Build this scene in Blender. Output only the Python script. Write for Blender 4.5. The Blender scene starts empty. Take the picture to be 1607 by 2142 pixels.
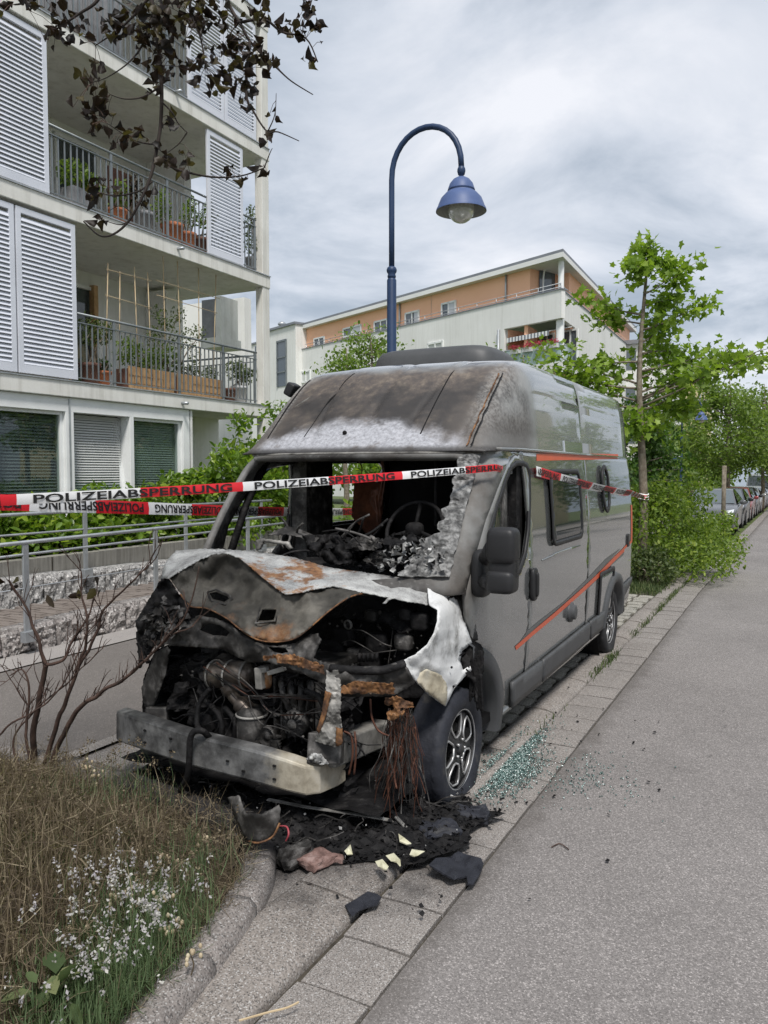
import bpy, bmesh, math, random
import numpy as np
from mathutils import Vector, Matrix, noise as NZ
from mathutils.geometry import delaunay_2d_cdt

# ------------------------------------------------------------------ camera
R = math.radians
FPX, CX, CY, HZ, CAMH = 1640.0, 803.5, 1071.0, 986.0, 1.87
PITCH = math.atan((CY - HZ) / FPX)
YAW = math.atan((1664 - CX) / math.hypot(FPX, CY - HZ))
scene = bpy.context.scene
COL = scene.collection
cam_data = bpy.data.cameras.new('camera')
cam = bpy.data.objects.new('camera', cam_data)
COL.objects.link(cam)
cam.location = (0, 0, CAMH)
cam.rotation_euler = (math.pi / 2 - PITCH, 0, YAW)
cam_data.sensor_fit = 'VERTICAL'
cam_data.sensor_height = 36.0
cam_data.sensor_width = 27.0
cam_data.lens = 36.0 * FPX / 2142.0
cam_data.clip_start = 0.05
cam_data.clip_end = 2000
scene.camera = cam

# ------------------------------------------------------------------ sky: overcast cloud layer over a clear sky
SUN_DIR = Vector((0.32, -0.44, 0.84)).normalized()      # towards the sun
world = bpy.data.worlds.new('World')
scene.world = world
world.use_nodes = True
wt = world.node_tree
wt.nodes.clear()
def wn(t, **kw):
    n = wt.nodes.new(t)
    for k, v in kw.items():
        setattr(n, k, v)
    return n
def wmath(op, a, b=None):
    n = wn('ShaderNodeMath', operation=op)
    for i, s in enumerate((a, b)):
        if s is None: continue
        if isinstance(s, (int, float)): n.inputs[i].default_value = s
        else: wt.links.new(s, n.inputs[i])
    return n.outputs[0]
sky = wn('ShaderNodeTexSky', sky_type='NISHITA')
sky.sun_disc = False
sky.sun_elevation = math.asin(SUN_DIR.z)
sky.sun_rotation = math.atan2(SUN_DIR.x, SUN_DIR.y)
wtc = wn('ShaderNodeTexCoord')
wsep = wn('ShaderNodeSeparateXYZ')
wt.links.new(wtc.outputs['Generated'], wsep.inputs[0])
wz = wmath('ADD', wmath('MAXIMUM', wsep.outputs[2], 0.0), 0.22)
wcomb = wn('ShaderNodeCombineXYZ')
wt.links.new(wmath('DIVIDE', wsep.outputs[0], wz), wcomb.inputs[0])
wt.links.new(wmath('DIVIDE', wsep.outputs[1], wz), wcomb.inputs[1])
def wnoise(scale, detail, rough, off, dist=0.0):
    m = wn('ShaderNodeMapping')
    m.inputs['Location'].default_value = off
    wt.links.new(wcomb.outputs[0], m.inputs[0])
    n = wn('ShaderNodeTexNoise')
    n.inputs['Scale'].default_value = scale
    n.inputs['Detail'].default_value = detail
    n.inputs['Roughness'].default_value = rough
    n.inputs['Distortion'].default_value = dist
    wt.links.new(m.outputs[0], n.inputs['Vector'])
    return n.outputs[0]
wbig = wnoise(0.62, 3, 0.5, (3.4, 1.2, 0), 0.4)
wmid = wnoise(1.5, 7, 0.58, (7.7, 4.1, 0), 0.5)
wfac = wmath('ADD', wmath('MULTIPLY', wbig, 0.5), wmath('MULTIPLY', wmid, 0.5))
wramp = wn('ShaderNodeValToRGB')
wt.links.new(wfac, wramp.inputs[0])
SKY_STOPS = [(0.38, (2.2, 2.65, 3.2)), (0.455, (3.0, 3.4, 3.95)), (0.52, (4.4, 4.7, 5.2)), (0.60, (5.9, 6.0, 6.3))]
cr = wramp.color_ramp
while len(cr.elements) < len(SKY_STOPS): cr.elements.new(0.5)
for e, (p, c) in zip(cr.elements, SKY_STOPS):
    e.position = p; e.color = (*c, 1)
wmix = wn('ShaderNodeMix', data_type='RGBA')
wmix.inputs[0].default_value = 0.93
wt.links.new(sky.outputs[0], wmix.inputs[6])
wt.links.new(wramp.outputs[0], wmix.inputs[7])
wbg = wn('ShaderNodeBackground')
wbg.inputs[1].default_value = 0.1
wt.links.new(wmix.outputs[2], wbg.inputs[0])
wout = wn('ShaderNodeOutputWorld')
wt.links.new(wbg.outputs[0], wout.inputs[0])

# ------------------------------------------------------------------ one soft sun behind thin cloud
sun_data = bpy.data.lights.new('sun', 'SUN')
sun_data.energy = 2.4
sun_data.angle = R(11)
sun_data.color = (1.0, 0.965, 0.92)
sun = bpy.data.objects.new('sun', sun_data)
COL.objects.link(sun)
sun.rotation_euler = (-SUN_DIR).to_track_quat('-Z', 'Y').to_euler()
sun.location = (4, -20, 40)

vs = scene.view_settings
vs.view_transform = 'Standard'
vs.look = 'None'
vs.exposure = 0.68
vs.gamma = 1.0
vs.use_curve_mapping = False
scene.render.engine = 'CYCLES'
scene.cycles.use_denoising = True
try:
    scene.cycles.denoiser = 'OPENIMAGEDENOISE'
    scene.cycles.denoising_prefilter = 'FAST'
except Exception:
    pass
scene.cycles.max_bounces = 6
scene.cycles.transparent_max_bounces = 8
scene.cycles.caustics_reflective = False
scene.cycles.caustics_refractive = False

# ------------------------------------------------------------------ photo measurement helpers (pixel of the 1607 x 2142 photo -> point on a real plane)
_fw = np.array([-math.sin(YAW) * math.cos(PITCH), math.cos(YAW) * math.cos(PITCH), -math.sin(PITCH)])
_rt = np.array([math.cos(YAW), math.sin(YAW), 0.0])
_up = np.cross(_rt, _fw)
def ray(u, v):
    return _fw + _rt * (u - CX) / FPX + _up * (CY - v) / FPX
def P(u, v, x=None, y=None, z=None, d=None):
    r = ray(u, v)
    if d is not None: t = d
    elif x is not None: t = x / r[0]
    elif y is not None: t = y / r[1]
    else: t = (z - CAMH) / r[2]
    return Vector((float(t * r[0]), float(t * r[1]), float(CAMH + t * r[2])))

rng = random.Random(7)
nrng = np.random.default_rng(7)
def lerp(a, b, t): return a + (b - a) * t
def interp(x, pts):
    if x <= pts[0][0]: return pts[0][1]
    for (a, fa), (b, fb) in zip(pts, pts[1:]):
        if x <= b: return fa + (fb - fa) * (x - a) / (b - a)
    return pts[-1][1]
def sstep(a, b, x):
    t = min(1, max(0, (x - a) / (b - a))); return t * t * (3 - 2 * t)

# ------------------------------------------------------------------ materials
class NT:
    def __init__(s, name):
        s.m = bpy.data.materials.new(name); s.m.use_nodes = True
        s.t = s.m.node_tree; s.t.nodes.clear()
        s.pos = s.n('ShaderNodeNewGeometry')
        s.P = s.pos.outputs['Position']
    def n(s, t, **kw):
        n = s.t.nodes.new(t)
        for k, v in kw.items(): setattr(n, k, v)
        return n
    def put(s, sock, v):
        if v is None: return
        if hasattr(v, 'links'): s.t.links.new(v, sock)
        elif isinstance(v, (tuple, list)):
            sock.default_value = (*v, 1) if len(v) == 3 and len(sock.default_value) == 4 else v
        else: sock.default_value = v
    def math(s, op, a, b=None, clamp=False):
        n = s.n('ShaderNodeMath', operation=op, use_clamp=clamp)
        s.put(n.inputs[0], a); s.put(n.inputs[1], b); return n.outputs[0]
    def mix(s, f, a, b, blend='MIX'):
        n = s.n('ShaderNodeMix', data_type='RGBA', blend_type=blend)
        s.put(n.inputs[0], f); s.put(n.inputs[6], a); s.put(n.inputs[7], b); return n.outputs[2]
    def noise(s, scale, detail=5, rough=0.55, vec=None, dist=0.0, off=None):
        n = s.n('ShaderNodeTexNoise')
        n.inputs['Scale'].default_value = scale; n.inputs['Detail'].default_value = detail
        n.inputs['Roughness'].default_value = rough; n.inputs['Distortion'].default_value = dist
        vec = vec or s.P
        if off:
            m = s.n('ShaderNodeMapping'); m.inputs['Location'].default_value = off
            s.t.links.new(vec, m.inputs[0]); vec = m.outputs[0]
        s.t.links.new(vec, n.inputs['Vector']); return n.outputs[0]
    def voro(s, scale, feature='F1', out=0, rnd=1.0):
        n = s.n('ShaderNodeTexVoronoi', feature=feature)
        n.inputs['Scale'].default_value = scale
        n.inputs['Randomness'].default_value = rnd
        s.t.links.new(s.P, n.inputs['Vector']); return n.outputs[out]
    def ramp(s, f, stops, const=False):
        n = s.n('ShaderNodeValToRGB'); cr = n.color_ramp
        if const: cr.interpolation = 'CONSTANT'
        while len(cr.elements) < len(stops): cr.elements.new(0.5)
        for e, (p, c) in zip(cr.elements, stops):
            e.position = p
            e.color = (c, c, c, 1) if isinstance(c, (int, float)) else (*c, 1)
        s.put(n.inputs[0], f); return n.outputs[0]
    def rng(s, v, a, b, c=0.0, d=1.0, smooth=True):
        n = s.n('ShaderNodeMapRange')
        if smooth: n.interpolation_type = 'SMOOTHSTEP'
        s.put(n.inputs[0], v)
        for i, q in enumerate((a, b, c, d)): n.inputs[i + 1].default_value = q
        return n.outputs[0]
    def xyz(s):
        n = s.n('ShaderNodeSeparateXYZ'); s.t.links.new(s.P, n.inputs[0]); return n.outputs
    def bump(s, h, strength=0.3, dist=0.01):
        n = s.n('ShaderNodeBump'); n.inputs['Strength'].default_value = strength
        n.inputs['Distance'].default_value = dist; s.put(n.inputs['Height'], h); return n.outputs[0]
    def out(s, base, rough=0.7, metal=0.0, normal=None, spec=0.4, coat=0.0, alpha=None, trans=None, **kw):
        b = s.n('ShaderNodeBsdfPrincipled')
        s.put(b.inputs['Base Color'], base); s.put(b.inputs['Roughness'], rough); s.put(b.inputs['Metallic'], metal)
        b.inputs['Specular IOR Level'].default_value = spec
        if coat: b.inputs['Coat Weight'].default_value = coat; b.inputs['Coat Roughness'].default_value = 0.06
        if normal is not None: s.t.links.new(normal, b.inputs['Normal'])
        for k, v in kw.items(): s.put(b.inputs[k], v)
        o = s.n('ShaderNodeOutputMaterial'); sh = b.outputs[0]
        if trans is not None:
            tr = s.n('ShaderNodeBsdfTranslucent'); s.put(tr.inputs[0], trans)
            mx = s.n('ShaderNodeMixShader'); mx.inputs[0].default_value = 0.38
            s.t.links.new(sh, mx.inputs[1]); s.t.links.new(tr.outputs[0], mx.inputs[2]); sh = mx.outputs[0]
        s.t.links.new(sh, o.inputs[0]); return s.m
def grime(name, stops, scale=8, detail=6, rough=0.75, metal=0.0, bump=0.25, bdist=0.006, bscale=None, spec=0.35, coat=0.0, fine=None, nrough=0.6):
    t = NT(name); f = t.noise(scale, detail, nrough)
    c = t.ramp(f, stops)
    if fine:
        g = t.noise(fine[0], 3, 0.6, off=(3, 1, 8)); c = t.mix(fine[1], c, t.ramp(g, [(0.35, 0.15), (0.65, 1.0)]), 'MULTIPLY')
    nb = t.bump(t.noise(bscale or scale * 4, 5, 0.6), bump, bdist) if bump else None
    return t.out(c, rough, metal, nb, spec, coat)
def leafmat(name, a, b, c=None, rough=0.5, transl=1.9):
    t = NT(name); r = t.pos.outputs['Random Per Island']
    st = [(0.0, a), (0.7, b)] + ([(1.0, c)] if c else [])
    col = t.ramp(r, st)
    tr = t.mix(1.0, col, (transl, transl * 1.08, transl * 0.45), 'MULTIPLY')
    return t.out(col, rough, 0, None, 0.35, trans=tr)
M = {}
M['white_paint'] = grime('white_paint', [(0.3, (.72, .73, .72)), (0.7, (.82, .83, .82))], 3, rough=.45, bump=0)
def wallmat(name, lo, hi, dirt=.55, sc=.9):
    t = NT(name); v = t.n('ShaderNodeMapping'); v.inputs['Scale'].default_value = (3.2, 3.2, .22); t.t.links.new(t.P, v.inputs[0])
    c = t.ramp(t.noise(sc, 7, .62), [(.28, lo), (.68, hi)])
    c = t.mix(dirt, c, t.ramp(t.noise(1.6, 7, .7, vec=v.outputs[0]), [(.30, (.55, .53, .48)), (.50, (.96, .95, .93)), (.7, (1.03, 1.03, 1.03))]), 'MULTIPLY')
    return t.out(c, .88, 0, t.bump(t.noise(55, 4), .12, .003), .3)
M['concrete_wall'] = grime('concrete_wall', [(0.25, (.42, .41, .37)), (0.5, (.60, .59, .54)), (0.75, (.66, .65, .60))], 1.3, 8, rough=.85, bump=.15, bscale=40)
M['wall_plaster'] = wallmat('wall_plaster', (.70, .695, .67), (.81, .805, .78), .3)
M['shutter'] = grime('shutter_aluminium', [(0.3, (.62, .64, .70)), (0.7, (.70, .72, .78))], 2, rough=.4, metal=.1, bump=0)
M['steel'] = grime('galvanised_steel', [(0.3, (.34, .36, .38)), (0.7, (.50, .52, .54))], 6, rough=.45, metal=.6, bump=.05)
M['dark_steel'] = grime('painted_rail', [(0.3, (.16, .18, .19)), (0.7, (.24, .26, .27))], 6, rough=.45, metal=.4, bump=0)
M['black_plastic'] = grime('black_plastic', [(0.3, (.014, .014, .015)), (0.7, (.022, .022, .024))], 5, rough=.5, bump=.1, bscale=300, bdist=.001)
M['grey_plastic'] = grime('grey_plastic', [(0.3, (.055, .057, .06)), (0.7, (.075, .077, .08))], 5, rough=.5, bump=.1, bscale=300, bdist=.001)
M['terracotta'] = grime('terracotta', [(0.3, (.38, .13, .06)), (0.7, (.52, .20, .10))], 6, rough=.8, bump=.1)
M['planter_brown'] = grime('planter_brown', [(0.3, (.12, .06, .045)), (0.7, (.20, .10, .07))], 6, rough=.7, bump=.1)
M['planter_white'] = grime('planter_white', [(0.3, (.5, .5, .5)), (0.7, (.68, .68, .68))], 6, rough=.6, bump=.1)
M['planter_grey'] = grime('planter_grey', [(0.3, (.2, .2, .21)), (0.7, (.3, .3, .31))], 6, rough=.6, bump=.1)
M['wood'] = grime('planter_wood', [(0.3, (.38, .22, .10)), (0.7, (.58, .38, .20))], 5, rough=.75, bump=.2)
M['bamboo'] = grime('bamboo_cane', [(0.3, (.40, .30, .18)), (0.7, (.55, .44, .28))], 12, rough=.6, bump=0)
M['bark'] = grime('bark', [(0.3, (.10, .08, .06)), (0.55, (.20, .17, .13)), (0.7, (.28, .25, .20))], 14, rough=.9, bump=.6, bdist=.01)
M['burnt_bark'] = grime('burnt_bark', [(0.3, (.03, .02, .016)), (0.55, (.075, .045, .035)), (0.75, (.13, .085, .065))], 12, rough=.85, bump=.5, bdist=.004)
M['leaf_plane'] = leafmat('leaf_plane', (.10, .17, .022), (.19, .28, .04), (.27, .36, .065))
M['leaf_dark'] = leafmat('leaf_dark', (.03, .065, .015), (.055, .11, .024), (.08, .15, .035))
M['leaf_laurel'] = leafmat('leaf_laurel', (.07, .13, .018), (.14, .23, .03), (.28, .36, .05), rough=.35)
M['leaf_bush'] = leafmat('leaf_bush', (.08, .13, .022), (.16, .235, .04), (.26, .32, .06))
M['leaf_mid'] = leafmat('leaf_mid', (.085, .14, .028), (.145, .215, .045), (.21, .28, .065))
M['leaf_olive'] = leafmat('leaf_olive', (.05, .08, .03), (.10, .13, .05), (.16, .19, .09))
M['leaf_burnt'] = leafmat('leaf_burnt', (.010, .008, .007), (.028, .016, .011), (.10, .085, .035), transl=1.0)
M['grass_dry'] = leafmat('grass_dry', (.085, .062, .045), (.19, .15, .10), (.37, .31, .21), rough=.8, transl=1.0)
M['grass_green'] = leafmat('grass_green', (.05, .08, .03), (.10, .14, .055), (.22, .24, .11), rough=.7, transl=1.0)
M['lavender_leaf'] = leafmat('lavender_leaf', (.07, .11, .05), (.13, .19, .09), (.22, .27, .14), rough=.7, transl=1.0)
M['lavender_flower'] = leafmat('lavender_flower', (.36, .33, .38), (.52, .50, .50), (.66, .64, .60), rough=.8, transl=1.0)
M['seed_head'] = leafmat('seed_head', (.50, .40, .28), (.66, .56, .42), (.75, .68, .55), rough=.8, transl=1.0)
M['flower_red'] = leafmat('flower_red', (.45, .03, .08), (.6, .06, .14), (.65, .2, .3), rough=.7, transl=1.0)
def glassmat(name, col=(.02, .025, .025), rough=.03, spec=.9):
    t = NT(name); return t.out(col, rough, 0, None, spec)
M['dark_glass'] = glassmat('dark_glass')
M['window_glass'] = glassmat('window_glass', (.05, .065, .07), .02, .8)
def clearglass():
    t = NT('clear_glass')
    g = t.n('ShaderNodeBsdfGlossy'); g.inputs['Roughness'].default_value = .02
    tr = t.n('ShaderNodeBsdfTransparent'); tr.inputs[0].default_value = (.78, .84, .82, 1)
    lw = t.n('ShaderNodeLayerWeight'); lw.inputs[0].default_value = .5
    mx = t.n('ShaderNodeMixShader')
    t.t.links.new(t.math('ADD', t.math('MULTIPLY', t.math('POWER', lw.outputs[1], 4.0), .8), .06), mx.inputs[0])
    t.t.links.new(tr.outputs[0], mx.inputs[1]); t.t.links.new(g.outputs[0], mx.inputs[2])
    o = t.n('ShaderNodeOutputMaterial'); t.t.links.new(mx.outputs[0], o.inputs[0]); return t.m
M['clear_glass'] = clearglass()

# ------------------------------------------------------------------ object helpers
def tag(o, label=None, cat=None, group=None, kind=None):
    if label: o['label'] = label
    if cat: o['category'] = cat
    if group: o['group'] = group
    if kind: o['kind'] = kind
    return o
def adopt(o, parent):
    if parent is not None:
        o.parent = parent
        o.matrix_parent_inverse = (WORLD.get(parent.name) or Matrix.Identity(4)).inverted()
WORLD = {}
def thing(name, label, cat, loc=(0, 0, 0), group=None):
    o = bpy.data.objects.new(name, None)
    COL.objects.link(o)
    o.empty_display_size = 0.2
    o.location = loc
    WORLD[o.name] = Matrix.Translation(Vector(loc))
    return tag(o, label, cat, group)
def link_mesh(name, me, mat=None, parent=None, smooth=False):
    if mat is not None and not me.materials:
        for m in (mat if isinstance(mat, (list, tuple)) else [mat]):
            me.materials.append(M[m] if isinstance(m, str) else m)
    if smooth: me.shade_smooth()
    o = bpy.data.objects.new(name, me)
    COL.objects.link(o)
    adopt(o, parent)
    return o
class MB:
    def __init__(s): s.v = []; s.f = []; s.mi = []
    def add(s, vs, fs, mi=0):
        o = len(s.v); s.v += [tuple(p) for p in vs]; s.f += [tuple(i + o for i in f) for f in fs]; s.mi += [mi] * len(fs); return s
    def box(s, lo, hi, mi=0):
        (a, b, c), (d, e, f) = lo, hi
        return s.add([(a, b, c), (d, b, c), (d, e, c), (a, e, c), (a, b, f), (d, b, f), (d, e, f), (a, e, f)],
                     [(0, 3, 2, 1), (4, 5, 6, 7), (0, 1, 5, 4), (1, 2, 6, 5), (2, 3, 7, 6), (3, 0, 4, 7)], mi)
    def bar(s, p, q, w, h=None, mi=0, up=(0, 0, 1)):
        p, q = Vector(p), Vector(q); h = h or w; d = (q - p).normalized(); u = Vector(up)
        if abs(d.dot(u)) > .98: u = Vector((0, 1, 0))
        a = d.cross(u).normalized() * (w / 2); b = a.cross(d).normalized() * (h / 2)
        vs = [p - a - b, p + a - b, p + a + b, p - a + b, q - a - b, q + a - b, q + a + b, q - a + b]
        return s.add(vs, [(0, 1, 2, 3), (4, 7, 6, 5), (0, 4, 5, 1), (1, 5, 6, 2), (2, 6, 7, 3), (3, 7, 4, 0)], mi)
    def tube(s, pts, r, n=8, mi=0, cap=True):
        pts = [Vector(p) for p in pts]; k = len(pts)
        rr = r if isinstance(r, (list, tuple)) else [r] * k
        o = len(s.v); u = None
        for i, p in enumerate(pts):
            d = (pts[min(i + 1, k - 1)] - pts[max(i - 1, 0)])
            d = d.normalized() if d.length > 1e-9 else Vector((0, 0, 1))
            if u is None:
                u = d.orthogonal().normalized()
            else:
                u = (u - d * u.dot(d)); u = u.normalized() if u.length > 1e-6 else d.orthogonal().normalized()
            w = d.cross(u)
            for j in range(n):
                a = 2 * math.pi * j / n
                s.v.append(tuple(p + (u * math.cos(a) + w * math.sin(a)) * rr[i]))
        for i in range(k - 1):
            for j in range(n):
                a, b = o + i * n + j, o + i * n + (j + 1) % n
                s.f.append((a, b, b + n, a + n)); s.mi.append(mi)
        if cap:
            s.f.append(tuple(o + j for j in range(n - 1, -1, -1))); s.mi.append(mi)
            s.f.append(tuple(o + (k - 1) * n + j for j in range(n))); s.mi.append(mi)
        return s
    def lathe(s, prof, c=(0, 0, 0), axis='z', n=24, mi=0, closed=False):
        o = len(s.v); c = Vector(c)
        for r, h in prof:
            for j in range(n):
                a = 2 * math.pi * j / n; x, y = r * math.cos(a), r * math.sin(a)
                q = (x, y, h) if axis == 'z' else ((h, x, y) if axis == 'x' else (x, h, y))
                s.v.append(tuple(c + Vector(q)))
        k = len(prof)
        for i in range(k if closed else k - 1):
            for j in range(n):
                a, b = o + i * n + j, o + i * n + (j + 1) % n
                i2 = (i + 1) % k
                s.f.append((a, b, o + i2 * n + (j + 1) % n, o + i2 * n + j)); s.mi.append(mi)
        return s
    def grid(s, fn, nu, nv, mi=0, flip=False):
        o = len(s.v)
        for i in range(nu + 1):
            for j in range(nv + 1): s.v.append(tuple(fn(i / nu, j / nv)))
        for i in range(nu):
            for j in range(nv):
                a = o + i * (nv + 1) + j; q = (a, a + nv + 1, a + nv + 2, a + 1)
                s.f.append(q[::-1] if flip else q); s.mi.append(mi)
        return s
    def mesh(s, name='m'):
        me = bpy.data.meshes.new(name); me.from_pydata(s.v, [], s.f)
        if any(s.mi): me.polygons.foreach_set('material_index', s.mi)
        me.validate(); me.update(); return me
    def build(s, name, mat=None, parent=None, smooth=False, bevel=0, solid=0, fix=False):
        me = s.mesh(name)
        if fix:
            bm = bmesh.new(); bm.from_mesh(me); bmesh.ops.recalc_face_normals(bm, faces=bm.faces); bm.to_mesh(me); bm.free()
        o = link_mesh(name, me, mat, parent, smooth)
        if solid:
            m = o.modifiers.new('thickness', 'SOLIDIFY'); m.thickness = abs(solid); m.offset = 1 if solid > 0 else -1
        if bevel:
            m = o.modifiers.new('edge', 'BEVEL'); m.width = bevel; m.segments = 2; m.limit_method = 'ANGLE'
        return o
def share(name, me, parent=None, loc=None, rot=None, scl=None, mat=None):
    """another object on shared mesh data, placed in world space"""
    o = bpy.data.objects.new(name, me)
    COL.objects.link(o)
    if loc is not None: o.location = loc
    if rot is not None: o.rotation_euler = rot
    if scl is not None: o.scale = scl
    adopt(o, parent)
    return o
def superell(mb, c, r, e=0.45, nu=24, nv=14, mi=0, rot=None):
    def sp(w, m): return math.copysign(abs(w) ** m, w)
    def fn(a, b):
        th = 2 * math.pi * a; ph = math.pi * (b - .5)
        q = Vector((r[0] * sp(math.cos(ph), e) * sp(math.cos(th), e), r[1] * sp(math.cos(ph), e) * sp(math.sin(th), e), r[2] * sp(math.sin(ph), e)))
        if rot is not None: q = rot @ q
        return Vector(c) + q
    return mb.grid(fn, nu, nv, mi)
def pip(x, y, poly):
    r = False; j = len(poly) - 1
    for i in range(len(poly)):
        xi, yi = poly[i][0], poly[i][1]; xj, yj = poly[j][0], poly[j][1]
        if (yi > y) != (yj > y) and x < (xj - xi) * (y - yi) / (yj - yi) + xi: r = not r
        j = i
    return r
def densify(poly, step):
    out = []
    for a, b in zip(poly, poly[1:] + poly[:1]):
        n = max(1, int(math.dist(a[:2], b[:2]) / step + .5))
        for k in range(n): out.append(tuple(p + (q - p) * k / n for p, q in zip(a, b)))
    return out
def fill2d(outline, holes, step):
    rings = [densify([tuple(p[:2]) for p in r], step) for r in [outline] + list(holes)]
    pts = []; edges = []
    for r in rings:
        o = len(pts); pts += r; edges += [(o + i, o + (i + 1) % len(r)) for i in range(len(r))]
    bnd = np.array(pts)
    x0, y0 = bnd.min(0); x1, y1 = bnd.max(0)
    ny = int((y1 - y0) / (step * .87)) + 1; nx = int((x1 - x0) / step) + 1
    for j in range(1, ny):
        for i in range(nx + 1):
            x = x0 + (i + .5 * (j % 2)) * step; y = y0 + j * step * .87
            if not pip(x, y, rings[0]) or any(pip(x, y, h) for h in rings[1:]): continue
            if ((bnd - (x, y)) ** 2).sum(1).min() < (.55 * step) ** 2: continue
            pts.append((x, y))
    vs, es, fs, *_ = delaunay_2d_cdt([Vector(p) for p in pts], edges, [], 1, 1e-7)
    out = []
    for f in fs:
        cx = sum(vs[i].x for i in f) / 3; cy = sum(vs[i].y for i in f) / 3
        if pip(cx, cy, rings[0]) and not any(pip(cx, cy, h) for h in rings[1:]): out.append(tuple(f))
    return [(v.x, v.y) for v in vs], out
def panel(name, outline, holes, step, fn, mat, parent, thick=0.0, smooth=True, flip=False, offset=-1):
    vs, fs = fill2d(outline, holes, step)
    mb = MB(); mb.add([fn(a, b) for a, b in vs], [f[::-1] if flip else f for f in fs])
    o = mb.build(name, mat, parent, smooth)
    if thick:
        m = o.modifiers.new('thickness', 'SOLIDIFY'); m.thickness = thick; m.offset = offset
    return o
def rbf(ctrl):
    """smooth depth surface through control points (u, v, depth)"""
    c = np.array([(p[0] / 100, p[1] / 100) for p in ctrl]); d = np.array([p[2] for p in ctrl]); n = len(c)
    A = np.zeros((n + 3, n + 3)); A[:n, :n] = np.sqrt(((c[:, None] - c[None]) ** 2).sum(2) + 1e-4)
    A[:n, n] = 1; A[:n, n + 1:n + 3] = c; A[n, :n] = 1; A[n + 1:n + 3, :n] = c.T
    w = np.linalg.lstsq(A, np.concatenate([d, [0, 0, 0]]), rcond=None)[0]
    def f(u, v):
        q = np.array((u / 100, v / 100)); return float(np.sqrt(((c - q) ** 2).sum(1) + 1e-4) @ w[:n] + w[n] + w[n + 1] * q[0] + w[n + 2] * q[1])
    return f
def sheet(name, outline, mat, parent, holes=(), extra=(), step=10, thick=.004, crumple=0.0, cs=.03, smooth=True, seed=0, ragged=1.1):
    """bent sheet metal: outline of photo pixels each with its own real distance y along the street"""
    f = rbf(list(outline) + list(extra))
    outline = [(p[0] + ragged * NZ.noise(Vector((p[0] * .35, p[1] * .35, 3))) * 2, p[1] + ragged * NZ.noise(Vector((p[0] * .35, p[1] * .35, 8))) * 2) for p in densify(list(outline), 4)]
    def fn(u, v):
        y = f(u, v) + crumple * (NZ.noise(Vector((u * cs, v * cs, seed))) + .3 * NZ.noise(Vector((u * cs * 4, v * cs * 4, seed + 2)))) + .006 * NZ.noise(Vector((u * .15, v * .15, seed)))
        return P(u, v, y=y)
    return panel(name, list(outline), holes, step, fn, mat, parent, thick, smooth, offset=0)
def smooth_line(pts, n=6):
    pts = [Vector(p) for p in pts]; out = []
    q = [pts[0]] + pts + [pts[-1]]
    for i in range(1, len(q) - 2):
        a, b, c, d = q[i - 1:i + 3]
        for k in range(n):
            t = k / n
            out.append(.5 * ((2 * b) + (c - a) * t + (2 * a - 5 * b + 4 * c - d) * t * t + (3 * b - a - 3 * c + d) * t ** 3))
    out.append(pts[-1]); return out
# leaf templates (verts, faces)
T_OVAL = ([(0, 0, 0), (-.26, .35, .07), (-.2, .75, .05), (0, 1, -.04), (.2, .75, .05), (.26, .35, .07)], [(0, 5, 4, 3), (0, 3, 2, 1)])
T_DIAM = ([(0, 0, 0), (-.3, .5, .08), (0, 1, 0), (.3, .5, .08)], [(0, 3, 2), (0, 2, 1)])
T_LOBE = ([(0, .4, -.04), (0, 0, 0), (-.38, -.02, .05), (-.3, .25, .04), (-.62, .5, .1), (-.26, .6, .03), (0, 1.05, -.05), (.26, .6, .03), (.62, .5, .1), (.3, .25, .04), (.38, -.02, .05)],
          [(0, i + 1, i) for i in range(1, 10)] + [(0, 1, 10)])
T_BLADE = ([(-.03, 0, 0), (.03, 0, 0), (.026, .38, .03), (-.026, .38, .03), (.018, .72, .16), (-.018, .72, .16), (0, .95, .42)], [(0, 1, 2, 3), (3, 2, 4, 5), (5, 4, 6)])
T_FLAKE = ([(-.5, -.3, 0), (.4, -.45, .05), (.5, .3, -.06), (-.1, .5, .08)], [(0, 1, 2), (0, 2, 3)])
def rand_rot(n, tilt=None):
    """random orientations; tilt limits how far the leaf's face leans from level"""
    q = nrng.normal(size=(n, 4)); q /= np.linalg.norm(q, axis=1)[:, None]
    w, x, y, z = q.T
    Rm = np.stack([1 - 2 * (y * y + z * z), 2 * (x * y - z * w), 2 * (x * z + y * w), 2 * (x * y + z * w), 1 - 2 * (x * x + z * z), 2 * (y * z - x * w),
                   2 * (x * z - y * w), 2 * (y * z + x * w), 1 - 2 * (x * x + y * y)], 1).reshape(n, 3, 3)
    if tilt is not None:
        az = nrng.uniform(0, 2 * math.pi, n); tl = nrng.normal(0, tilt, n); rl = nrng.normal(0, tilt, n)
        ca, sa, ct, st, cr_, sr = np.cos(az), np.sin(az), np.cos(tl), np.sin(tl), np.cos(rl), np.sin(rl); o = np.zeros(n); i = np.ones(n)
        Z = np.stack([ca, -sa, o, sa, ca, o, o, o, i], 1).reshape(n, 3, 3)
        X = np.stack([i, o, o, o, ct, -st, o, st, ct], 1).reshape(n, 3, 3)
        Y = np.stack([cr_, o, sr, o, i, o, -sr, o, cr_], 1).reshape(n, 3, 3)
        Rm = Z @ X @ Y
    return Rm
def upright_rot(n, lean=.35):
    """for blades: the template's y axis points up, leaning at random"""
    az = nrng.uniform(0, 2 * math.pi, n); tl = math.pi / 2 - np.abs(nrng.normal(0, lean, n)); o = np.zeros(n); i = np.ones(n)
    ca, sa, ct, st = np.cos(az), np.sin(az), np.cos(tl), np.sin(tl)
    Z = np.stack([ca, -sa, o, sa, ca, o, o, o, i], 1).reshape(n, 3, 3)
    X = np.stack([i, o, o, o, ct, -st, o, st, ct], 1).reshape(n, 3, 3)
    return Z @ X
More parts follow.
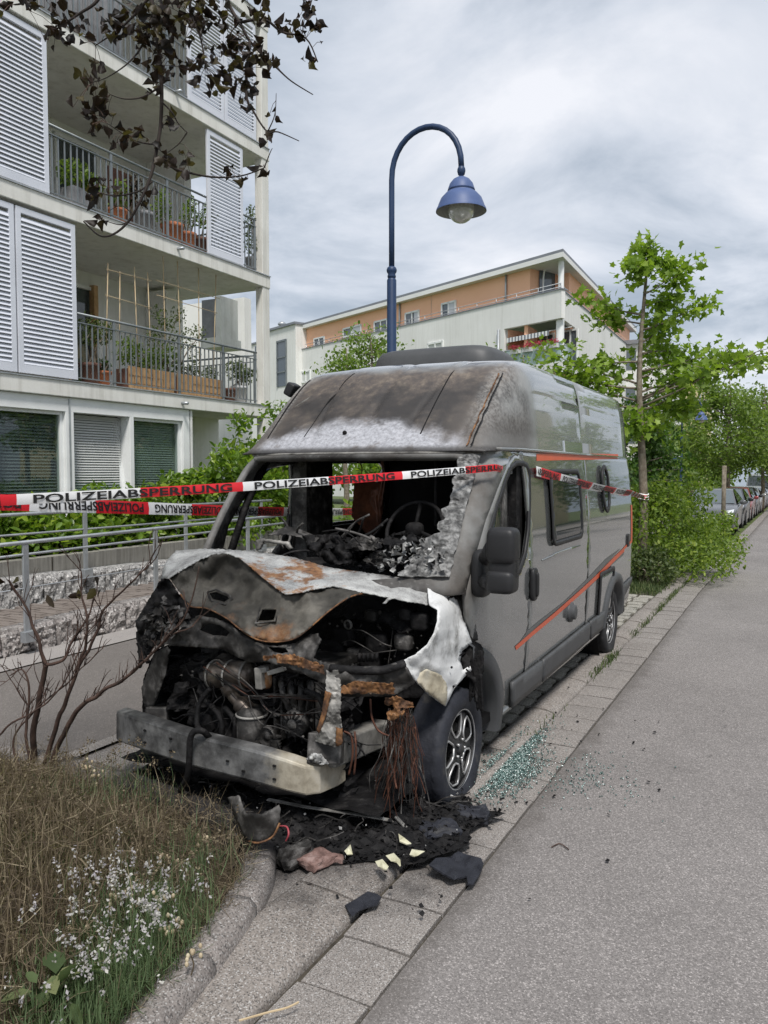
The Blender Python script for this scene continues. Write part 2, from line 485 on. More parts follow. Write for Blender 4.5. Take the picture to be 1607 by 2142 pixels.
def scatter(name, tmpl, pos, rot, scl, mat, parent=None, smooth=False):
    pos = np.asarray(pos, float); n = len(pos); T = np.array(tmpl[0], float); k = len(T)
    scl = np.broadcast_to(np.asarray(scl, float), (n,)) if np.ndim(scl) < 2 else np.asarray(scl)
    L = T[None] * (scl[:, None, None] if scl.ndim == 1 else scl[:, None, :])
    V = np.einsum('nij,nkj->nki', rot, L) + pos[:, None]
    faces = tmpl[1]; lens = [len(f) for f in faces]; idx = np.concatenate([np.array(f) for f in faces])
    LI = (idx[None] + (np.arange(n) * k)[:, None]).ravel(); starts = np.concatenate([[0], np.cumsum(lens)[:-1]])
    LS = (starts[None] + (np.arange(n) * len(idx))[:, None]).ravel()
    me = bpy.data.meshes.new(name)
    me.vertices.add(n * k); me.vertices.foreach_set('co', V.ravel())
    me.loops.add(len(LI)); me.loops.foreach_set('vertex_index', LI.astype(np.int32))
    me.polygons.add(len(LS)); me.polygons.foreach_set('loop_start', LS.astype(np.int32))
    me.update(calc_edges=True); me.validate()
    o = link_mesh(name, me, mat, parent, smooth)
    if parent is not None and name not in ('crown', 'foliage'): o['kind'] = 'stuff'
    return o
def in_ellipsoid(n, c, r, power=0.45):
    d = nrng.normal(size=(n, 3)); d /= np.linalg.norm(d, axis=1)[:, None]
    return np.array(c) + d * (nrng.uniform(0, 1, n) ** power)[:, None] * np.array(r)
def clumps(n, blobs, power=.4):
    """points spread through many overlapping ellipsoids given as (centre, radii)"""
    w = np.array([b[1][0] * b[1][1] * b[1][2] for b in blobs]) ** .66; w /= w.sum(); k = nrng.multinomial(n, w)
    return np.concatenate([in_ellipsoid(int(a), b[0], b[1], power) for a, b in zip(k, blobs) if a])
# ================================================================== THE GROUND
def gz(y): return 0.0 if y < 13 else -0.014 * (y - 13)
def soot_mask(t):
    """charred stain left on the paving by the fire, with a ragged outline"""
    o = t.xyz()
    dx = t.math('SUBTRACT', o[0], -2.55); dy = t.math('SUBTRACT', o[1], 3.45)
    d = t.math('SQRT', t.math('ADD', t.math('MULTIPLY', t.math('MULTIPLY', dx, dx), .62), t.math('MULTIPLY', dy, dy)))
    d = t.math('ADD', d, t.math('MULTIPLY', t.math('SUBTRACT', t.noise(3.2, 6, .65), .5), 1.15))
    return t.rng(d, 1.12, .5, 0, 1)
def stone_mat(name, lo, hi, speck=220, soot=True, bump=.35, rough=.85, bright=.62, dots=True, big=1.7):
    t = NT(name)
    c = t.ramp(t.noise(big, 5, .6), [(.3, lo), (.7, hi)])
    c = t.mix(.85, c, t.ramp(t.noise(speck * .55, 2, .5), [(.3, .62), (.52, 1.0), (.72, 1.2)]), 'MULTIPLY')
    if dots:
        v = t.voro(speck, 'F1', 1)
        r = t.n('ShaderNodeSeparateColor'); t.t.links.new(v, r.inputs[0])
        f = t.ramp(r.outputs[0], [(0, 0), (.80, 0), (.90, .5), (1, 1.0)])
        c = t.mix(f, c, (bright, bright * .97, bright * .93))
        g = t.ramp(r.outputs[1], [(0, .75), (.10, .75), (.25, 0), (1, 0)])
        c = t.mix(g, c, (.05, .047, .045))
    if soot:
        c = t.mix(t.math('MULTIPLY', soot_mask(t), .93), c, (.012, .011, .012))
    return t.out(c, rough, 0, t.bump(t.noise(speck * .7, 2, .6), bump, .004), .35)
def asphalt(name, base, soot):
    t = NT(name)
    lo = tuple(a * .86 for a in base); hi = tuple(a * 1.12 for a in base)
    c = t.ramp(t.noise(.45, 6, .6), [(.3, lo), (.7, hi)])
    c = t.mix(.6, c, t.ramp(t.noise(2.3, 7, .7, off=(4, 9, 0)), [(.28, .72), (.45, 1.0), (.7, 1.06)]), 'MULTIPLY')
    v = t.voro(170, 'F1', 1); r = t.n('ShaderNodeSeparateColor'); t.t.links.new(v, r.inputs[0])
    c = t.mix(1.0, c, t.ramp(r.outputs[0], [(0, .6), (.35, .88), (.75, 1.04), (.9, 1.35), (1, 1.8)]), 'MULTIPLY')
    o = t.xyz(); wob = t.math('MULTIPLY', t.math('SUBTRACT', t.noise(4.5, 6, .7, off=(2, 2, 0)), .5), .35)
    c = t.mix(t.rng(t.math('ADD', o[0], wob), -1.10, -1.27, 0, .55), c, (.085, .075, .066))
    c = t.mix(t.ramp(t.noise(.9, 8, .75, off=(11, 3, 0)), [(.60, 0), (.68, .28)]), c, (.12, .11, .105))
    e = t.voro(170, 'DISTANCE_TO_EDGE', 0)
    c = t.mix(t.rng(e, .0, .10, .4, 0), c, (.06, .056, .053))
    if soot: c = t.mix(t.math('MULTIPLY', soot_mask(t), .9), c, (.012, .011, .012))
    return t.out(c, .88, 0, t.bump(t.math('MINIMUM', e, .25), .5, .004), .35)
M['asphalt'] = asphalt('road_asphalt', (.228, .211, .202), True)
M['path_asphalt'] = asphalt('path_asphalt', (.245, .224, .212), True)
M['slab'] = stone_mat('gutter_slab', (.20, .18, .165), (.275, .25, .23), 260, bright=.45)
M['kerb'] = stone_mat('kerb_stone', (.19, .168, .15), (.28, .25, .225), 200, bright=.42)
M['bed_edge'] = stone_mat('bed_edge_stone', (.16, .142, .13), (.26, .232, .215), 180, bright=.40)
M['paver'] = stone_mat('paver_stone', (.24, .23, .20), (.36, .34, .29), 240, bright=.5)
M['smooth_path'] = stone_mat('path_strip', (.27, .25, .24), (.34, .32, .30), 300, dots=False)
M['granite'] = stone_mat('palisade_granite', (.23, .225, .215), (.43, .42, .41), 60, soot=False, bump=1.0, bright=.72, big=9)
M['granite_red'] = stone_mat('palisade_granite_red', (.19, .172, .162), (.37, .34, .325), 60, soot=False, bump=1.0, bright=.6, big=9)
M['joint'] = grime('joint_dirt', [(.3, (.03, .026, .02)), (.6, (.07, .06, .045)), (.75, (.08, .10, .035))], 14, rough=.95, bump=.5)
M['soil'] = grime('bed_soil', [(.3, (.045, .035, .025)), (.7, (.11, .085, .06))], 16, rough=.95, bump=.8, bdist=.02)
M['lawn'] = grime('lawn_ground', [(.3, (.05, .075, .02)), (.7, (.12, .15, .05))], 5, rough=.95, bump=.6, bdist=.02)
M['ramp_paving'] = grime('ramp_paving', [(.3, (.15, .125, .11)), (.7, (.22, .19, .17))], 3, rough=.9, bump=.3)

YS = [-14, 0, 6, 13, 20, 30, 45, 70, 110, 160, 240]
def strip(name, x0, x1, ys, dz, mat, kind='structure'):
    mb = MB()
    for y in ys:
        mb.v += [(x0, y, gz(y) + dz), (x1, y, gz(y) + dz)]
    for i in range(len(ys) - 1):
        mb.f.append((2 * i, 2 * i + 1, 2 * i + 3, 2 * i + 2)); mb.mi.append(0)
    o = mb.build(name, mat)
    tag(o, kind=kind); return o
strip('ground', -400, 400, [-60] + YS + [600], -.09, 'lawn')
strip('road', -1.262, 6.5, YS, 0.0, 'asphalt')
strip('far_pavement', 6.55, 10, YS, .06, 'smooth_path')
gutter = strip('gutter', -1.60, -1.258, [1.0, 13, 20, 45, 110], -.022, 'joint')
# gutter slabs, one by one
def slab_mesh(seed):
    r = random.Random(seed); mb = MB(); w, l, h = .148, .1535, .028
    nx = ny = 3
    def fn(a, b):
        x = -w + 2 * w * a; y = -l + 2 * l * b
        return (x, y, h - .004 * (abs(2 * a - 1) ** 8 + abs(2 * b - 1) ** 8))
    mb.grid(fn, 4, 4)
    rim = [fn(a, 0) for a in (0, .25, .5, .75, 1)] + [fn(1, b) for b in (.25, .5, .75, 1)] + [fn(a, 1) for a in (.75, .5, .25, 0)] + [fn(0, b) for b in (.75, .5, .25)]
    n = len(rim); o = len(mb.v); mb.v += rim + [(p[0], p[1], -.02) for p in rim]
    for i in range(n):
        mb.f.append((o + i, o + n + i, o + n + (i + 1) % n, o + (i + 1) % n)); mb.mi.append(0)
    me = mb.mesh('slab'); me.materials.append(M['slab']); return me
slab_me = slab_mesh(1)
y = 1.20; k = 0
while y < 17.5:
    share('slab', slab_me, gutter, (-1.426 + rng.uniform(-.004, .004), y, gz(y) - .024 + rng.uniform(-.003, .003)), (rng.uniform(-.01, .01), rng.uniform(-.01, .01), rng.uniform(-.012, .012)))
    y += .3225
strip('gutter_far', -1.57, -1.27, [17.5, 20, 45, 110], .004, 'slab')
# lowered kerb: rounded stones a metre long
kerb_bed = strip('kerb', -1.95, -1.595, [0.8, 6, 13, 16.2], -.03, 'joint')
def kerb_mesh():
    prof = [(.165, -.06), (.165, .0), (.155, .018), (.12, .034), (.03, .046), (-.10, .052), (-.15, .05), (-.165, .04), (-.165, -.06)]
    mb = MB(); L = .494
    def fn(a, b):
        x, z = prof[round(a * (len(prof) - 1))]
        yy = -L + 2 * L * b; e = .006 * (abs(2 * b - 1) ** 20)
        return (x, yy, z - e)
    mb.grid(fn, len(prof) - 1, 6)
    for yy in (-L, L):
        o = len(mb.v); mb.v += [(x, yy, z) for x, z in prof]; mb.f.append(tuple(range(o, o + len(prof)))); mb.mi.append(0)
    me = mb.mesh('kerb_stone'); me.materials.append(M['kerb']); me.shade_smooth(); return me
kme = kerb_mesh(); y = 1.35
while y < 16:
    nar = y > 3.9
    share('kerb_stone', kme, kerb_bed, (-1.685 if nar else -1.772, y, gz(y) - .008 + rng.uniform(-.003, .003)), (0, 0, rng.uniform(-.004, .004)), (.63 if nar else 1, 1, 1))
    y += 1.0
# parking bay: pavers with weedy joints
bay = strip('parking_bay', -4.08, -1.795, [3.85, 6, 12.6], .012, 'joint')
strip('bay_front', -4.08, -1.935, [2.6, 3.85], .013, 'slab')
def paver_mesh():
    mb = MB(); s = .098
    mb.grid(lambda a, b: (-s + 2 * s * a, -s + 2 * s * b, .03 - .006 * (abs(2 * a - 1) ** 6 + abs(2 * b - 1) ** 6)), 4, 4)
    for (p, q) in (((-s, -s), (s, -s)), ((s, -s), (s, s)), ((s, s), (-s, s)), ((-s, s), (-s, -s))):
        mb.add([(*p, .022), (*q, .022), (*q, -.03), (*p, -.03)], [(0, 3, 2, 1)])
    me = mb.mesh('paver'); me.materials.append(M['paver']); return me
pme = paver_mesh(); y = 4.4; row = 0
while y < 12.1:
    for c in range(8):
        x = -1.90 - .232 * c - (.0 if row % 2 else .03)
        share('paver', pme, bay, (x, y, .012 + rng.uniform(-.004, .004)), (rng.uniform(-.02, .02), rng.uniform(-.02, .02), rng.uniform(-.03, .03)), (1, 1.0, 1))
    y += .228; row += 1
strip('pavement', -6.38, -4.13, [-6, 6, 13, 45, 110], .03, 'path_asphalt')
strip('pavement_strip', -6.86, -6.41, [-6, 6, 13, 45, 110], .034, 'smooth_path')
strip('pavement_joint', -6.43, -6.36, [-6, 6, 13, 45, 110], .022, 'joint')
strip('bay_edging', -4.16, -4.05, [2.4, 6, 13, 45], .036, 'slab')
# the planting bed in front of the van
bedpoly = [(-1.62, -3), (-1.74, .8), (-1.80, 1.5), (-1.88, 2.1), (-1.98, 2.5), (-2.14, 2.82), (-2.42, 3.02), (-3.1, 3.14), (-4.05, 3.2), (-4.6, 3.1), (-4.75, 2.4), (-4.75, -3)]
def bed_z(x, y):
    d = min(math.dist((x, y), p) for p in densify(bedpoly, .12))
    return .04 + .14 * sstep(0, .8, d) + .03 * NZ.noise(Vector((x * 2.3, y * 2.3, 1)))
bed = panel('planting_bed', bedpoly, [], .16, lambda a, b: (a, b, bed_z(a, b)), 'soil', None)
tag(bed, kind='structure')
def edge_stone(path, name, parent):
    pts = path; mb = MB(); prof = [(-.075, -.05), (-.075, .085), (-.05, .112), (0, .12), (.05, .112), (.078, .08), (.082, -.05)]
    for i, p in enumerate(pts):
        a = Vector(pts[max(i - 1, 0)]); b = Vector(pts[min(i + 1, len(pts) - 1)]); d = (b - a).normalized(); nrm = Vector((d.y, -d.x))
        for o, z in prof: mb.v.append((p[0] + nrm.x * o, p[1] + nrm.y * o, z))
    k = len(prof)
    for i in range(len(pts) - 1):
        for j in range(k - 1):
            a = i * k + j; mb.f.append((a, a + k, a + k + 1, a + 1)); mb.mi.append(0)
    mb.f += [tuple(range(k)), tuple(range((len(pts) - 1) * k, len(pts) * k))[::-1]]; mb.mi += [0, 0]
    return mb.build(name, 'bed_edge', parent, True, fix=True)
epath = [(p.x, p.y) for p in smooth_line([(-1.60, -.5, 0), (-1.70, .8, 0), (-1.80, 1.6, 0), (-1.90, 2.15, 0), (-2.0, 2.52, 0), (-2.14, 2.84, 0), (-2.38, 3.06, 0), (-3.0, 3.2, 0), (-3.9, 3.28, 0), (-4.6, 3.2, 0)], 8)]
edging = tag(bpy.data.objects.new('bed_edging', None), 'low rounded granite edging around the dry planting bed', 'edging'); COL.objects.link(edging)
for a in range(0, len(epath) - 8, 8):
    seg = epath[a:a + 9]; seg = [Vector(p) for p in seg]
    seg[0] = seg[0] + (seg[1] - seg[0]) * .04; seg[-1] = seg[-1] + (seg[-2] - seg[-1]) * .04
    edge_stone([tuple(p) for p in seg], 'edge_stone', edging)
# weeds in the kerb joint and grass strip beside the bay
def blades(name, pts, h, mat, label, lean=.4, w=1.0):
    n = len(pts); s = nrng.uniform(h * .45, h, n)
    o = scatter(name, T_BLADE, pts, upright_rot(n, lean), np.stack([s * w, s, s], 1), mat)
    return tag(o, label, 'grass' if 'grass' in name else 'weeds', kind='stuff')
wy = np.concatenate([nrng.normal(c, sd, n) for c, sd, n in [(7.9, .2, 260), (7.3, .2, 120), (9.2, .12, 60), (10.0, .3, 130), (11.2, .4, 260), (12.4, .4, 300), (14, .8, 200), (5.6, .2, 30)]])
wp = np.stack([-1.592 + nrng.normal(0, .022, len(wy)), wy, np.full(len(wy), -.01) + [gz(q) for q in wy]], 1)
blades('kerb_weeds', wp, .075, 'grass_green', 'green weeds growing in the joint between kerb and gutter slabs', .6, 2.6)
n = 700; wp = np.stack([nrng.uniform(-3.5, -1.82, n), nrng.uniform(8.6, 12.3, n), np.full(n, .01)], 1)
keep = np.array([NZ.noise(Vector((p[0] * 1.6, p[1] * 1.3, 2))) > .02 for p in wp])
blades('paving_weeds', wp[keep], .07, 'grass_green', 'green weeds growing between the parking bay pavers', .7, 2.2)
n = 3600; wp = np.stack([nrng.uniform(-4.0, -1.7, n), nrng.uniform(12.1, 13.7, n), np.full(n, .0)], 1)
blades('verge_grass', wp, .12, 'grass_green', 'short green grass in front of the big shrub', .5, 1.8)
# ================================================================== THE CAMPER VAN
XC = -2.635
VAN = thing('camper_van', 'burnt-out grey camper van with orange stripes and a destroyed engine bay', 'camper van', (XC, 6.1, 0))
HW = [(.2, .965), (.45, 1.0), (.8, 1.02), (1.2, 1.025), (1.5, 1.015), (1.8, .99), (2.03, .962), (2.3, .92)]
def hw(z): return interp(z, HW)
def hws(z): return (hw(z - .06) + hw(z) + hw(z + .06)) / 3
def sidepx(u, v, d=0.0):
    """photo pixel -> (y, z) on the van's right flank"""
    z = 1.0
    for _ in range(8):
        p = P(u, v, x=XC + hws(z) + d); z = p.z
    return (p.y, p.z)
def spx(pts): return [sidepx(*p) for p in pts]
def nose(y, s):            # the cab narrows towards the front
    return 1.0 - .05 * sstep(4.75, 3.9, y)
def rside(d=0.0): return lambda y, z: (XC + hws(z) * nose(y, 1) + d, y, z)
def lside(d=0.0): return lambda y, z: (XC - hws(z) * nose(y, 1) - d, y, z)
# paint: silver grey, scorched brown and black towards the cab
def van_paint():
    t = NT('van_paint'); o = t.xyz()
    base = t.ramp(t.noise(2.0, 4), [(.3, (.25, .262, .262)), (.7, (.28, .29, .288))])
    n1 = t.math('SUBTRACT', t.noise(2.6, 6, .62), .5); n2 = t.math('SUBTRACT', t.noise(9, 5, .65), .5)
    wob = t.math('ADD', t.math('MULTIPLY', n1, .55), t.math('MULTIPLY', n2, .2))
    # distance of the scorch behind the windscreen line: y measured along the raked pillar
    yl = t.math('SUBTRACT', o[1], t.math('MULTIPLY', t.math('SUBTRACT', o[2], 1.2), .62))
    f1 = t.math('ADD', yl, wob)
    scorch = t.rng(f1, 4.52, 4.05, 0, 1)
    col = t.mix(t.math('MULTIPLY', scorch, t.rng(t.noise(2.2, 5, .6, off=(1, 2, 3)), .35, .6, .5, .92)), base, (.085, .074, .064))
    black = t.rng(f1, 4.12, 3.86, 0, 1)
    col = t.mix(black, col, (.022, .02, .019))
    ash = t.math('MULTIPLY', black, t.ramp(t.noise(38, 4, .7), [(.56, 0), (.68, .35)]))
    col = t.mix(ash, col, (.34, .33, .32))
    dust = t.rng(t.math('ADD', o[2], t.math('MULTIPLY', n1, .5)), .7, .25, 0, .3)
    col = t.mix(dust, col, (.19, .18, .165))
    damaged = t.math('MAXIMUM', scorch, black)
    rough = t.rng(damaged, 0, 1, .15, .7)
    met = t.rng(damaged, 0, .6, .7, 0)
    return t.out(col, rough, met, t.bump(t.math('MULTIPLY', t.noise(60, 4), damaged), .25, .003), .5, **{'Coat Weight': t.rng(damaged, 0, .4, 1, 0), 'Coat Roughness': .03})
M['van_paint'] = van_paint()
def roof_paint():
    t = NT('roof_paint'); o = t.xyz()
    base = t.ramp(t.noise(2.0, 4), [(.3, (.29, .30, .30)), (.7, (.33, .34, .338))])
    n1 = t.math('SUBTRACT', t.noise(1.9, 6, .6, off=(2, 3, 1)), .5); n2 = t.math('SUBTRACT', t.noise(8, 6, .7), .5); n3 = t.noise(38, 5, .7)
    s = t.math('SUBTRACT', o[0], XC); sa = t.math('ABSOLUTE', s)
    # h: height up the front cap
    h = t.math('SUBTRACT', o[2], 2.0)
    w = t.math('ADD', t.math('MULTIPLY', n1, .34), t.math('MULTIPLY', n2, .10))
    hh = t.math('ADD', h, w)
    front = t.rng(o[1], 5.75, 5.30, 0, 1)
    # brown heat band across the cap
    brown = t.math('MULTIPLY', t.rng(hh, .70, .54, 0, 1), t.rng(t.math('ADD', sa, t.math('MULTIPLY', n1, .25)), .95, .80, 0, 1))
    brown = t.math('MULTIPLY', brown, front)
    streak = t.ramp(t.noise(16, 5, .7, off=(1, 7, 3)), [(.36, (.045, .034, .03)), (.52, (.085, .064, .05)), (.70, (.17, .135, .10))])
    col = t.mix(t.math('MULTIPLY', brown, .93), base, streak)
    dark = t.math('MULTIPLY', t.math('MULTIPLY', t.rng(hh, .52, .40, 0, 1), t.rng(hh, .06, .2, 0, 1)), front)
    dark = t.math('MULTIPLY', dark, t.rng(t.noise(2.6, 5, .6, off=(9, 2, 2)), .36, .56, .3, 1))
    col = t.mix(t.math('MULTIPLY', dark, .92), col, (.022, .02, .02))
    side = t.math('MULTIPLY', t.math('MULTIPLY', t.rng(t.math('ADD', sa, t.math('MULTIPLY', n2, .1)), .55, .72, 0, 1), t.rng(hh, .38, .24, 0, 1)), front)
    col = t.mix(t.math('MULTIPLY', side, .7), col, (.07, .06, .053))
    # pale burnt-out patch low in the middle
    ashm = t.math('MULTIPLY', t.rng(t.math('ADD', hh, t.math('MULTIPLY', t.math('MULTIPLY', s, s), .20)), .27, .16, 0, 1), t.rng(sa, .86, .70, 0, 1))
    ashm = t.math('MULTIPLY', ashm, front)
    ash = t.ramp(n3, [(.28, (.17, .17, .185)), (.48, (.32, .325, .35)), (.66, (.44, .445, .475))])
    col = t.mix(t.math('MULTIPLY', ashm, t.rng(t.noise(5.5, 6, .7, off=(4, 4, 9)), .30, .46, .15, 1)), col, ash)
    edge = t.math('MULTIPLY', t.rng(h, .045, .012, 0, .85), front)
    col = t.mix(edge, col, (.03, .027, .026))
    corner = t.math('MULTIPLY', t.math('MULTIPLY', t.rng(sa, .70, .80, 0, 1), front), t.rng(n3, .40, .62, .1, .45))
    col = t.mix(t.math('MULTIPLY', corner, t.rng(h, .05, .3, .2, 1)), col, (.36, .355, .34))
    burnt = t.math('MULTIPLY', front, t.rng(h, .68, .5, 0, 1))
    rough = t.rng(burnt, 0, 1, .24, .66); met = t.rng(burnt, 0, .6, .45, .0)
    return t.out(col, rough, met, t.bump(t.math('MULTIPLY', t.noise(90, 4, .7), burnt), .35, .003), .5, **{'Coat Weight': t.rng(burnt, 0, .4, 1, 0), 'Coat Roughness': .03})
M['roof_paint'] = roof_paint()
M['soot'] = grime('soot', [(.3, (.003, .003, .0035)), (.55, (.010, .0095, .010)), (.76, (.04, .038, .037))], 14, 7, rough=.72, bump=.8, bdist=.012, bscale=30, spec=.22)
M['soot_flat'] = grime('soot_flat', [(.3, (.004, .004, .0045)), (.6, (.009, .0085, .009)), (.8, (.025, .023, .022))], 6, 6, rough=.8, bump=.4, bdist=.006, spec=.2)
M['soot_metal'] = grime('sooty_metal', [(.32, (.010, .0095, .0095)), (.48, (.036, .034, .032)), (.60, (.11, .105, .10)), (.74, (.29, .28, .26))], 9, 9, rough=.62, metal=.25, bump=.4, bdist=.004, bscale=45, nrough=.66)
M['bare_metal'] = grime('fired_metal', [(.28, (.03, .028, .027)), (.42, (.15, .145, .135)), (.56, (.29, .28, .26)), (.74, (.42, .41, .385))], 5, 8, rough=.6, metal=.2, bump=.4, bdist=.004, bscale=55, nrough=.68)
M['rust'] = grime('rust', [(.30, (.025, .018, .015)), (.46, (.10, .05, .026)), (.58, (.26, .125, .05)), (.72, (.36, .30, .24))], 11, 8, rough=.85, bump=.5, bdist=.004, bscale=60, nrough=.68)
M['copper'] = grime('copper_wire', [(.3, (.025, .013, .01)), (.6, (.11, .045, .028)), (.8, (.22, .11, .07))], 20, rough=.55, metal=.3, bump=0)
M['ash_white'] = grime('white_ash', [(.26, (.06, .06, .06)), (.37, (.33, .33, .32)), (.5, (.60, .605, .60)), (.75, (.68, .685, .68))], 6, 9, rough=.8, bump=.35, bdist=.003, bscale=70, nrough=.72)
def hood_mat():
    t = NT('fired_bonnet'); o = t.xyz()
    g = t.ramp(t.noise(7, 8, .7), [(.26, (.08, .078, .075)), (.40, (.26, .26, .255)), (.56, (.43, .435, .425)), (.8, (.54, .54, .525))])
    g = t.mix(.8, g, t.ramp(t.noise(150, 2, .6), [(.34, .5), (.5, 1.0)]), 'MULTIPLY')
    r = t.ramp(t.noise(16, 6, .7, off=(5, 5, 5)), [(.3, (.05, .03, .018)), (.5, (.22, .10, .04)), (.7, (.36, .22, .11))])
    dx = t.math('ABSOLUTE', t.math('SUBTRACT', o[0], -2.55))
    m = t.rng(t.math('ADD', dx, t.math('MULTIPLY', t.math('SUBTRACT', t.noise(7, 7, .72, off=(2, 2, 2)), .5), 2.0)), .24, .0, 0, .95)
    c = t.mix(m, g, r)
    return t.out(c, .72, .1, t.bump(t.noise(60, 5, .65), .35, .004), .35)
M['fired_bonnet'] = hood_mat()
def inner_mat():
    t = NT('fired_inner'); o = t.xyz()
    g = t.ramp(t.noise(5, 8, .66), [(.3, (.02, .019, .017)), (.5, (.06, .056, .048)), (.72, (.15, .14, .12))])
    r = t.ramp(t.noise(20, 6, .7, off=(5, 5, 5)), [(.3, (.05, .03, .018)), (.5, (.19, .085, .032)), (.7, (.28, .18, .10))])
    m = t.rng(t.math('ADD', o[2], t.math('MULTIPLY', t.math('SUBTRACT', t.noise(6, 7, .7), .5), .55)), 1.10, .97, 0, .85)
    return t.out(t.mix(m, g, r), .7, .15, t.bump(t.noise(50, 5, .65), .4, .004), .35)
M['fired_inner'] = inner_mat()
M['orange'] = grime('stripe_orange', [(.3, (.50, .085, .035)), (.7, (.58, .11, .05))], 3, rough=.35, bump=0)
M['decal_grey'] = grime('stripe_grey', [(.3, (.10, .105, .105)), (.7, (.12, .125, .125))], 3, rough=.3, metal=.3, bump=0)
M['tyre'] = grime('tyre_rubber', [(.3, (.014, .014, .016)), (.55, (.026, .026, .028)), (.75, (.06, .058, .055))], 9, 6, rough=.8, bump=.25, bscale=80)
M['tyre_burnt'] = grime('burnt_tyre', [(.3, (.012, .013, .018)), (.55, (.022, .024, .032)), (.75, (.06, .058, .055))], 9, 6, rough=.72, bump=.5, bscale=60, bdist=.006)
M['alloy_black'] = grime('alloy_black', [(.3, (.02, .02, .021)), (.7, (.04, .04, .042))], 8, rough=.4, bump=.1)
M['alloy_bright'] = grime('alloy_bright', [(.3, (.34, .34, .34)), (.7, (.55, .55, .55))], 12, rough=.38, metal=.6, bump=.1)

# ---- flank panels
B_SEAM = 5.255; MID = 7.0; REAR = 9.1; DRIP = 2.03
door_px = [(1000, 1338), (992, 1290), (989, 1238), (1003, 1170), (1021, 1090), (1042, 1022), (1062, 972), (1078, 951), (1095, 944), (1112, 947), (1120, 958)]
door_front = spx(door_px)
FH = (4.12, .27)           # front hub (y, z)
RH = (8.16, .345)          # rear hub
def arc(c, r, a0, a1, n): return [(c[0] + r * math.cos(R(a0 + (a1 - a0) * i / n)), c[1] + r * math.sin(R(a0 + (a1 - a0) * i / n))) for i in range(n + 1)]
door_out = [p for p in door_front if p[1] < 1.99] + [(B_SEAM - .20, 1.995), (B_SEAM - .09, 1.985), (B_SEAM - .035, 1.93), (B_SEAM, 1.80), (B_SEAM + .02, 1.4), (B_SEAM + .005, .9), (B_SEAM - .03, .5), (B_SEAM - .04, .30)]
arch_f = [p for p in arc(FH, .60, 2, 80, 12) if p[1] > .3]
door_poly = door_out + [(FH[0] + .60, .30)] + arch_f
door_poly = [p for p in door_poly]
win_px = [(1020, 1178), (1026, 1120), (1040, 1062), (1058, 1005), (1070, 977), (1081, 968), (1094, 968), (1103, 973), (1108, 990), (1109, 1050), (1107, 1110), (1100, 1160), (1088, 1195), (1070, 1208)]
win_poly = spx(win_px)
def mk_side(fn, suffix, flipf):
    mat = 'van_paint' if suffix == 'r' else 'soot_metal'
    d = panel('front_door', door_poly, [win_poly], .05, fn(), mat, VAN, .03, flip=flipf)
    holes2 = []
    if suffix == 'l': holes2 = [[(5.72, 1.42), (5.75, 1.9), (5.8, 1.94), (6.75, 1.95), (6.85, 1.9), (6.5, 1.42)]]
    s1 = [(B_SEAM + .008, 1.80), (B_SEAM - .027, 1.935), (B_SEAM - .06, 1.985), (B_SEAM - .06, DRIP), (MID - .004, DRIP), (MID - .004, .30), (B_SEAM - .032, .30), (B_SEAM - .022, .5), (B_SEAM + .013, .9), (B_SEAM + .028, 1.4)]
    panel('side_panel', s1, holes2, .06, fn(), 'van_paint', VAN, .03, flip=flipf)
    ra = arc(RH, .46, 180, 0, 18)
    ra = [p for p in ra if p[1] >= .345]
    s2 = [(MID + .004, DRIP), (REAR - .03, DRIP), (REAR, 1.7), (REAR + .02, 1.2), (REAR + .01, .55), (REAR - .05, .42), (RH[0] + .47, .40), (RH[0] + .46, .345)] + ra[::-1] + [(RH[0] - .465, .30), (MID + .004, .30)]
    panel('rear_side_panel', s2, [], .06, fn(), 'van_paint', VAN, .03, flip=flipf)
    return d
# orientation: outward normals so the thickness goes inwards
door_r = mk_side(rside, 'r', False)
door_l = mk_side(lside, 'l', True)
# dark window surround and quarter light of the driver's door
def offset_poly(poly, k):
    cx = sum(p[0] for p in poly) / len(poly); cy = sum(p[1] for p in poly) / len(poly)
    return [(cx + (p[0] - cx) * k, cy + (p[1] - cy) * k) for p in poly]
ring_out = offset_poly(win_poly, 1.0)
panel('window_frame', offset_poly(win_poly, 1.045), [offset_poly(win_poly, .94)], .05, rside(.004), 'black_plastic', door_r, .02)
divp = spx([(1056, 985), (1064, 985), (1062, 1180), (1052, 1180)])
panel('window_divider', divp, [], .05, rside(-.012), 'soot_metal', door_r, .02)
panel('quarter_light', spx([(1024, 1172), (1029, 1120), (1043, 1062), (1057, 1012), (1056, 1180)]), [], .06, rside(-.02), 'dark_glass', door_r, .005)
# charred rags left in the side window frame
rr = random.Random(3)
mb = MB()
for k in range(26):
    u0 = rr.uniform(1085, 1106); v0 = rr.uniform(975, 1170); yz = sidepx(u0, v0)
    p = Vector(rside(-.05 - rr.uniform(0, .12))(*yz))
    mb.tube([p, p + Vector((rr.uniform(-.03, .0), rr.uniform(-.02, .02), -rr.uniform(.06, .2))), p + Vector((rr.uniform(-.05, .0), rr.uniform(-.03, .03), -rr.uniform(.2, .34)))], [.012, .018, .005], 5)
mb.build('charred_seal', 'soot', door_r)['kind'] = 'stuff'
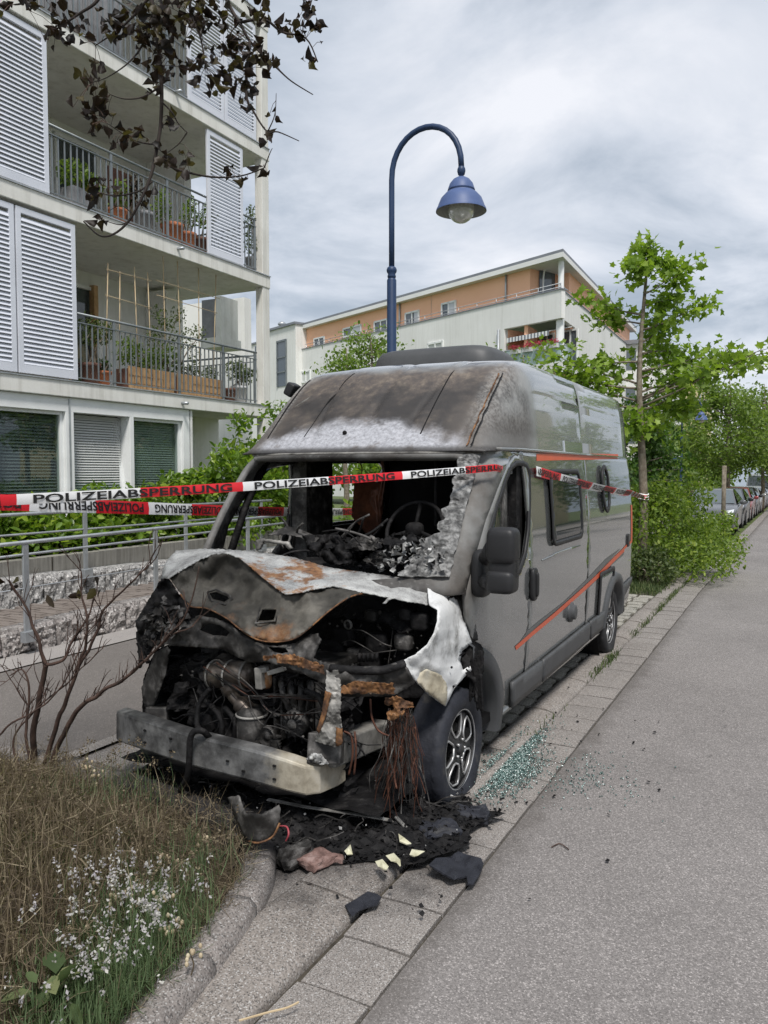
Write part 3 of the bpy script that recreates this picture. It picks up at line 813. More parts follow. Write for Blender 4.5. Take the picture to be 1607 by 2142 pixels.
# ---- high roof with the sloping front cap
CAP = [(4.50, 2.0), (4.56, 2.055), (4.70, 2.185), (4.90, 2.365), (5.10, 2.525), (5.25, 2.618), (5.38, 2.668), (5.55, 2.695), (5.9, 2.71)]
SEC = [(.962, 2.0), (.958, 2.06), (.945, 2.2), (.928, 2.36), (.91, 2.47), (.888, 2.55), (.862, 2.605), (.82, 2.636), (.74, 2.650), (.55, 2.656), (.3, 2.659), (0, 2.66)]
secpts = smooth_line([(a, b, 0) for a, b in SEC], 4)
seclen = [0.0]
for a, b in zip(secpts, secpts[1:]): seclen.append(seclen[-1] + (b - a).length)
def sec(q):
    q = abs(q); L = (1 - q) * seclen[-1]
    for i in range(len(secpts) - 1):
        if L <= seclen[i + 1] + 1e-9:
            t = (L - seclen[i]) / max(1e-9, seclen[i + 1] - seclen[i]); p = secpts[i].lerp(secpts[i + 1], t); return p.x, p.y
    return secpts[-1].x, secpts[-1].y
def groove(s, y, z):
    if y > 5.45: return 0.0
    g = 0.0
    for s0, k, w in ((-.40, .10, .013), (.46, -.16, .013), (-.78, .03, .010), (.06, -.02, .03), (.80, -.06, .012)):
        c = s0 + k * (5.2 - y); a = abs(s - c) / w
        g -= (.018 if w < .02 else .012) * math.exp(-a * a)
    # raised field between the two grooves and general fire warping
    g += .006 * sstep(-.42, -.38, s) * sstep(.50, .46, s)
    return g * sstep(2.03, 2.10, z)
def roof_pt(y, q):
    s, z = sec(q); s = math.copysign(s, q); zt = interp(y, CAP); zt2 = (interp(y - .04, CAP) + zt + interp(y + .04, CAP)) / 3 if y > 4.56 else zt
    z2 = 2.0 + (z - 2.0) * (zt2 - 2.0) / .66 
    fade = sstep(6.0, 4.9, y)
    yy = y + (.12 * (s / .96) ** 2 - .03) * fade
    sn = 1 - .03 * sstep(5.2, 4.5, y)
    g = groove(s, y, z2)
    warp = .010 * NZ.noise(Vector((s * 2.2, y * 2.5, 5))) * fade * sstep(2.0, 2.2, z2)
    return (XC + s * sn, yy - (g + warp) * .5, z2 + (g + warp) * .8)
ys = [4.50 + .95 * (i / 46) ** 1.0 for i in range(47)] + [5.6, 5.9, 6.3, MID - .005]
mb = MB()
NQ = 150
def roof_rows(yl):
    m = MB()
    for y_ in yl:
        for j in range(NQ + 1): m.v.append(roof_pt(y_, -1 + 2 * j / NQ))
    for i in range(len(yl) - 1):
        for j in range(NQ):
            a = i * (NQ + 1) + j; m.f.append((a, a + 1, a + NQ + 2, a + NQ + 1)); m.mi.append(0)
    return m
roof = roof_rows(ys).build('high_roof', 'roof_paint', VAN, True, solid=-.012, fix=False)
roof_rows([MID + .005, 7.4, 7.9, 8.4, 8.8, 8.97]).build('rear_roof', 'roof_paint', VAN, True, solid=-.012)
# roof side ribs (embossed window fields)
def roof_side_strip(y0, y1, z0, z1, name, mat, d=.004):
    m = MB()
    def fn(a, b):
        y_ = lerp(y0, y1, a); zz = lerp(z0, z1, b)
        best = None
        s = interp(zz, [(2.0, .962), (2.05, .958), (2.2, .938), (2.34, .912), (2.45, .882), (2.53, .845)])
        return (XC + s + d, y_, zz)
    m.grid(fn, 24, 6, flip=False)
    return m.build(name, mat, VAN, True, solid=.006)
def roof_patch(y0, y1, q0, q1, cut=0.0):
    m = MB()
    def fn(a, b):
        q = lerp(q0, q1, b); y_ = lerp(y0 + cut * b, y1, a); p = Vector(roof_pt(y_, q)); s, z = sec(q); n = Vector((.97, 0, .25)); return p + n * .003 * min(1, 12 * min(a, 1 - a, b * .4, (1 - b) * .4))
    m.grid(fn, 60, 16); return m.build('embossed_field', 'roof_paint', VAN, True)
for (y0, y1, cut) in ((5.45, 6.94, .22), (7.06, 8.80, 0)):
    roof_patch(y0, y1, .72, .625, cut); roof_patch(y0 - .12, y1, .925, .76, .12)
# drip rail
mb = MB()
mb.tube([(XC + .962 + .004, 4.72, 2.012), (XC + .968, 5.2, 2.02), (XC + .968, 7, 2.02), (XC + .965, 9.0, 2.02)], .012, 6)
mb.build('drip_rail', 'van_paint', VAN, True)
# scorched sealant in the roof seam
mb = MB(); pts = []
for i in range(30):
    y_ = 4.53 + .62 * i / 29; q = .565 - .02 * i / 29
    p = roof_pt(y_, q); pts.append((p[0] + .012 * NZ.noise(Vector((i * .4, 0, 3))), p[1] - .006, p[2] + .006))
mb.tube(pts, [.004 + .008 * abs(NZ.noise(Vector((i * .6, 2, 0)))) for i in range(30)], 6)
mb.build('burnt_sealant', 'rust', roof)
mb = MB(); pts = [(p[0] + .03, p[1] - .003, p[2] + .002) for p in pts]
mb.tube(pts, .005, 6); mb.build('seam_shadow', 'soot', roof)  # black tube laid beside the sealant as the seam's painted shadow
for q0, q1 in ((.315, .33), (-.24, -.285), (-.535, -.53)):
    mb = MB(); mb.tube([(p[0], p[1] + .004, p[2] - .003) for p in (roof_pt(4.62 + .62 * i / 24, lerp(q1, q0, i / 24)) for i in range(25))], .0075, 6); mb.build('roof_bead', 'soot_flat', roof, True)
p0 = Vector(roof_pt(4.63, -.05)); mb = MB(); superell(mb, p0 + Vector((0, -.004, .006)), (.016, .012, .016), .9, 12, 8); mb.build('washer_hole', 'soot_flat', roof)
p0 = Vector(roof_pt(4.88, -.42)); mb = MB()
mb.add([p0 + Vector(q) for q in ((-.06, -.012, .0), (.05, -.004, .05), (.075, -.002, .075), (.0, -.010, .035), (-.03, -.012, .02))], [(0, 1, 2, 3, 4)])
mb.build('paint_flake', 'paper_flake' if 'paper_flake' in M else 'bare_metal', roof, solid=.003)
# ---- windscreen surround: A pillars, header and cowl in one pressing
def ws(a, t):
    w = lerp(.975, .945, t); s = a * w
    y = lerp(3.72, 4.47, t) + lerp(.34, .17, t) * a * a - .02 * math.sin(math.pi * t)
    z = lerp(1.20, 2.0, t) - .02 * a * a * (1 - t)
    k = sstep(.86, 1.0, abs(a))
    if k > 0:
        ze = lerp(1.17, 2.0, t); ye = interp(ze, EDGE) - .004; xe = XC + math.copysign(hws(ze) * nose(ye, 1), a)
        b = (abs(a) - .86) / .14; y = lerp(y, ye, b ** 1.5); z = lerp(z, ze, b); return (lerp(XC + s, xe, b ** .7), y, z)
    return (XC + s, y, z)
EDGE = sorted((z, y) for y, z in door_front if z < 1.985); EDGE.append((2.0, EDGE[-1][1] + .03))
wo = [(-1, 0), (-.5, 0), (0, 0), (.5, 0), (1, 0), (1, .25), (1, .5), (1, .75), (1, 1.0), (.5, 1.0), (0, 1.0), (-.5, 1.0), (-1, 1.0), (-1, .75), (-1, .5), (-1, .25)]
wh = [(-.87, .10), (-.4, .06), (0, .05), (.4, .06), (.86, .12), (.875, .3), (.88, .6), (.87, .86), (.83, .955), (.4, .96), (0, .96), (-.4, .96), (-.86, .955), (-.89, .86), (-.90, .6), (-.895, .3)]
surround = panel('windscreen_surround', wo, [wh], .05, ws, 'van_paint', VAN, .045)
# melted laminated glass along the driver's side of the opening
rr = random.Random(11); mb = MB(); fl = MB()
outl = [(.90, .06), (.905, .97), (.86, .965)]
zz = []
t_ = .95
while t_ > .08:
    zz.append((.86 - .03 * rr.random() - .15 * sstep(.5, .1, t_) - .05 * NZ.noise(Vector((t_ * 14, 2, 0))), t_)); t_ -= rr.uniform(.015, .03)
outl = [(.90, .10), (.895, .97)] + zz
vs_, fs_ = fill2d(outl, [], .018)
def crump(a, b):
    p = Vector(ws(a, b)); k = .018 * NZ.noise(Vector((a * 22, b * 22, 1))) + .012 * NZ.noise(Vector((a * 60, b * 60, 4)))
    return p + Vector((0, -.012 - k, .012 + .5 * k))
fl.add([crump(a, b) for a, b in vs_], fs_)
M['melted_glass'] = grime('melted_glass', [(.3, (.02, .02, .02)), (.48, (.10, .10, .098)), (.62, (.24, .24, .235)), (.8, (.40, .40, .39))], 26, 6, rough=.5, bump=.6, bdist=.006, bscale=70)
fl.build('melted_windscreen_edge', 'melted_glass', VAN, False, solid=.006)
# header flange along the roof edge
mb = MB(); mb.tube([ws(a, .985) for a in np.linspace(-.9, .9, 30)], .008, 6)
mb.build('header_flange', 'bare_metal', surround, True)
# driver's pillar and wing base carry on behind the wing
# ---- rear wall, floor and dark interior shell
def rear_wall():
    mb = MB(); n = 24
    ring = []
    for j in range(n + 1):
        p = roof_pt(8.97, -1 + 2 * j / n); ring.append((p[0], 9.03, p[2]))
    low = [(XC + hws(z), 9.06, z) for z in (1.8, 1.4, 1.0, .6, .42)]
    lowl = [(XC - hws(z), 9.06, z) for z in (.42, .6, 1.0, 1.4, 1.8)]
    poly = ring + low + lowl; mb.add(poly, [tuple(range(len(poly)))])
    return mb.build('rear_wall', 'van_paint', VAN)
rear_wall()
mb = MB(); mb.box((XC - .97, 4.0, .30), (XC + .97, 9.0, .36)); mb.build('floor_pan', 'soot_flat', VAN)
mb = MB(); mb.grid(lambda a, b: (XC - .92 + 1.84 * a, 6.95 + .02 * NZ.noise(Vector((a * 9, b * 9, 0))), .36 + 2.15 * b), 12, 12); mb.build('light_block_partition', 'soot_flat', VAN, solid=.03)  # added black partition, keeps light from the rear out of the cab
# headliner and inner skins
mb = MB(); mb.grid(lambda a, b: (XC - .9 + 1.8 * a, 4.62 + 2.3 * b, 2.0 + .015 * NZ.noise(Vector((a * 8, b * 8, 3))) + .45 * sstep(0, .5, b)), 20, 24); mb.build('charred_headliner', 'soot', VAN, solid=.02)
mb = MB(); mb.box((XC + .86, 5.22, .36), (XC + .92, 6.95, 2.1)); mb.build('inner_side_lining', 'soot_flat', VAN)
mb = MB(); mb.box((XC + .80, 5.16, .36), (XC + .95, 5.30, 2.0)); mb.build('b_pillar', 'soot', VAN)
mb = MB(); mb.box((XC - .96, 5.26, .36), (XC - .82, 5.66, 2.0)); mb.build('b_pillar', 'soot_metal', VAN)
mb = MB(); mb.box((XC - .93, 5.66, .36), (XC - .88, 6.95, 1.40)); mb.box((XC - .93, 5.66, 1.97), (XC - .88, 6.95, 2.1)); mb.build('inner_side_lining', 'soot_flat', VAN)
# passenger side window post
mb = MB(); mb.tube([(XC - .95, 4.42, 1.2), (XC - .93, 4.62, 1.62), (XC - .90, 4.86, 1.98)], [.03, .026, .03], 6); mb.build('quarter_post', 'soot', VAN, True)
# ---- stripes, windows and fittings on the flank
def flank(name, px, mat, d, parent=None, thick=0, holes=(), step=.06):
    return panel(name, spx(px), [spx(h) for h in holes], step, rside(d), mat, parent or VAN, thick, offset=1)
flank('orange_stripe', [(1122, 949), (1180, 949), (1236, 949), (1270, 949.5), (1293, 950), (1293, 960), (1270, 960.5), (1236, 961.5), (1180, 962.5), (1122, 964)], 'orange', .002)
flank('orange_stripe', [(1077, 1352), (1112, 1321), (1160, 1281), (1210, 1237), (1250, 1200), (1285, 1164), (1304, 1146), (1306, 1153), (1286, 1173), (1250, 1210), (1210, 1247), (1160, 1291), (1112, 1331), (1079, 1360)], 'orange', .0035)
flank('orange_stripe', [(1319, 1056), (1322, 1056), (1322, 1134), (1305, 1150), (1304, 1145), (1319, 1131)], 'orange', .0035)
flank('grey_stripe', [(1086, 1345), (1103, 1319), (1130, 1297), (1180, 1258), (1225, 1214), (1268, 1168), (1298, 1147), (1270, 1178), (1228, 1219), (1180, 1262), (1130, 1305)], 'decal_grey', .002)
flank('grey_stripe', [(1222, 1231), (1270, 1181), (1306, 1154), (1304, 1161), (1268, 1192), (1226, 1236)], 'decal_grey', .002)
def rrect(y0, y1, z0, z1, r, n=6):
    out = []
    for cy_, cz_, a0 in ((y1 - r, z1 - r, 0), (y0 + r, z1 - r, 90), (y0 + r, z0 + r, 180), (y1 - r, z0 + r, 270)):
        for i in range(n + 1):
            a = R(a0 + 90 * i / n); out.append((cy_ + r * math.cos(a), cz_ + r * math.sin(a)))
    return out
(y0, z1), (y1, z0) = sidepx(1144, 988), sidepx(1213, 1119)
w1 = rrect(y0, y1, z0, z1, .07)
w = panel('camper_window', w1, [], .06, rside(.012), 'dark_glass', VAN, .012, offset=1)
panel('window_frame', rrect(y0 - .025, y1 + .025, z0 - .025, z1 + .025, .09), [rrect(y0 + .012, y1 - .012, z0 + .012, z1 - .012, .06)], .06, rside(.018), 'black_plastic', w, .01, offset=1)
(y0, z1), (y1, z0) = sidepx(1253, 979), sidepx(1271, 1065)
w1 = rrect(y0, y1, z0, z1, .13)
w = panel('camper_window', w1, [], .06, rside(.012), 'dark_glass', VAN, .012, offset=1)
panel('window_frame', rrect(y0 - .03, y1 + .03, z0 - .03, z1 + .03, .16), [rrect(y0 + .012, y1 - .012, z0 + .012, z1 - .012, .12)], .06, rside(.018), 'black_plastic', w, .014, offset=1)
# service hatch, water filler, handle, marker
(y0, z1), (y1, z0) = sidepx(1254, 1204), sidepx(1275, 1275)
h = panel('service_hatch', rrect(y0, y1, z0, z1, .03), [], .06, rside(.006), 'van_paint', VAN, .01, offset=1)
panel('hatch_frame', rrect(y0 - .03, y1 + .03, z0 - .03, z1 + .03, .04), [rrect(y0 + .012, y1 - .012, z0 + .012, z1 - .012, .03)], .06, rside(.01), 'black_plastic', h, .014, offset=1)
c = sidepx(1193, 1280); cc = Vector(rside(.0)(*c))
mb = MB(); mb.lathe([(.0, .05), (.045, .05), (.06, .045), (.06, .02), (.082, .016), (.085, 0)], cc, 'x', 24); mb.build('filler_cap', 'grey_plastic', VAN, True)
yz = sidepx(1113, 1222); hc = Vector(rside(.015)(*yz))
mb = MB(); superell(mb, hc, (.02, .055, .115), .5); hd = mb.build('door_handle', 'black_plastic', VAN, True)
mb = MB(); superell(mb, hc + Vector((.022, 0, .0)), (.014, .018, .085), .5); mb.build('grip', 'black_plastic', hd, True)
yz = sidepx(1313, 1130); hc = Vector(rside(.006)(*yz))
mb = MB(); superell(mb, hc, (.01, .05, .07), .3); mb.build('rear_reflector', 'black_plastic', VAN, True)
# bar added to the flank to stand for the swage line highlight
mb = MB(); mb.tube([Vector(rside(.002)(*sidepx(u, v))) for u, v in ((1134, 1172), (1165, 1157), (1190, 1148), (1214, 1141))], [.006, .013, .013, .005], 6); mb.build('swage_highlight', 'van_paint', VAN, True)
# skirts
for px in ([(1065, 1427), (1128, 1381), (1125, 1426), (1063, 1479)], [(1131, 1379), (1228, 1301), (1226, 1338), (1127, 1425)], [(1231, 1299), (1262, 1276), (1258, 1311), (1229, 1337)]):
    flank('lower_skirt', px, 'grey_plastic', .006, thick=.025)
mb = MB(); mb.tube([Vector(rside(-.02)(yy, .295)) for yy in (4.74, 5.5, 6.5, 7.66)], .03, 8); mb.build('sill', 'van_paint', VAN, True)
# wheel arches
def arch(c, r0, r1, a0, a1, name, d=.03):
    mb = MB(); n = 26
    prof = [(r0, -.09), (r0, d), (r0 + .03, d + .012), (r1 - .02, d + .008), (r1, .0)]
    for i in range(n + 1):
        a = R(a0 + (a1 - a0) * i / n)
        for r_, dd in prof:
            y_ = c[0] + r_ * math.cos(a); z_ = c[1] + r_ * math.sin(a); x_, _, _ = rside(dd)(y_, max(z_, .2)); mb.v.append((x_, y_, z_))
    k = len(prof)
    for i in range(n):
        for j in range(k - 1):
            q = i * k + j; mb.f.append((q, q + 1, q + k + 1, q + k)); mb.mi.append(0)
    return mb.build(name, 'grey_plastic', VAN, True, fix=True)
arch(FH, .50, .615, -4, 84, 'front_wheel_arch')
arch(RH, .40, .50, 0, 180, 'rear_wheel_arch')
flank('rear_bumper_corner', [(1303, 1222), (1320, 1206), (1319, 1216), (1302, 1250), (1297, 1252)], 'grey_plastic', .004, thick=.012)
# wheel housings (dark)
def housing(c, r):
    mb = MB(); mb.lathe([(r, -.32), (r, .0)], (XC + .95, c[0], c[1] + .03), 'x', 32); mb.add([(XC + .63, c[0] + r * math.cos(2 * math.pi * j / 32), c[1] + .03 + r * math.sin(2 * math.pi * j / 32)) for j in range(32)], [tuple(range(32))]); return mb
housing(RH, .46).build('wheel_housing', 'soot_flat', VAN)
m_ = MB()
for i in range(15):
    a = R(-4 + 96 * i / 14)
    for x_ in (XC + .62, XC + .97): m_.v.append((x_, FH[0] + .56 * math.cos(a), FH[1] + .56 * math.sin(a)))
for i in range(14): m_.f.append((2 * i, 2 * i + 1, 2 * i + 3, 2 * i + 2)); m_.mi.append(0)
m_.build('wheel_housing', 'soot_flat', VAN, solid=.01)
# wheels
def wheel(c, side, flat, burnt):
    """c: hub centre; tyre with tread blocks, alloy face with five openings"""
    w = thing('wheel_tmp', None, None) if False else None
    rt, rr_, hwid = .345, .225, .112
    tm = MB(); n = 72
    prof = [(rr_ - .01, -hwid + .02), (rr_ + .015, -hwid + .008), (.265, -hwid), (.31, -hwid + .002), (.333, -hwid + .016), (rt, -hwid + .034)]
    xs = [-.062, -.054, -.022, -.014, .014, .022, .054, .062]
    for i, x_ in enumerate(xs):
        prof.append((rt if i % 4 in (0, 3) else rt - .012, x_)) if False else prof.append((rt - (.012 if i in (1, 2, 5, 6) and False else 0), x_))
    prof += [(a, -b) for a, b in prof[5::-1]]
    k = len(prof)
    for j in range(n):
        a = 2 * math.pi * j / n
        for i, (r_, x_) in enumerate(prof):
            rr2 = r_
            if 5 <= i <= 14:
                lug = (j + (i % 2)) % 3 == 0
                edge = abs(x_) > .05
                rr2 -= .010 if (lug and edge) else 0
            yy = rr2 * math.cos(a); zz = rr2 * math.sin(a)
            bulge = 1.0
            if zz < -rt + flat: 
                zz = -rt + flat; bulge = 1.12
            elif zz < -rt + flat + .09: bulge = 1 + .12 * (1 - (zz + rt - flat) / .09)
            tm.v.append((c[0] + side * x_ * bulge, c[1] + yy, c[2] + zz))
    for j in range(n):
        for i in range(k - 1):
            a, b = j * k + i, ((j + 1) % n) * k + i
            tm.f.append((a, b, b + 1, a + 1)); tm.mi.append(0)
    t = tm.build('wheel', 'tyre_burnt' if burnt else 'tyre', VAN, True, fix=True)
    t['label'] = 'tyre with five-opening alloy rim'
    # rim barrel
    m = MB(); m.lathe([(rr_ + .004, .09), (rr_ + .006, .075), (rr_ - .01, .06), (rr_ - .03, -.02), (rr_ - .03, -.10)], (c[0], c[1], c[2]), 'x', 48)
    if side < 0: m.v = [(2 * c[0] - p[0], p[1], p[2]) for p in m.v]
    m.build('rim', 'alloy_black', t, True)
    m = MB(); m.lathe([(rr_ + .005, .088), (rr_ + .006, .096), (rr_ - .004, .098), (rr_ - .008, .088)], c, 'x', 48, closed=True)
    m.build('rim_edge', 'alloy_bright', t, True)
    holes = []; a0 = 90 + (12 if burnt else 40)
    for q in range(5):
        cen = a0 + 72 * q
        pts = [(.085, cen - 15), (.105, cen - 24), (.17, cen - 25), (.2, cen - 21), (.206, cen), (.2, cen + 21), (.17, cen + 25), (.105, cen + 24), (.085, cen + 15)]
        poly = [(r_ * math.cos(R(a)), r_ * math.sin(R(a))) for r_, a in pts]; holes.append(poly)
    disc = [((rr_ - .006) * math.cos(R(a)), (rr_ - .006) * math.sin(R(a))) for a in range(0, 360, 6)]
    def face(a, b, d=0.0):
        r_ = math.hypot(a, b); return (c[0] + side * (.075 + .012 * (1 - r_ / rr_) - .03 * max(0, 1 - r_ / .05) * 0 + d), c[1] + a, c[2] + b)
    panel('rim_face', disc, holes, .03, face, 'alloy_black', t, .018, flip=side < 0)
    for poly in holes:
        m = MB(); m.tube([face(*p, d=.003) for p in densify(poly, .03)] + [face(*poly[0], d=.003)], .0065, 6); m.build('rim_trim', 'alloy_bright', t, True)
    m = MB(); m.lathe([(.0, .105), (.024, .104), (.032, .098), (.034, .08)], c, 'x', 20)
    m.build('hub_cap', 'alloy_black', t, True)
    for q in range(5):
        m = MB(); a = R(a0 + 36 + 72 * q); pc = Vector((c[0] + side * .088, c[1] + .055 * math.cos(a), c[2] + .055 * math.sin(a)))
        m.tube([pc, pc + Vector((side * .016, 0, 0))], .0085, 8); m.build('wheel_bolt', 'alloy_bright', t, True)
    m = MB(); m.lathe([(.0, .03), (.15, .03), (.15, .0), (.0, 0)], c, 'x', 32); m.build('brake_disc', 'soot_metal', t, True)
    return t
XW = XC + 1.025 - .135
wheel(Vector((XW, FH[0] - .03, .29)), 1, .055, True)
wheel(Vector((XW, RH[0], .345 - .012)), 1, .012, False)
wheel(Vector((2 * XC - XW, FH[0] - .03, .29)), -1, .055, True)
wheel(Vector((2 * XC - XW, RH[0], .333)), -1, .012, False)
# ---- door mirror
mc = P(1047, 1165, x=-1.40)
mb = MB(); superell(mb, mc + Vector((.01, .02, .06)), (.082, .075, .10), .42); mir = mb.build('door_mirror', 'black_plastic', VAN, True)
mb = MB(); superell(mb, mc + Vector((0.01, .03, -.04)), (.075, .065, .13), .4); mb.build('mirror_back', 'black_plastic', mir, True)
mb = MB(); superell(mb, mc + Vector((.005, .02, -.135)), (.08, .075, .065), .45); mb.build('mirror_foot', 'black_plastic', mir, True)
mb = MB()
for i in range(11):
    zz = mc.z + .035 - i * .0135
    mb.tube([mc + Vector((.03, -.03, zz - mc.z)), mc + Vector((.07, -.02, zz - mc.z)), mc + Vector((.09, .03, zz - mc.z))], .0045, 5)
mb.build('mirror_ribs', 'black_plastic', mir, True)['kind'] = 'stuff'
bp = P(992, 1200, x=XC + 1.0)
mb = MB(); superell(mb, bp + Vector((.03, .05, -.0)), (.05, .09, .14), .55); mb.build('mirror_base', 'black_plastic', mir, True)
mb = MB(); mb.tube([bp + Vector((.03, .06, .06)), mc + Vector((-.06, .03, .05))], .04, 10); mb.tube([bp + Vector((.03, .06, -.05)), mc + Vector((-.06, .03, -.14))], .045, 10); mb.build('mirror_arm', 'black_plastic', mir, True)
# ---- roof hood of the skylight
pL, pR = P(795, 745, y=6.6), P(1052, 745, y=6.6)
mb = MB()
def rb(a, b):
    th = 2 * math.pi * a
    ex = lambda w, m: math.copysign(abs(w) ** m, w)
    k = [1.0, 1.0, .97, .90, .80, 0][round(b * 5)]; hgt = [0, .10, .19, .245, .265, .265][round(b * 5)]
    return (lerp(pL.x, pR.x, .5) + (pR.x - pL.x) / 2 * k * ex(math.cos(th), .4), 6.75 + .42 * k * ex(math.sin(th), .4), 2.70 + hgt)
mb.grid(rb, 40, 5); mb.build('skylight_hood', 'grey_plastic', VAN, True)
mb = MB(); mb.box((pL.x + .3, 6.31, 2.72), (pR.x - .12, 6.36, 2.77)); mb.build('skylight_vent', 'black_plastic', VAN)
mb = MB(); superell(mb, P(612, 816, x=-3.62), (.04, .06, .055), .3, rot=Matrix.Rotation(.5, 3, 'Y')); mb.build('passenger_awning_end', 'black_plastic', VAN, True)
# ---- burnt cab interior
rr = random.Random(21)
def heap(name, x0, x1, y0, y1, zf, mat, parent, n=(46, 22), amp=.08, sc=7, seed=0, solid=0, kind=None):
    mb = MB()
    def fn(a, b):
        x = lerp(x0, x1, a); y = lerp(y0, y1, b)
        e = math.sin(math.pi * min(1, max(0, a))) ** .3 * 1.0
        z = zf(a, b) + amp * NZ.fractal(Vector((x * sc, y * sc, seed)), .7, 2.2, 4)
        return (x, y + .03 * NZ.noise(Vector((x * sc, y * sc, seed + 9))), z)
    mb.grid(fn, *n); o = mb.build(name, mat, parent, False)
    if kind: o['kind'] = kind
    return o
heap('charred_dashboard', XC - .93, XC + .93, 3.86, 4.75, lambda a, b: 1.13 + .06 * b + .10 * sstep(.1, .3, a) * sstep(.95, .6, a) * math.sin(math.pi * b) - .12 * sstep(.25, 0, b), 'soot', VAN, (70, 34), .06, 6)
heap('dashboard_remains', XC - .75, XC - .15, 4.0, 4.5, lambda a, b: 1.17 + .13 * math.sin(math.pi * a) * math.sin(math.pi * b), 'soot_metal', VAN, (34, 20), .05, 9, 4)
heap('dashboard_remains', XC + .15, XC + .80, 4.05, 4.6, lambda a, b: 1.15 + .17 * math.sin(math.pi * a) * math.sin(math.pi * b), 'soot', VAN, (34, 20), .05, 9, 8)
def flakes(name, n, box, size, mats, parent, flat=.5, seed=1):
    for i, m in enumerate(mats):
        k = n // len(mats); pos = np.stack([nrng.uniform(box[0][q], box[1][q], k) for q in range(3)], 1)
        s = nrng.uniform(size[0], size[1], k)
        o = scatter(name, T_FLAKE, pos, rand_rot(k, flat), s, m, parent); o['kind'] = 'stuff'
def flakes_on(name, px, n, yb, size, mat, parent, tilt=.6, lift=.02):
    pos = []
    while len(pos) < n:
        u = rr.uniform(min(p[0] for p in px), max(p[0] for p in px)); v = rr.uniform(min(p[1] for p in px), max(p[1] for p in px))
        if pip(u, v, px): pos.append(tuple(P(u, v, y=rr.uniform(*yb))))
    o = scatter(name, T_FLAKE, pos, rand_rot(n, tilt), nrng.uniform(size[0], size[1], n), mat, parent); o['kind'] = 'stuff'; return o
M['ash_pale'] = grime('pale_ash_flakes', [(.3, (.10, .10, .10)), (.5, (.32, .32, .31)), (.7, (.58, .58, .57))], 18, 6, rough=.8, bump=.4)
flakes_on('glass_flakes', [(760, 1178), (800, 1150), (880, 1130), (935, 1140), (930, 1185), (890, 1208), (800, 1196)], 150, (4.0, 4.12), (.015, .05), 'ash_pale', VAN)
flakes_on('char_flakes', [(640, 1160), (720, 1130), (900, 1120), (930, 1185), (890, 1208), (700, 1185)], 150, (3.97, 4.2), (.015, .045), 'soot', VAN, .9)
flakes_on('ash_flakes', [(840, 1125), (925, 1125), (930, 1150), (850, 1150)], 90, (4.15, 4.3), (.02, .05), 'melted_glass', VAN)
for k in range(14):
    u, v = rr.uniform(580, 800), rr.uniform(1125, 1165); q = P(u, v, y=rr.uniform(4.05, 4.3)); d = Vector((rr.uniform(-1, 1), rr.uniform(-.4, .4), rr.uniform(-.1, .5))).normalized(); pts = [q]
    for s_ in range(4): d = (d + Vector((rr.uniform(-.5, .5), rr.uniform(-.3, .3), rr.uniform(-.4, .2)))).normalized(); pts.append(pts[-1] + d * .07)
    mb = MB(); mb.tube(smooth_line(pts, 4), rr.uniform(.003, .009), 6); mb.build('burnt_strut', 'soot_metal' if k % 2 else 'soot', VAN, True)
for u, v, s_, sd in ((690, 1130, 34, 1), (760, 1135, 40, 2), (840, 1128, 44, 3), (800, 1165, 40, 4), (880, 1165, 34, 5)):
    sheet('charred_panel', [(u - s_, v + 6, 4.12), (u - s_ * .4, v - 12, 4.2), (u + s_ * .5, v - 14, 4.22), (u + s_, v, 4.15), (u + s_ * .7, v + 16, 4.08), (u - s_ * .3, v + 18, 4.05)], 'soot' if sd % 2 else 'soot_metal', VAN, crumple=.10, cs=.06, step=6, thick=.004, smooth=False, seed=sd, ragged=3)
# steering wheel
sc_ = P(868, 1108, y=4.62); mb = MB(); rim = []
tilt = Matrix.Rotation(R(62), 3, 'X')
for i in range(33):
    a = 2 * math.pi * i / 32; rim.append(sc_ + tilt @ Vector((.2 * math.cos(a), .2 * math.sin(a), 0)))
mb.tube(rim, .014, 8, cap=False)
for a in (200, 340, 90): mb.tube([sc_, sc_ + tilt @ Vector((.2 * math.cos(R(a)), .2 * math.sin(R(a)), 0))], .014, 6)
superell(mb, sc_, (.06, .05, .05), .7, 12, 8)
mb.build('steering_wheel', 'soot', VAN, True)
# seat frames, hanging lining, bracket of the passenger airbag
for sx in (XC - .48, XC + .48):
    mb = MB(); superell(mb, (sx, 5.1, 1.0), (.22, .08, .30), .6, 20, 14); superell(mb, (sx, 4.85, .82), (.25, .28, .10), .6, 20, 10)
    mb.build('burnt_seat', 'soot', VAN, True)
M['scorched_lining'] = grime('scorched_lining', [(.3, (.03, .012, .008)), (.5, (.12, .04, .018)), (.75, (.24, .09, .04))], 6, 6, rough=.85, bump=.3)
sheet('hanging_lining', [(742, 1005, 5.6), (800, 1008, 5.6), (802, 1060, 5.6), (795, 1110, 5.5), (770, 1120, 5.45), (735, 1080, 5.5)], 'scorched_lining', VAN, crumple=.08, step=9)
sheet('airbag_bracket', [(537, 1132, 4.05), (548, 1126, 4.05), (604, 1134, 4.05), (612, 1146, 4.05), (606, 1150, 4.05), (598, 1140, 4.05), (552, 1133, 4.05), (545, 1150, 4.05), (538, 1150, 4.05)], 'bare_metal', VAN, step=6, thick=.02)
sheet('torn_trim', [(560, 1120, 4.12), (600, 1100, 4.2), (640, 1112, 4.2), (668, 1125, 4.1), (655, 1142, 4.05), (632, 1125, 4.1), (600, 1118, 4.12)], 'soot_metal', VAN, crumple=.06, step=7)
sheet('torn_trim', [(632, 1120, 4.1), (700, 1118, 4.15), (732, 1125, 4.15), (738, 1180, 4.0), (690, 1180, 3.98), (650, 1150, 4.02)], 'soot', VAN, crumple=.12, cs=.06, step=6)
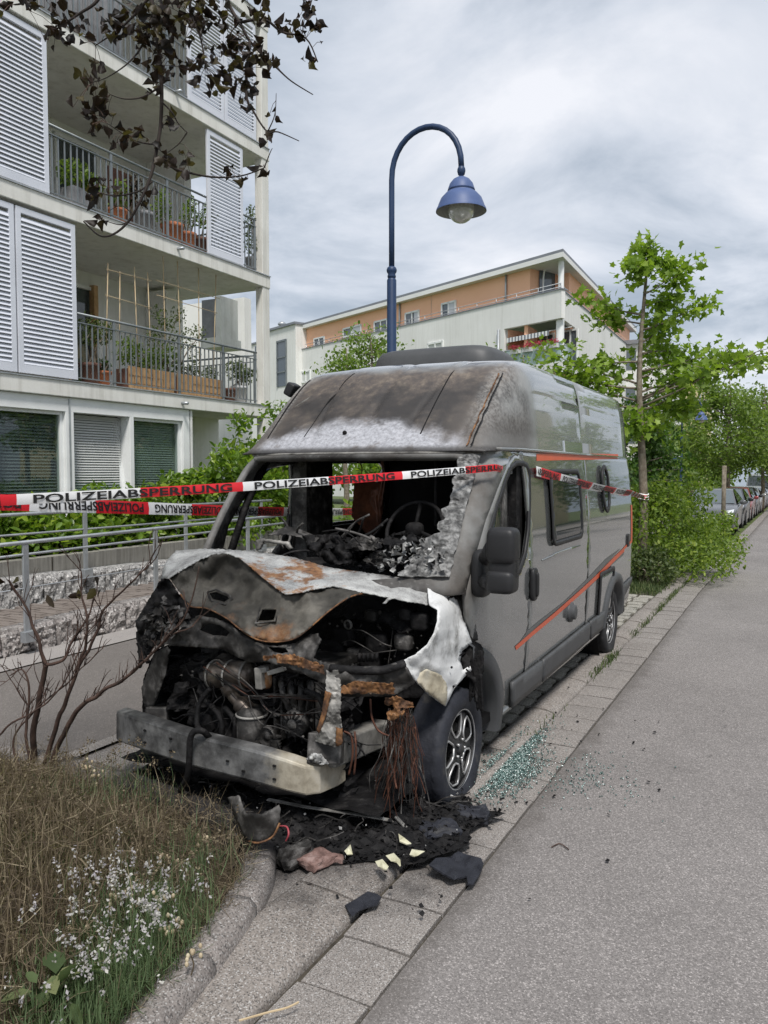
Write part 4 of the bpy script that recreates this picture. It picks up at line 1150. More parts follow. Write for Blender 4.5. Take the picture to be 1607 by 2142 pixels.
mb = MB()
for (a, b) in (((749, 962), (756, 1000)), ((797, 960), (793, 1040)), ((801, 965), (797, 1058))):
    q0, q1 = P(*a, y=4.7), P(*b, y=4.7); mb.tube(smooth_line([q0, q0.lerp(q1, .4) + Vector((.02, 0, 0)), q1]), .004, 5)
q = P(788, 1035, y=4.7)
for k in range(5): mb.tube(smooth_line([q, q + Vector((rr.uniform(-.06, .03), 0, rr.uniform(-.05, .05))), q + Vector((rr.uniform(-.03, .03), 0, -rr.uniform(.08, .2)))]), .003, 5)
mb.build('hanging_wire', 'copper', VAN)['kind'] = 'stuff'
mb = MB(); mb.tube([P(911, 965, y=4.75), P(911, 1100, y=4.75)], .008, 6); mb.build('grab_rod', 'soot', VAN)
# ================================================================== the burnt nose of the van
# bonnet: buckled skin with its folded inner frame below
sheet('bonnet', [(338, 1210, 3.50), (345, 1178, 3.62), (368, 1153, 3.82), (410, 1149, 3.92), (454, 1149, 3.93), (536, 1155, 3.93), (613, 1166, 3.94), (689, 1188, 3.95), (791, 1202, 3.98), (893, 1218, 4.05), (899, 1266, 3.86),
                 (830, 1254, 3.74), (760, 1240, 3.66), (699, 1227, 3.60), (668, 1231, 3.56), (638, 1238, 3.50), (597, 1244, 3.42), (572, 1226, 3.46), (546, 1205, 3.52), (522, 1184, 3.58), (500, 1167, 3.62), (475, 1158, 3.62), (449, 1159, 3.60), (425, 1168, 3.55), (398, 1182, 3.50), (372, 1198, 3.46), (352, 1211, 3.44)],
      'fired_bonnet', VAN, extra=[(620, 1200, 3.68), (700, 1208, 3.80), (560, 1178, 3.76), (820, 1230, 3.90)], step=8, thick=.006, crumple=.035, cs=.022)
hood_in = sheet('bonnet_frame', [(355, 1208, 3.47), (375, 1198, 3.49), (398, 1184, 3.52), (425, 1169, 3.57), (449, 1160, 3.63), (475, 1159, 3.65), (500, 1168, 3.65), (522, 1185, 3.61), (546, 1206, 3.56), (572, 1227, 3.50), (597, 1245, 3.46), (638, 1239, 3.53), (668, 1232, 3.60), (699, 1228, 3.64), (763, 1241, 3.70),
                        (730, 1250, 3.52), (689, 1278, 3.42), (653, 1309, 3.36), (618, 1335, 3.31), (577, 1343, 3.29), (536, 1337, 3.29), (500, 1314, 3.31), (475, 1294, 3.34), (434, 1273, 3.38), (398, 1268, 3.40), (378, 1243, 3.43)],
      'fired_inner', VAN, holes=[[(438, 1241), (452, 1238), (476, 1247), (480, 1253), (470, 1260), (446, 1254)], [(549, 1275), (579, 1275), (573, 1297), (540, 1299)]],
      extra=[(480, 1210, 3.66), (520, 1250, 3.52), (600, 1290, 3.40), (440, 1220, 3.60), (640, 1265, 3.48)], step=8, thick=.006, crumple=.05, cs=.03)
mb = MB()
for loop in ([(434, 1239), (452, 1233), (480, 1245), (486, 1254), (472, 1265), (444, 1258)], [(546, 1270), (584, 1270), (577, 1301), (535, 1304)]):
    f = rbf([(355, 1208, 3.47), (546, 1206, 3.56), (763, 1241, 3.70), (577, 1343, 3.29), (434, 1273, 3.38), (378, 1243, 3.43), (480, 1210, 3.66), (520, 1250, 3.52), (600, 1290, 3.40)])
    pts = [P(u, v, y=f(u, v) - .012) for u, v in loop + loop[:1]]; mb.tube(pts, .006, 6)
pts = [(380, 1225), (440, 1225), (500, 1262), (560, 1320)]
mb.build('frame_flange', 'soot_metal', hood_in, True)['kind'] = 'stuff'
mb = MB(); mb.tube(smooth_line([P(u, v, y=y_) for u, v, y_ in ((378, 1243, 3.42), (398, 1268, 3.39), (434, 1273, 3.37), (475, 1294, 3.33), (500, 1314, 3.30), (536, 1337, 3.28), (577, 1343, 3.28), (618, 1335, 3.30), (653, 1309, 3.35), (689, 1278, 3.41), (730, 1250, 3.51), (763, 1241, 3.69))]), .0042, 6); mb.build('frame_lip', 'rust', hood_in, True)
# left wing: sooty remains
sheet('passenger_wing', [(352, 1210, 3.46), (338, 1212, 3.5), (318, 1245, 3.46), (300, 1275, 3.44), (285, 1300, 3.42), (292, 1345, 3.40), (308, 1372, 3.40), (325, 1350, 3.38), (345, 1340, 3.36), (400, 1290, 3.38), (392, 1262, 3.40), (375, 1243, 3.43)], 'soot', VAN, step=8, crumple=.10, cs=.05, thick=.01)
flakes_on('char_flakes', [(300, 1290), (340, 1250), (400, 1290), (350, 1345), (305, 1360)], 160, (3.28, 3.38), (.02, .06), 'soot_metal', VAN, .9)
sheet('passenger_wing_stay', [(350, 1352, 3.34), (356, 1360, 3.34), (346, 1410, 3.34), (330, 1455, 3.36), (322, 1475, 3.38), (305, 1480, 3.42), (297, 1440, 3.44), (312, 1400, 3.42), (325, 1365, 3.38)], 'soot_metal', VAN, crumple=.04, step=8, thick=.01)
sheet('inner_wing', [(325, 1360, 3.5), (300, 1420, 3.5), (297, 1510, 3.5), (340, 1530, 3.5), (420, 1520, 3.9), (420, 1350, 3.9), (360, 1345, 3.6)], 'soot', VAN, crumple=.05, step=12)
mb = MB()
for k in range(7):
    u, v = rr.uniform(288, 315), rr.uniform(1300, 1360); q = P(u, v, y=3.4)
    mb.tube(smooth_line([q, q + Vector((rr.uniform(-.03, .03), 0, -.06)), q + Vector((rr.uniform(-.05, .03), 0, -rr.uniform(.1, .18)))]), [.02] * 6 + [.015] * 6 + [.004], 5)
mb.build('melted_rags', 'soot', VAN)['kind'] = 'stuff'
# slam panel with its triangular bracket
slam = sheet('slam_panel', [(352, 1340, 3.36), (362, 1330, 3.36), (412, 1288, 3.38), (450, 1293, 3.38), (480, 1305, 3.36), (510, 1330, 3.33), (540, 1345, 3.32), (577, 1352, 3.31), (620, 1345, 3.33), (650, 1326, 3.38), (664, 1327, 3.38), (672, 1338, 3.36), (667, 1352, 3.34), (655, 1378, 3.30), (690, 1390, 3.28),
                          (735, 1396, 3.27), (790, 1395, 3.33), (842, 1386, 3.42), (855, 1400, 3.45), (868, 1426, 3.48), (850, 1440, 3.46), (824, 1455, 3.42), (760, 1456, 3.32), (706, 1456, 3.27), (688, 1436, 3.28), (650, 1416, 3.30), (606, 1398, 3.31), (560, 1385, 3.32), (520, 1384, 3.33), (497, 1374, 3.34), (470, 1358, 3.35), (420, 1354, 3.35), (356, 1350, 3.36)],
      'soot_metal', VAN, holes=[[(418, 1318), (426, 1309), (440, 1303), (462, 1308), (482, 1322), (476, 1331), (445, 1329)], [(560, 1352), (576, 1354), (598, 1356), (604, 1364), (590, 1368), (570, 1362)]], step=8, thick=.012, crumple=.03, cs=.04)
sheet('slam_panel_edge', [(550, 1372, 3.30), (610, 1368, 3.28), (655, 1385, 3.27), (692, 1397, 3.255), (690, 1414, 3.255), (650, 1402, 3.27), (608, 1390, 3.285), (552, 1381, 3.30)], 'rust', slam, step=5, thick=.003, crumple=.03, smooth=False, ragged=2.5)
sheet('slam_panel_edge', [(712, 1436, 3.255), (745, 1425, 3.26), (822, 1430, 3.34), (826, 1452, 3.38), (760, 1450, 3.28), (712, 1452, 3.25)], 'rust', slam, step=5, thick=.003, crumple=.02, smooth=False, ragged=2.2)
mb = MB(); mb.tube(smooth_line([P(u, v, y=y_) for u, v, y_ in ((692, 1398, 3.27), (740, 1402, 3.28), (800, 1402, 3.34), (846, 1388, 3.43))]), [.022] * 19, 8); mb.build('upper_crossmember', 'soot', VAN, True)
# front stay
sheet('front_stay', [(684, 1400, 3.25), (708, 1402, 3.25), (713, 1432, 3.25), (712, 1490, 3.22), (716, 1556, 3.2), (702, 1562, 3.2), (660, 1550, 3.2), (668, 1520, 3.21), (680, 1470, 3.23)], 'bare_metal', VAN, step=6, thick=.006, crumple=.035, smooth=False, ragged=1.5)
sheet('stay_edge', [(704, 1522, 3.185), (716, 1524, 3.185), (716, 1557, 3.185), (703, 1560, 3.185)], 'rust', VAN, step=6, thick=.008)
sheet('stay_edge', [(681, 1445, 3.212), (693, 1450, 3.212), (684, 1490, 3.205), (668, 1535, 3.195), (662, 1530, 3.195), (674, 1490, 3.205)], 'rust', VAN, step=6, thick=.006)
# bumper beam
bp_ = [(245, 1487, 1547, 3.36), (262, 1492, 1556, 3.28), (300, 1504, 1569, 3.22), (393, 1534, 1600, 3.17), (536, 1569, 1637, 3.15), (600, 1588, 1655, 3.16), (640, 1602, 1664, 3.18), (672, 1604, 1660, 3.25), (708, 1603, 1644, 3.40)]
mb = MB()
for u, a, b, y_ in bp_:
    t_, q_ = P(u, a, y=y_), P(u, b, y=y_); h_ = t_.z - q_.z
    mb.v += [tuple(q_), (q_.x, q_.y - .006, q_.z + .012), (t_.x, t_.y - .006, t_.z - .014), tuple(t_), (t_.x, t_.y + .075, t_.z + .003), (q_.x, q_.y + .075, q_.z)]
k = 6
for i in range(len(bp_) - 1):
    for j in range(k):
        a, b = i * k + j, i * k + (j + 1) % k; mb.f.append((a, b, b + k, a + k)); mb.mi.append(0)
mb.f += [tuple(range(k)), tuple(range((len(bp_) - 1) * k, len(bp_) * k))[::-1]]; mb.mi += [0, 0]
def beam_mat():
    t = NT('beam_metal'); o = t.xyz()
    g = t.ramp(t.noise(6, 8, .68), [(.32, (.02, .02, .02)), (.45, (.09, .09, .09)), (.58, (.18, .18, .178)), (.8, (.30, .30, .29))])
    cr_ = t.ramp(t.noise(9, 8, .66, off=(3, 3, 3)), [(.3, (.22, .19, .14)), (.5, (.42, .38, .30)), (.75, (.55, .52, .45))])
    m = t.rng(t.math('ADD', o[0], t.math('MULTIPLY', t.math('SUBTRACT', t.noise(7, 6, .7), .5), .35)), -2.36, -2.2, 0, 1)
    c = t.mix(m, g, cr_)
    top = t.rng(t.math('ADD', o[2], t.math('MULTIPLY', t.noise(11, 6), .1)), .49, .53, 0, .85)
    return t.out(t.mix(t.math('MULTIPLY', top, t.rng(o[0], -2.3, -2.6, 0, 1)), c, (.03, .03, .03)), .55, .25, t.bump(t.noise(70, 5), .3, .003), .4)
M['beam_metal'] = beam_mat()
beam = mb.build('bumper_beam', 'beam_metal', VAN, False, bevel=.006, fix=True)
for u, v, y_ in ((303, 1528, 3.21), (303, 1553, 3.21), (357, 1545, 3.18), (357, 1570, 3.18), (509, 1613, 3.145), (574, 1602, 3.15), (574, 1630, 3.15), (476, 1592, 3.15)):
    mb = MB(); superell(mb, P(u, v, y=y_ - .006), (.011, .006, .006), .8, 10, 6); mb.build('bolt_hole', 'soot_flat', beam)
# crash boxes and chassis rails
mb = MB(); mb.bar(P(680, 1575, y=3.32), P(800, 1530, y=4.1), .13, .14); mb.build('chassis_rail', 'bare_metal', VAN, bevel=.01)
mb = MB(); mb.bar(P(678, 1566, y=3.24), P(686, 1562, y=3.34), .17, .15); mb.build('crash_box', 'soot_metal', VAN, bevel=.008)
mb = MB(); mb.bar(P(325, 1505, y=3.36), P(415, 1480, y=4.1), .13, .14); mb.build('chassis_rail', 'soot_metal', VAN, bevel=.01)
sheet('foil_scrap', [(640, 1588, 3.2), (655, 1575, 3.2), (672, 1578, 3.2), (690, 1598, 3.22), (672, 1600, 3.2)], 'ash_pale', VAN, crumple=.06, cs=.1, step=6)
# driver's wing: burnt to white
wing = sheet('driver_wing', [(893, 1218, 4.04), (912, 1207, 4.12), (934, 1206, 4.17), (950, 1240, 4.20), (966, 1285, 4.22), (978, 1320, 4.22), (987, 1345, 4.23), (966, 1362, 4.16), (962, 1382, 4.12), (968, 1402, 4.12), (985, 1391, 4.18), (990, 1398, 4.18), (972, 1415, 4.10), (950, 1440, 3.98), (932, 1477, 3.84),
                             (915, 1466, 3.74), (896, 1452, 3.66), (872, 1428, 3.56), (850, 1402, 3.48), (838, 1384, 3.45), (868, 1370, 3.50), (893, 1350, 3.56), (908, 1325, 3.62), (915, 1300, 3.68), (916, 1276, 3.74), (898, 1266, 3.80)],
      'ash_white', VAN, extra=[(940, 1330, 3.92), (920, 1400, 3.72), (935, 1260, 4.0), (950, 1380, 4.0), (895, 1400, 3.62)], step=6, thick=.006, crumple=.03, cs=.035, ragged=.35)
M['ash_cream'] = grime('cream_ash', [(.3, (.28, .24, .17)), (.5, (.50, .45, .34)), (.75, (.60, .56, .47))], 9, 8, rough=.8, bump=.4, bscale=60)
sheet('wing_patch', [(868, 1412, 3.545), (895, 1400, 3.595), (920, 1410, 3.70), (934, 1430, 3.79), (936, 1455, 3.80), (931, 1476, 3.815), (915, 1464, 3.715), (896, 1450, 3.635), (874, 1428, 3.545)], 'ash_cream', wing, step=6, thick=.004, crumple=.01)
for u, v in ((945, 1396), (912, 1443), (949, 1436)):
    mb = MB(); superell(mb, P(u, v, y=3.88 if u > 940 else 3.70), (.007, .007, .007), 1, 8, 6); mb.build('rivet_hole', 'soot_flat', wing)
# black plastic between wing and door, arch liner rags
sheet('scuttle_corner', [(930, 1206, 4.16), (955, 1188, 4.2), (985, 1238, 4.30), (992, 1290, 4.30), (1000, 1338, 4.28), (985, 1345, 4.25), (966, 1285, 4.23), (948, 1238, 4.20)], 'soot_metal', VAN, step=8, thick=.01)
sheet('arch_liner', [(962, 1365, 4.18), (990, 1340, 4.26), (1008, 1350, 4.28), (1012, 1395, 4.24), (1003, 1430, 4.2), (996, 1470, 4.15), (990, 1425, 4.14), (968, 1404, 4.14)], 'soot', VAN, step=7, thick=.02, crumple=.06, cs=.05)
mb = MB()
for k in range(10):
    u, v = rr.uniform(985, 1005), rr.uniform(1360, 1400); q = P(u, v, y=4.18)
    mb.tube(smooth_line([q, q + Vector((rr.uniform(-.02, .02), 0, -.08)), q + Vector((rr.uniform(-.03, .03), 0, -rr.uniform(.12, .28)))]), [.014] * 6 + [.01] * 6 + [.003], 5)
mb.build('melted_rags', 'soot', VAN)['kind'] = 'stuff'
# headlamp bracket, burnt orange
for px in ([(806, 1460, 3.38), (834, 1458, 3.38), (864, 1470, 3.44), (864, 1480, 3.44), (838, 1482, 3.38), (832, 1500, 3.38), (812, 1506, 3.38), (808, 1490, 3.38), (826, 1484, 3.38), (824, 1474, 3.38), (806, 1474, 3.38)], [(815, 1496, 3.35), (845, 1484, 3.36), (848, 1490, 3.36), (822, 1508, 3.35)]):
    sheet('headlamp_bracket', px, 'rust', VAN, step=5, thick=.006, crumple=.04, smooth=False, ragged=2)
# hanging wiring
mb = MB(); mb2 = MB()
for k in range(130):
    q = P(rr.uniform(812, 866), rr.uniform(1480, 1520), y=rr.uniform(3.38, 3.6)); L = rr.uniform(.18, .50)
    pts = [q]; d = Vector((rr.uniform(-.3, .3), rr.uniform(-.15, .15), -1))
    for s_ in range(5):
        d = (d + Vector((rr.uniform(-.6, .6), rr.uniform(-.4, .4), rr.uniform(-.2, .2)))); d = Vector((d.x * .7, d.y * .7, -abs(d.z) - .2)).normalized()
        pts.append(pts[-1] + d * L / 5)
    (mb if k % 2 else mb2).tube(smooth_line(pts, 3), rr.uniform(.001, .0026), 4)
mb.build('hanging_wiring', 'copper', VAN)['kind'] = 'stuff'; mb2.build('hanging_wiring', 'soot_metal', VAN)['kind'] = 'stuff'
for pts in ([(775, 1462, 3.4), (778, 1500, 3.4), (792, 1528, 3.4), (815, 1540, 3.4)], [(720, 1530, 3.22), (735, 1540, 3.22), (738, 1580, 3.22), (730, 1620, 3.22)], [(742, 1530, 3.22), (745, 1570, 3.2), (741, 1620, 3.2)], [(838, 1560, 3.4), (825, 1610, 3.4), (830, 1650, 3.38)], [(868, 1520, 3.5), (872, 1570, 3.5), (862, 1610, 3.45), (866, 1640, 3.4)]):
    mb = MB(); mb.tube(smooth_line([P(u, v, y=y_) for u, v, y_ in pts]), .0055, 6); mb.build('cable', 'copper', VAN, True)
# engine and exhaust
eng = heap('engine_block', XC - .62, XC + .60, 3.55, 4.0, lambda a, b: .72 + .06 * math.sin(9 * a) - .1 * (1 - b), 'soot', VAN, (50, 20), .09, 9, 3)
mb = MB()
mb.grid(lambda a, b: (XC - .70 + 1.3 * a, 3.55 + .16 * NZ.fractal(Vector((a * 9, b * 6, 7)), .7, 2.1, 4) + .05 * math.sin(a * 14) * math.sin(b * 8), .15 + .62 * b), 70, 40)
mb.build('engine_front', 'soot', eng, False)
for k in range(12):
    u, v = rr.uniform(380, 560), rr.uniform(1400, 1560)
    mb = MB(); q = P(u, v, y=rr.uniform(3.42, 3.55)); r_ = rr.uniform(.03, .075)
    if k % 3: mb.lathe([(0, -r_ * .5), (r_, -r_ * .5), (r_, r_ * .4), (r_ * .6, r_ * .6), (0, r_ * .6)], q, rr.choice('xyz'), 14)
    else: superell(mb, q, (r_ * 1.3, r_ * .7, r_), .4, 18, 14)
    mb.v = [tuple(Vector(p) + Vector((NZ.noise(Vector(p) * 26), NZ.noise(Vector(p) * 26 + Vector((9, 0, 0))), NZ.noise(Vector(p) * 26 + Vector((0, 9, 0))))) * .018) for p in mb.v]
    mb.build('engine_component', rr.choice(['soot', 'soot', 'soot', 'soot_flat', 'soot_metal']), eng, False)
M['hot_steel'] = grime('blued_steel', [(.3, (.035, .03, .028)), (.5, (.12, .10, .085)), (.7, (.28, .24, .20))], 7, 6, rough=.38, metal=.7, bump=.25)
mb = MB(); a_, b_ = P(438, 1410, y=3.45), P(530, 1412, y=3.45); ax = (b_ - a_).normalized()
a_2, b_2 = a_, b_; pts = [a_.lerp(b_, t_) for t_ in (0, .03, .1, .3, .5, .7, .85, .95, 1)]; mb.tube(pts, [.03, .062, .075, .078, .075, .078, .075, .06, .03], 20); mb.build('catalyst_canister', 'hot_steel', eng, True)
mb = MB(); mb.tube(smooth_line([P(478, 1432, y=3.42), P(488, 1455, y=3.42), P(510, 1478, y=3.42), P(528, 1500, y=3.42)]), [.05] * 5 + [.035] * 5 + [.05] * 9, 16); mb.build('exhaust_cone', 'hot_steel', eng, True)
mb = MB(); t0, t1 = P(526, 1478, y=3.42), P(528, 1590, y=3.42); t1c = t1.copy()
mb.lathe([(.0, .30), (.05, .30), (.082, .27), (.084, .06), (.084, .02), (.07, -.02), (0, -.02)], (t1.x, t1.y, t1.z), 'z', 28); mb.build('filter_canister', 'soot_metal', eng, True)
mb = MB(); q = P(577, 1590, y=3.38)
mb.lathe([(.025 + .008 * (i % 2), .0 + .0085 * i) for i in range(16)], q, 'z', 16); mb.build('bellows', 'soot_metal', eng, True)
mb = MB(); mb.bar(P(545, 1395, y=3.38), P(548, 1440, y=3.38), .045, .06); mb.bar(P(535, 1405, y=3.37), P(560, 1400, y=3.37), .03, .03); mb.build('turbo_bracket', 'bare_metal', eng, bevel=.006)
mb = MB(); superell(mb, P(556, 1420, y=3.41), (.03, .03, .055), .6, 14, 10); mb.build('turbo_actuator', 'rust', eng, True)
mb = MB(); mb.bar(P(562, 1408, y=3.36), P(596, 1398, y=3.36), .03, .025); mb.build('heat_shield_tab', 'bare_metal', eng, bevel=.004)
mb = MB()
for k in range(70):
    u, v = rr.uniform(400, 720), rr.uniform(1390, 1580); q = P(u, v, y=rr.uniform(3.34, 3.5)); pts = [q]
    d = Vector((rr.uniform(-1, 1), rr.uniform(-.3, .3), rr.uniform(-1, .5))).normalized()
    for s_ in range(4):
        d = (d + Vector((rr.uniform(-.7, .7), rr.uniform(-.2, .2), rr.uniform(-.7, .5)))).normalized(); pts.append(pts[-1] + d * rr.uniform(.03, .08))
    mb.tube(smooth_line(pts, 4), rr.uniform(.0015, .005), 5)
mb.build('engine_hoses', 'soot', eng, True)['kind'] = 'stuff'
for pts in ([(520, 1455, 3.34), (530, 1490, 3.34), (550, 1515, 3.34), (575, 1520, 3.34), (620, 1535, 3.34)], [(405, 1440, 3.36), (415, 1480, 3.36), (408, 1520, 3.36)], [(530, 1455, 3.36), (560, 1460, 3.36)]):
    mb = MB(); mb.tube(smooth_line([P(u, v, y=y_) for u, v, y_ in pts]), .0028, 6); mb.build('wire', 'soot_metal', eng, True)
mb = MB(); mb.tube(smooth_line([P(u, v, y=y_) for u, v, y_ in ((440, 1545, 3.2), (425, 1530, 3.14), (407, 1530, 3.12), (398, 1548, 3.11), (396, 1590, 3.11), (392, 1625, 3.13), (378, 1655, 3.18))]), .017, 10); mb.build('burnt_hose', 'soot', VAN, True)
mb = MB(); mb.tube(smooth_line([P(u, v, y=y_) for u, v, y_ in ((440, 1440, 3.36), (418, 1470, 3.34), (412, 1510, 3.3), (420, 1530, 3.25))]), .014, 10); mb.build('burnt_hose', 'soot', VAN, True)
bay_l = [(345, 1365), (480, 1390), (600, 1410), (690, 1440), (680, 1575), (500, 1545), (330, 1495)]; bay_r = [(640, 1320), (720, 1275), (900, 1285), (895, 1340), (840, 1385), (700, 1390)]
flakes_on('burnt_scraps', bay_l, 50, (3.36, 3.5), (.008, .025), 'soot_metal', eng, 1.2); flakes_on('burnt_scraps', bay_r, 40, (3.7, 3.95), (.008, .03), 'soot_metal', eng, 1.2)
# recognisable machinery: ribbed block, valve cover, alternator, manifold, clamps, hoses
def rough(mb, k=.006, f=30):
    mb.v = [tuple(Vector(p) + Vector((NZ.noise(Vector(p) * f), NZ.noise(Vector(p) * f + Vector((9, 0, 0))), NZ.noise(Vector(p) * f + Vector((0, 9, 0))))) * k) for p in mb.v]; return mb
q0, q1 = P(572, 1545, y=3.50), P(672, 1420, y=3.50)
rough(MB().box((q0.x, 3.52, q0.z), (q1.x, 3.95, q1.z)), .004).build('crankcase', 'soot', eng, bevel=.012)
for i in range(7):
    x_ = lerp(q0.x + .02, q1.x - .02, i / 6); rough(MB().box((x_ - .006, 3.485, q0.z + .01), (x_ + .006, 3.53, q1.z - .02)), .004).build('block_rib', 'soot_metal', eng)
rough(MB().box((q0.x - .02, 3.50, q1.z + .005), (q1.x + .02, 3.9, q1.z + .06)), .008).build('valve_cover', 'soot_metal', eng, bevel=.012)
for i in range(6):
    mb = MB(); x_ = lerp(q0.x, q1.x, i / 5); mb.tube([(x_, 3.515, q1.z + .06), (x_, 3.515, q1.z + .075)], .009, 6); mb.build('cover_bolt', 'bare_metal', eng, True)
ac = P(618, 1512, y=3.43); mb = MB(); mb.lathe([(0, -.04), (.022, -.04), (.028, -.03), (.05, -.03), (.072, -.018), (.074, .05), (0, .05)], ac, 'y', 28); alt = rough(mb, .004).build('alternator', 'soot_metal', eng, True)
for i in range(14):
    a_ = 2 * math.pi * i / 14; p0 = ac + Vector((.03 * math.cos(a_), -.034, .03 * math.sin(a_))); p1 = ac + Vector((.068 * math.cos(a_), -.026, .068 * math.sin(a_))); MB().bar(p0, p1, .006, .012).build('alternator_fin', 'soot', alt)
pc = P(560, 1540, y=3.40); mb = MB(); mb.lathe([(0, -.012), (.016, -.012), (.02, -.004), (.04, -.004), (.05, -.016), (.054, -.016), (.054, .016), (.05, .016), (.04, .006), (0, .006)], pc, 'y', 28); mb.build('belt_pulley', 'soot_metal', eng, True)
for i in range(4):
    mb = MB(); mb.tube(smooth_line([P(588 + i * 20, 1428, y=3.49), P(590 + i * 20, 1440, y=3.42), P(596 + i * 17, 1462, y=3.40), P(606 + i * 13, 1482, y=3.44)]), .017, 10); rough(mb, .006).build('manifold_pipe', 'soot_metal', eng, True)
for t_ in (.12, .5, .88):
    mb = MB(); c_ = a_2.lerp(b_2, t_); mb.lathe([(.079, -.006), (.083, -.006), (.083, .006), (.079, .006)], c_, 'x', 24); mb.build('clamp_band', 'bare_metal', eng, True)
for dz in (.05, .25):
    mb = MB(); mb.lathe([(.085, dz), (.090, dz + .003), (.090, dz + .011), (.085, dz + .014)], t1c, 'z', 28); mb.build('clamp_band', 'bare_metal', eng, True)
for px in ([(640, 1445, 3.4), (670, 1460, 3.36), (682, 1500, 3.38), (668, 1545, 3.42)], [(430, 1465, 3.42), (460, 1500, 3.38), (462, 1540, 3.38), (440, 1560, 3.4)], [(470, 1480, 3.42), (492, 1510, 3.4), (488, 1560, 3.42)]):
    mb = MB(); mb.tube(smooth_line([P(u, v, y=y_) for u, v, y_ in px]), .016, 10); rough(mb, .005).build('coolant_hose', 'soot', eng, True)
for k in range(3):
    base = [(rr.uniform(410, 470), rr.uniform(1385, 1420)), (rr.uniform(480, 540), rr.uniform(1440, 1480)), (rr.uniform(560, 620), rr.uniform(1440, 1520)), (rr.uniform(640, 690), rr.uniform(1450, 1540))]
    for j in range(3):
        mb = MB(); mb.tube(smooth_line([P(u + rr.uniform(-6, 6), v + rr.uniform(-6, 6), y=3.36 + .01 * j) for u, v in base], 6), .0028, 5); mb.build('wire_loom', ['soot', 'soot_metal', 'copper'][j], eng, True)
bc = P(470, 1520, y=3.5); mb = MB(); superell(mb, bc, (.10, .07, .12), .35, 24, 16); rough(mb, .02, 14).build('gearbox_housing', 'soot', eng)
# firewall and pipework seen through the wing opening
sheet('firewall', [(600, 1225, 4.05), (940, 1225, 4.12), (950, 1460, 4.05), (600, 1460, 4.0), (380, 1460, 3.95), (380, 1225, 4.0)], 'soot', VAN, step=16, crumple=.06, cs=.02)
mb = MB(); mb.grid(lambda a, b: (XC - .9 + 1.75 * a, 3.35 + .8 * b, .16 + .03 * NZ.noise(Vector((a * 9, b * 9, 4)))), 20, 12); mb.build('underbody', 'soot', VAN)
for pts in ([(735, 1318, 3.8), (760, 1320, 3.8), (800, 1345, 3.82), (820, 1352, 3.85)], [(715, 1345, 3.75), (735, 1340, 3.75), (765, 1355, 3.75), (790, 1372, 3.78)], [(822, 1315, 3.9), (818, 1350, 3.9), (812, 1390, 3.9)], [(830, 1330, 3.9), (860, 1328, 3.9)], [(848, 1330, 3.9), (852, 1345, 3.9), (858, 1330, 3.9), (866, 1348, 3.9)], [(790, 1280, 3.95), (792, 1310, 3.95), (800, 1320, 3.95)], [(840, 1305, 3.95), (835, 1340, 3.95), (825, 1375, 3.9)], [(745, 1372, 3.8), (790, 1365, 3.8), (830, 1360, 3.85)]):
    mb = MB(); mb.tube(smooth_line([P(u, v, y=y_) for u, v, y_ in pts]), .0035, 6); mb.build('brake_pipe', 'soot_metal', VAN, True)
for u, v, r_, m_ in ((777, 1288, .035, 'soot_metal'), (729, 1306, .022, 'soot_metal'), (745, 1372, .05, 'soot_metal'), (846, 1342, .05, 'soot_metal'), (775, 1376, .06, 'soot'), (790, 1345, .06, 'soot'), (850, 1285, .035, 'soot'), (880, 1300, .05, 'soot'), (720, 1330, .06, 'soot'), (700, 1360, .07, 'soot')):
    mb = MB(); superell(mb, P(u, v, y=3.9), (r_ * 1.1, r_ * .7, r_), .45, 14, 10); mb.build('bay_component', m_, VAN, True)
mb = MB(); q = P(730, 1306, y=3.86); mb.lathe([(.022, 0), (.03, -.01), (.022, -.02)], q, 'y', 16); mb.build('bracket_eye', 'bare_metal', VAN, True)
for k in range(5):
    mb = MB(); mb.tube([P(752 + k * 9, 1384, y=3.7), P(752 + k * 9, 1366, y=3.7)], .011, 8)
    mb.build('relay', 'soot', VAN, True)
sheet('bracket_shard', [(800, 1262, 3.66), (812, 1251, 3.66), (818, 1252, 3.66), (806, 1264, 3.66)], 'ash_pale', VAN, step=6)
# ================================================================== debris under the nose
rr = random.Random(5)
dbpoly = [(-3.45, 3.25), (-3.0, 3.05), (-2.55, 2.92), (-2.3, 2.86), (-2.05, 2.95), (-1.75, 3.08), (-1.52, 3.2), (-1.36, 3.5), (-1.4, 3.9), (-1.75, 4.2), (-2.6, 4.3), (-3.5, 4.1)]
dbpoly = [(p[0] + .14 * NZ.noise(Vector((p[0] * 5, p[1] * 5, 1))), p[1] + .14 * NZ.noise(Vector((p[0] * 5, p[1] * 5, 6)))) for p in densify(dbpoly, .06)]
def db_z(x, y):
    d = min(math.dist((x, y), p) for p in dbpoly)
    return .035 + sstep(0, .35, d) * (.04 + .05 * NZ.fractal(Vector((x * 6, y * 6, 2)), .8, 2.1, 4)) + sstep(0, .1, d) * .03 * NZ.noise(Vector((x * 22, y * 22, 5))) + .012
dbo = panel('charred_debris', dbpoly, [], .035, lambda a, b: (a, b, db_z(a, b)), 'soot', None, smooth=False)
tag(dbo, 'heap of black charred debris on the ground under the van nose', 'debris', kind='stuff')
pos = []
while len(pos) < 3600:
    x, y = rr.uniform(-3.5, -1.3), rr.uniform(2.8, 4.2)
    if pip(x, y, dbpoly) or rr.random() < .10: pos.append((x, y, (db_z(x, y) if pip(x, y, dbpoly) else .03) + .012))
o = scatter('char_chips', T_FLAKE, pos, rand_rot(len(pos), .55), nrng.uniform(.006, .03, len(pos)), 'soot'); tag(o, 'loose black char chips strewn over the debris heap', 'debris', kind='stuff')
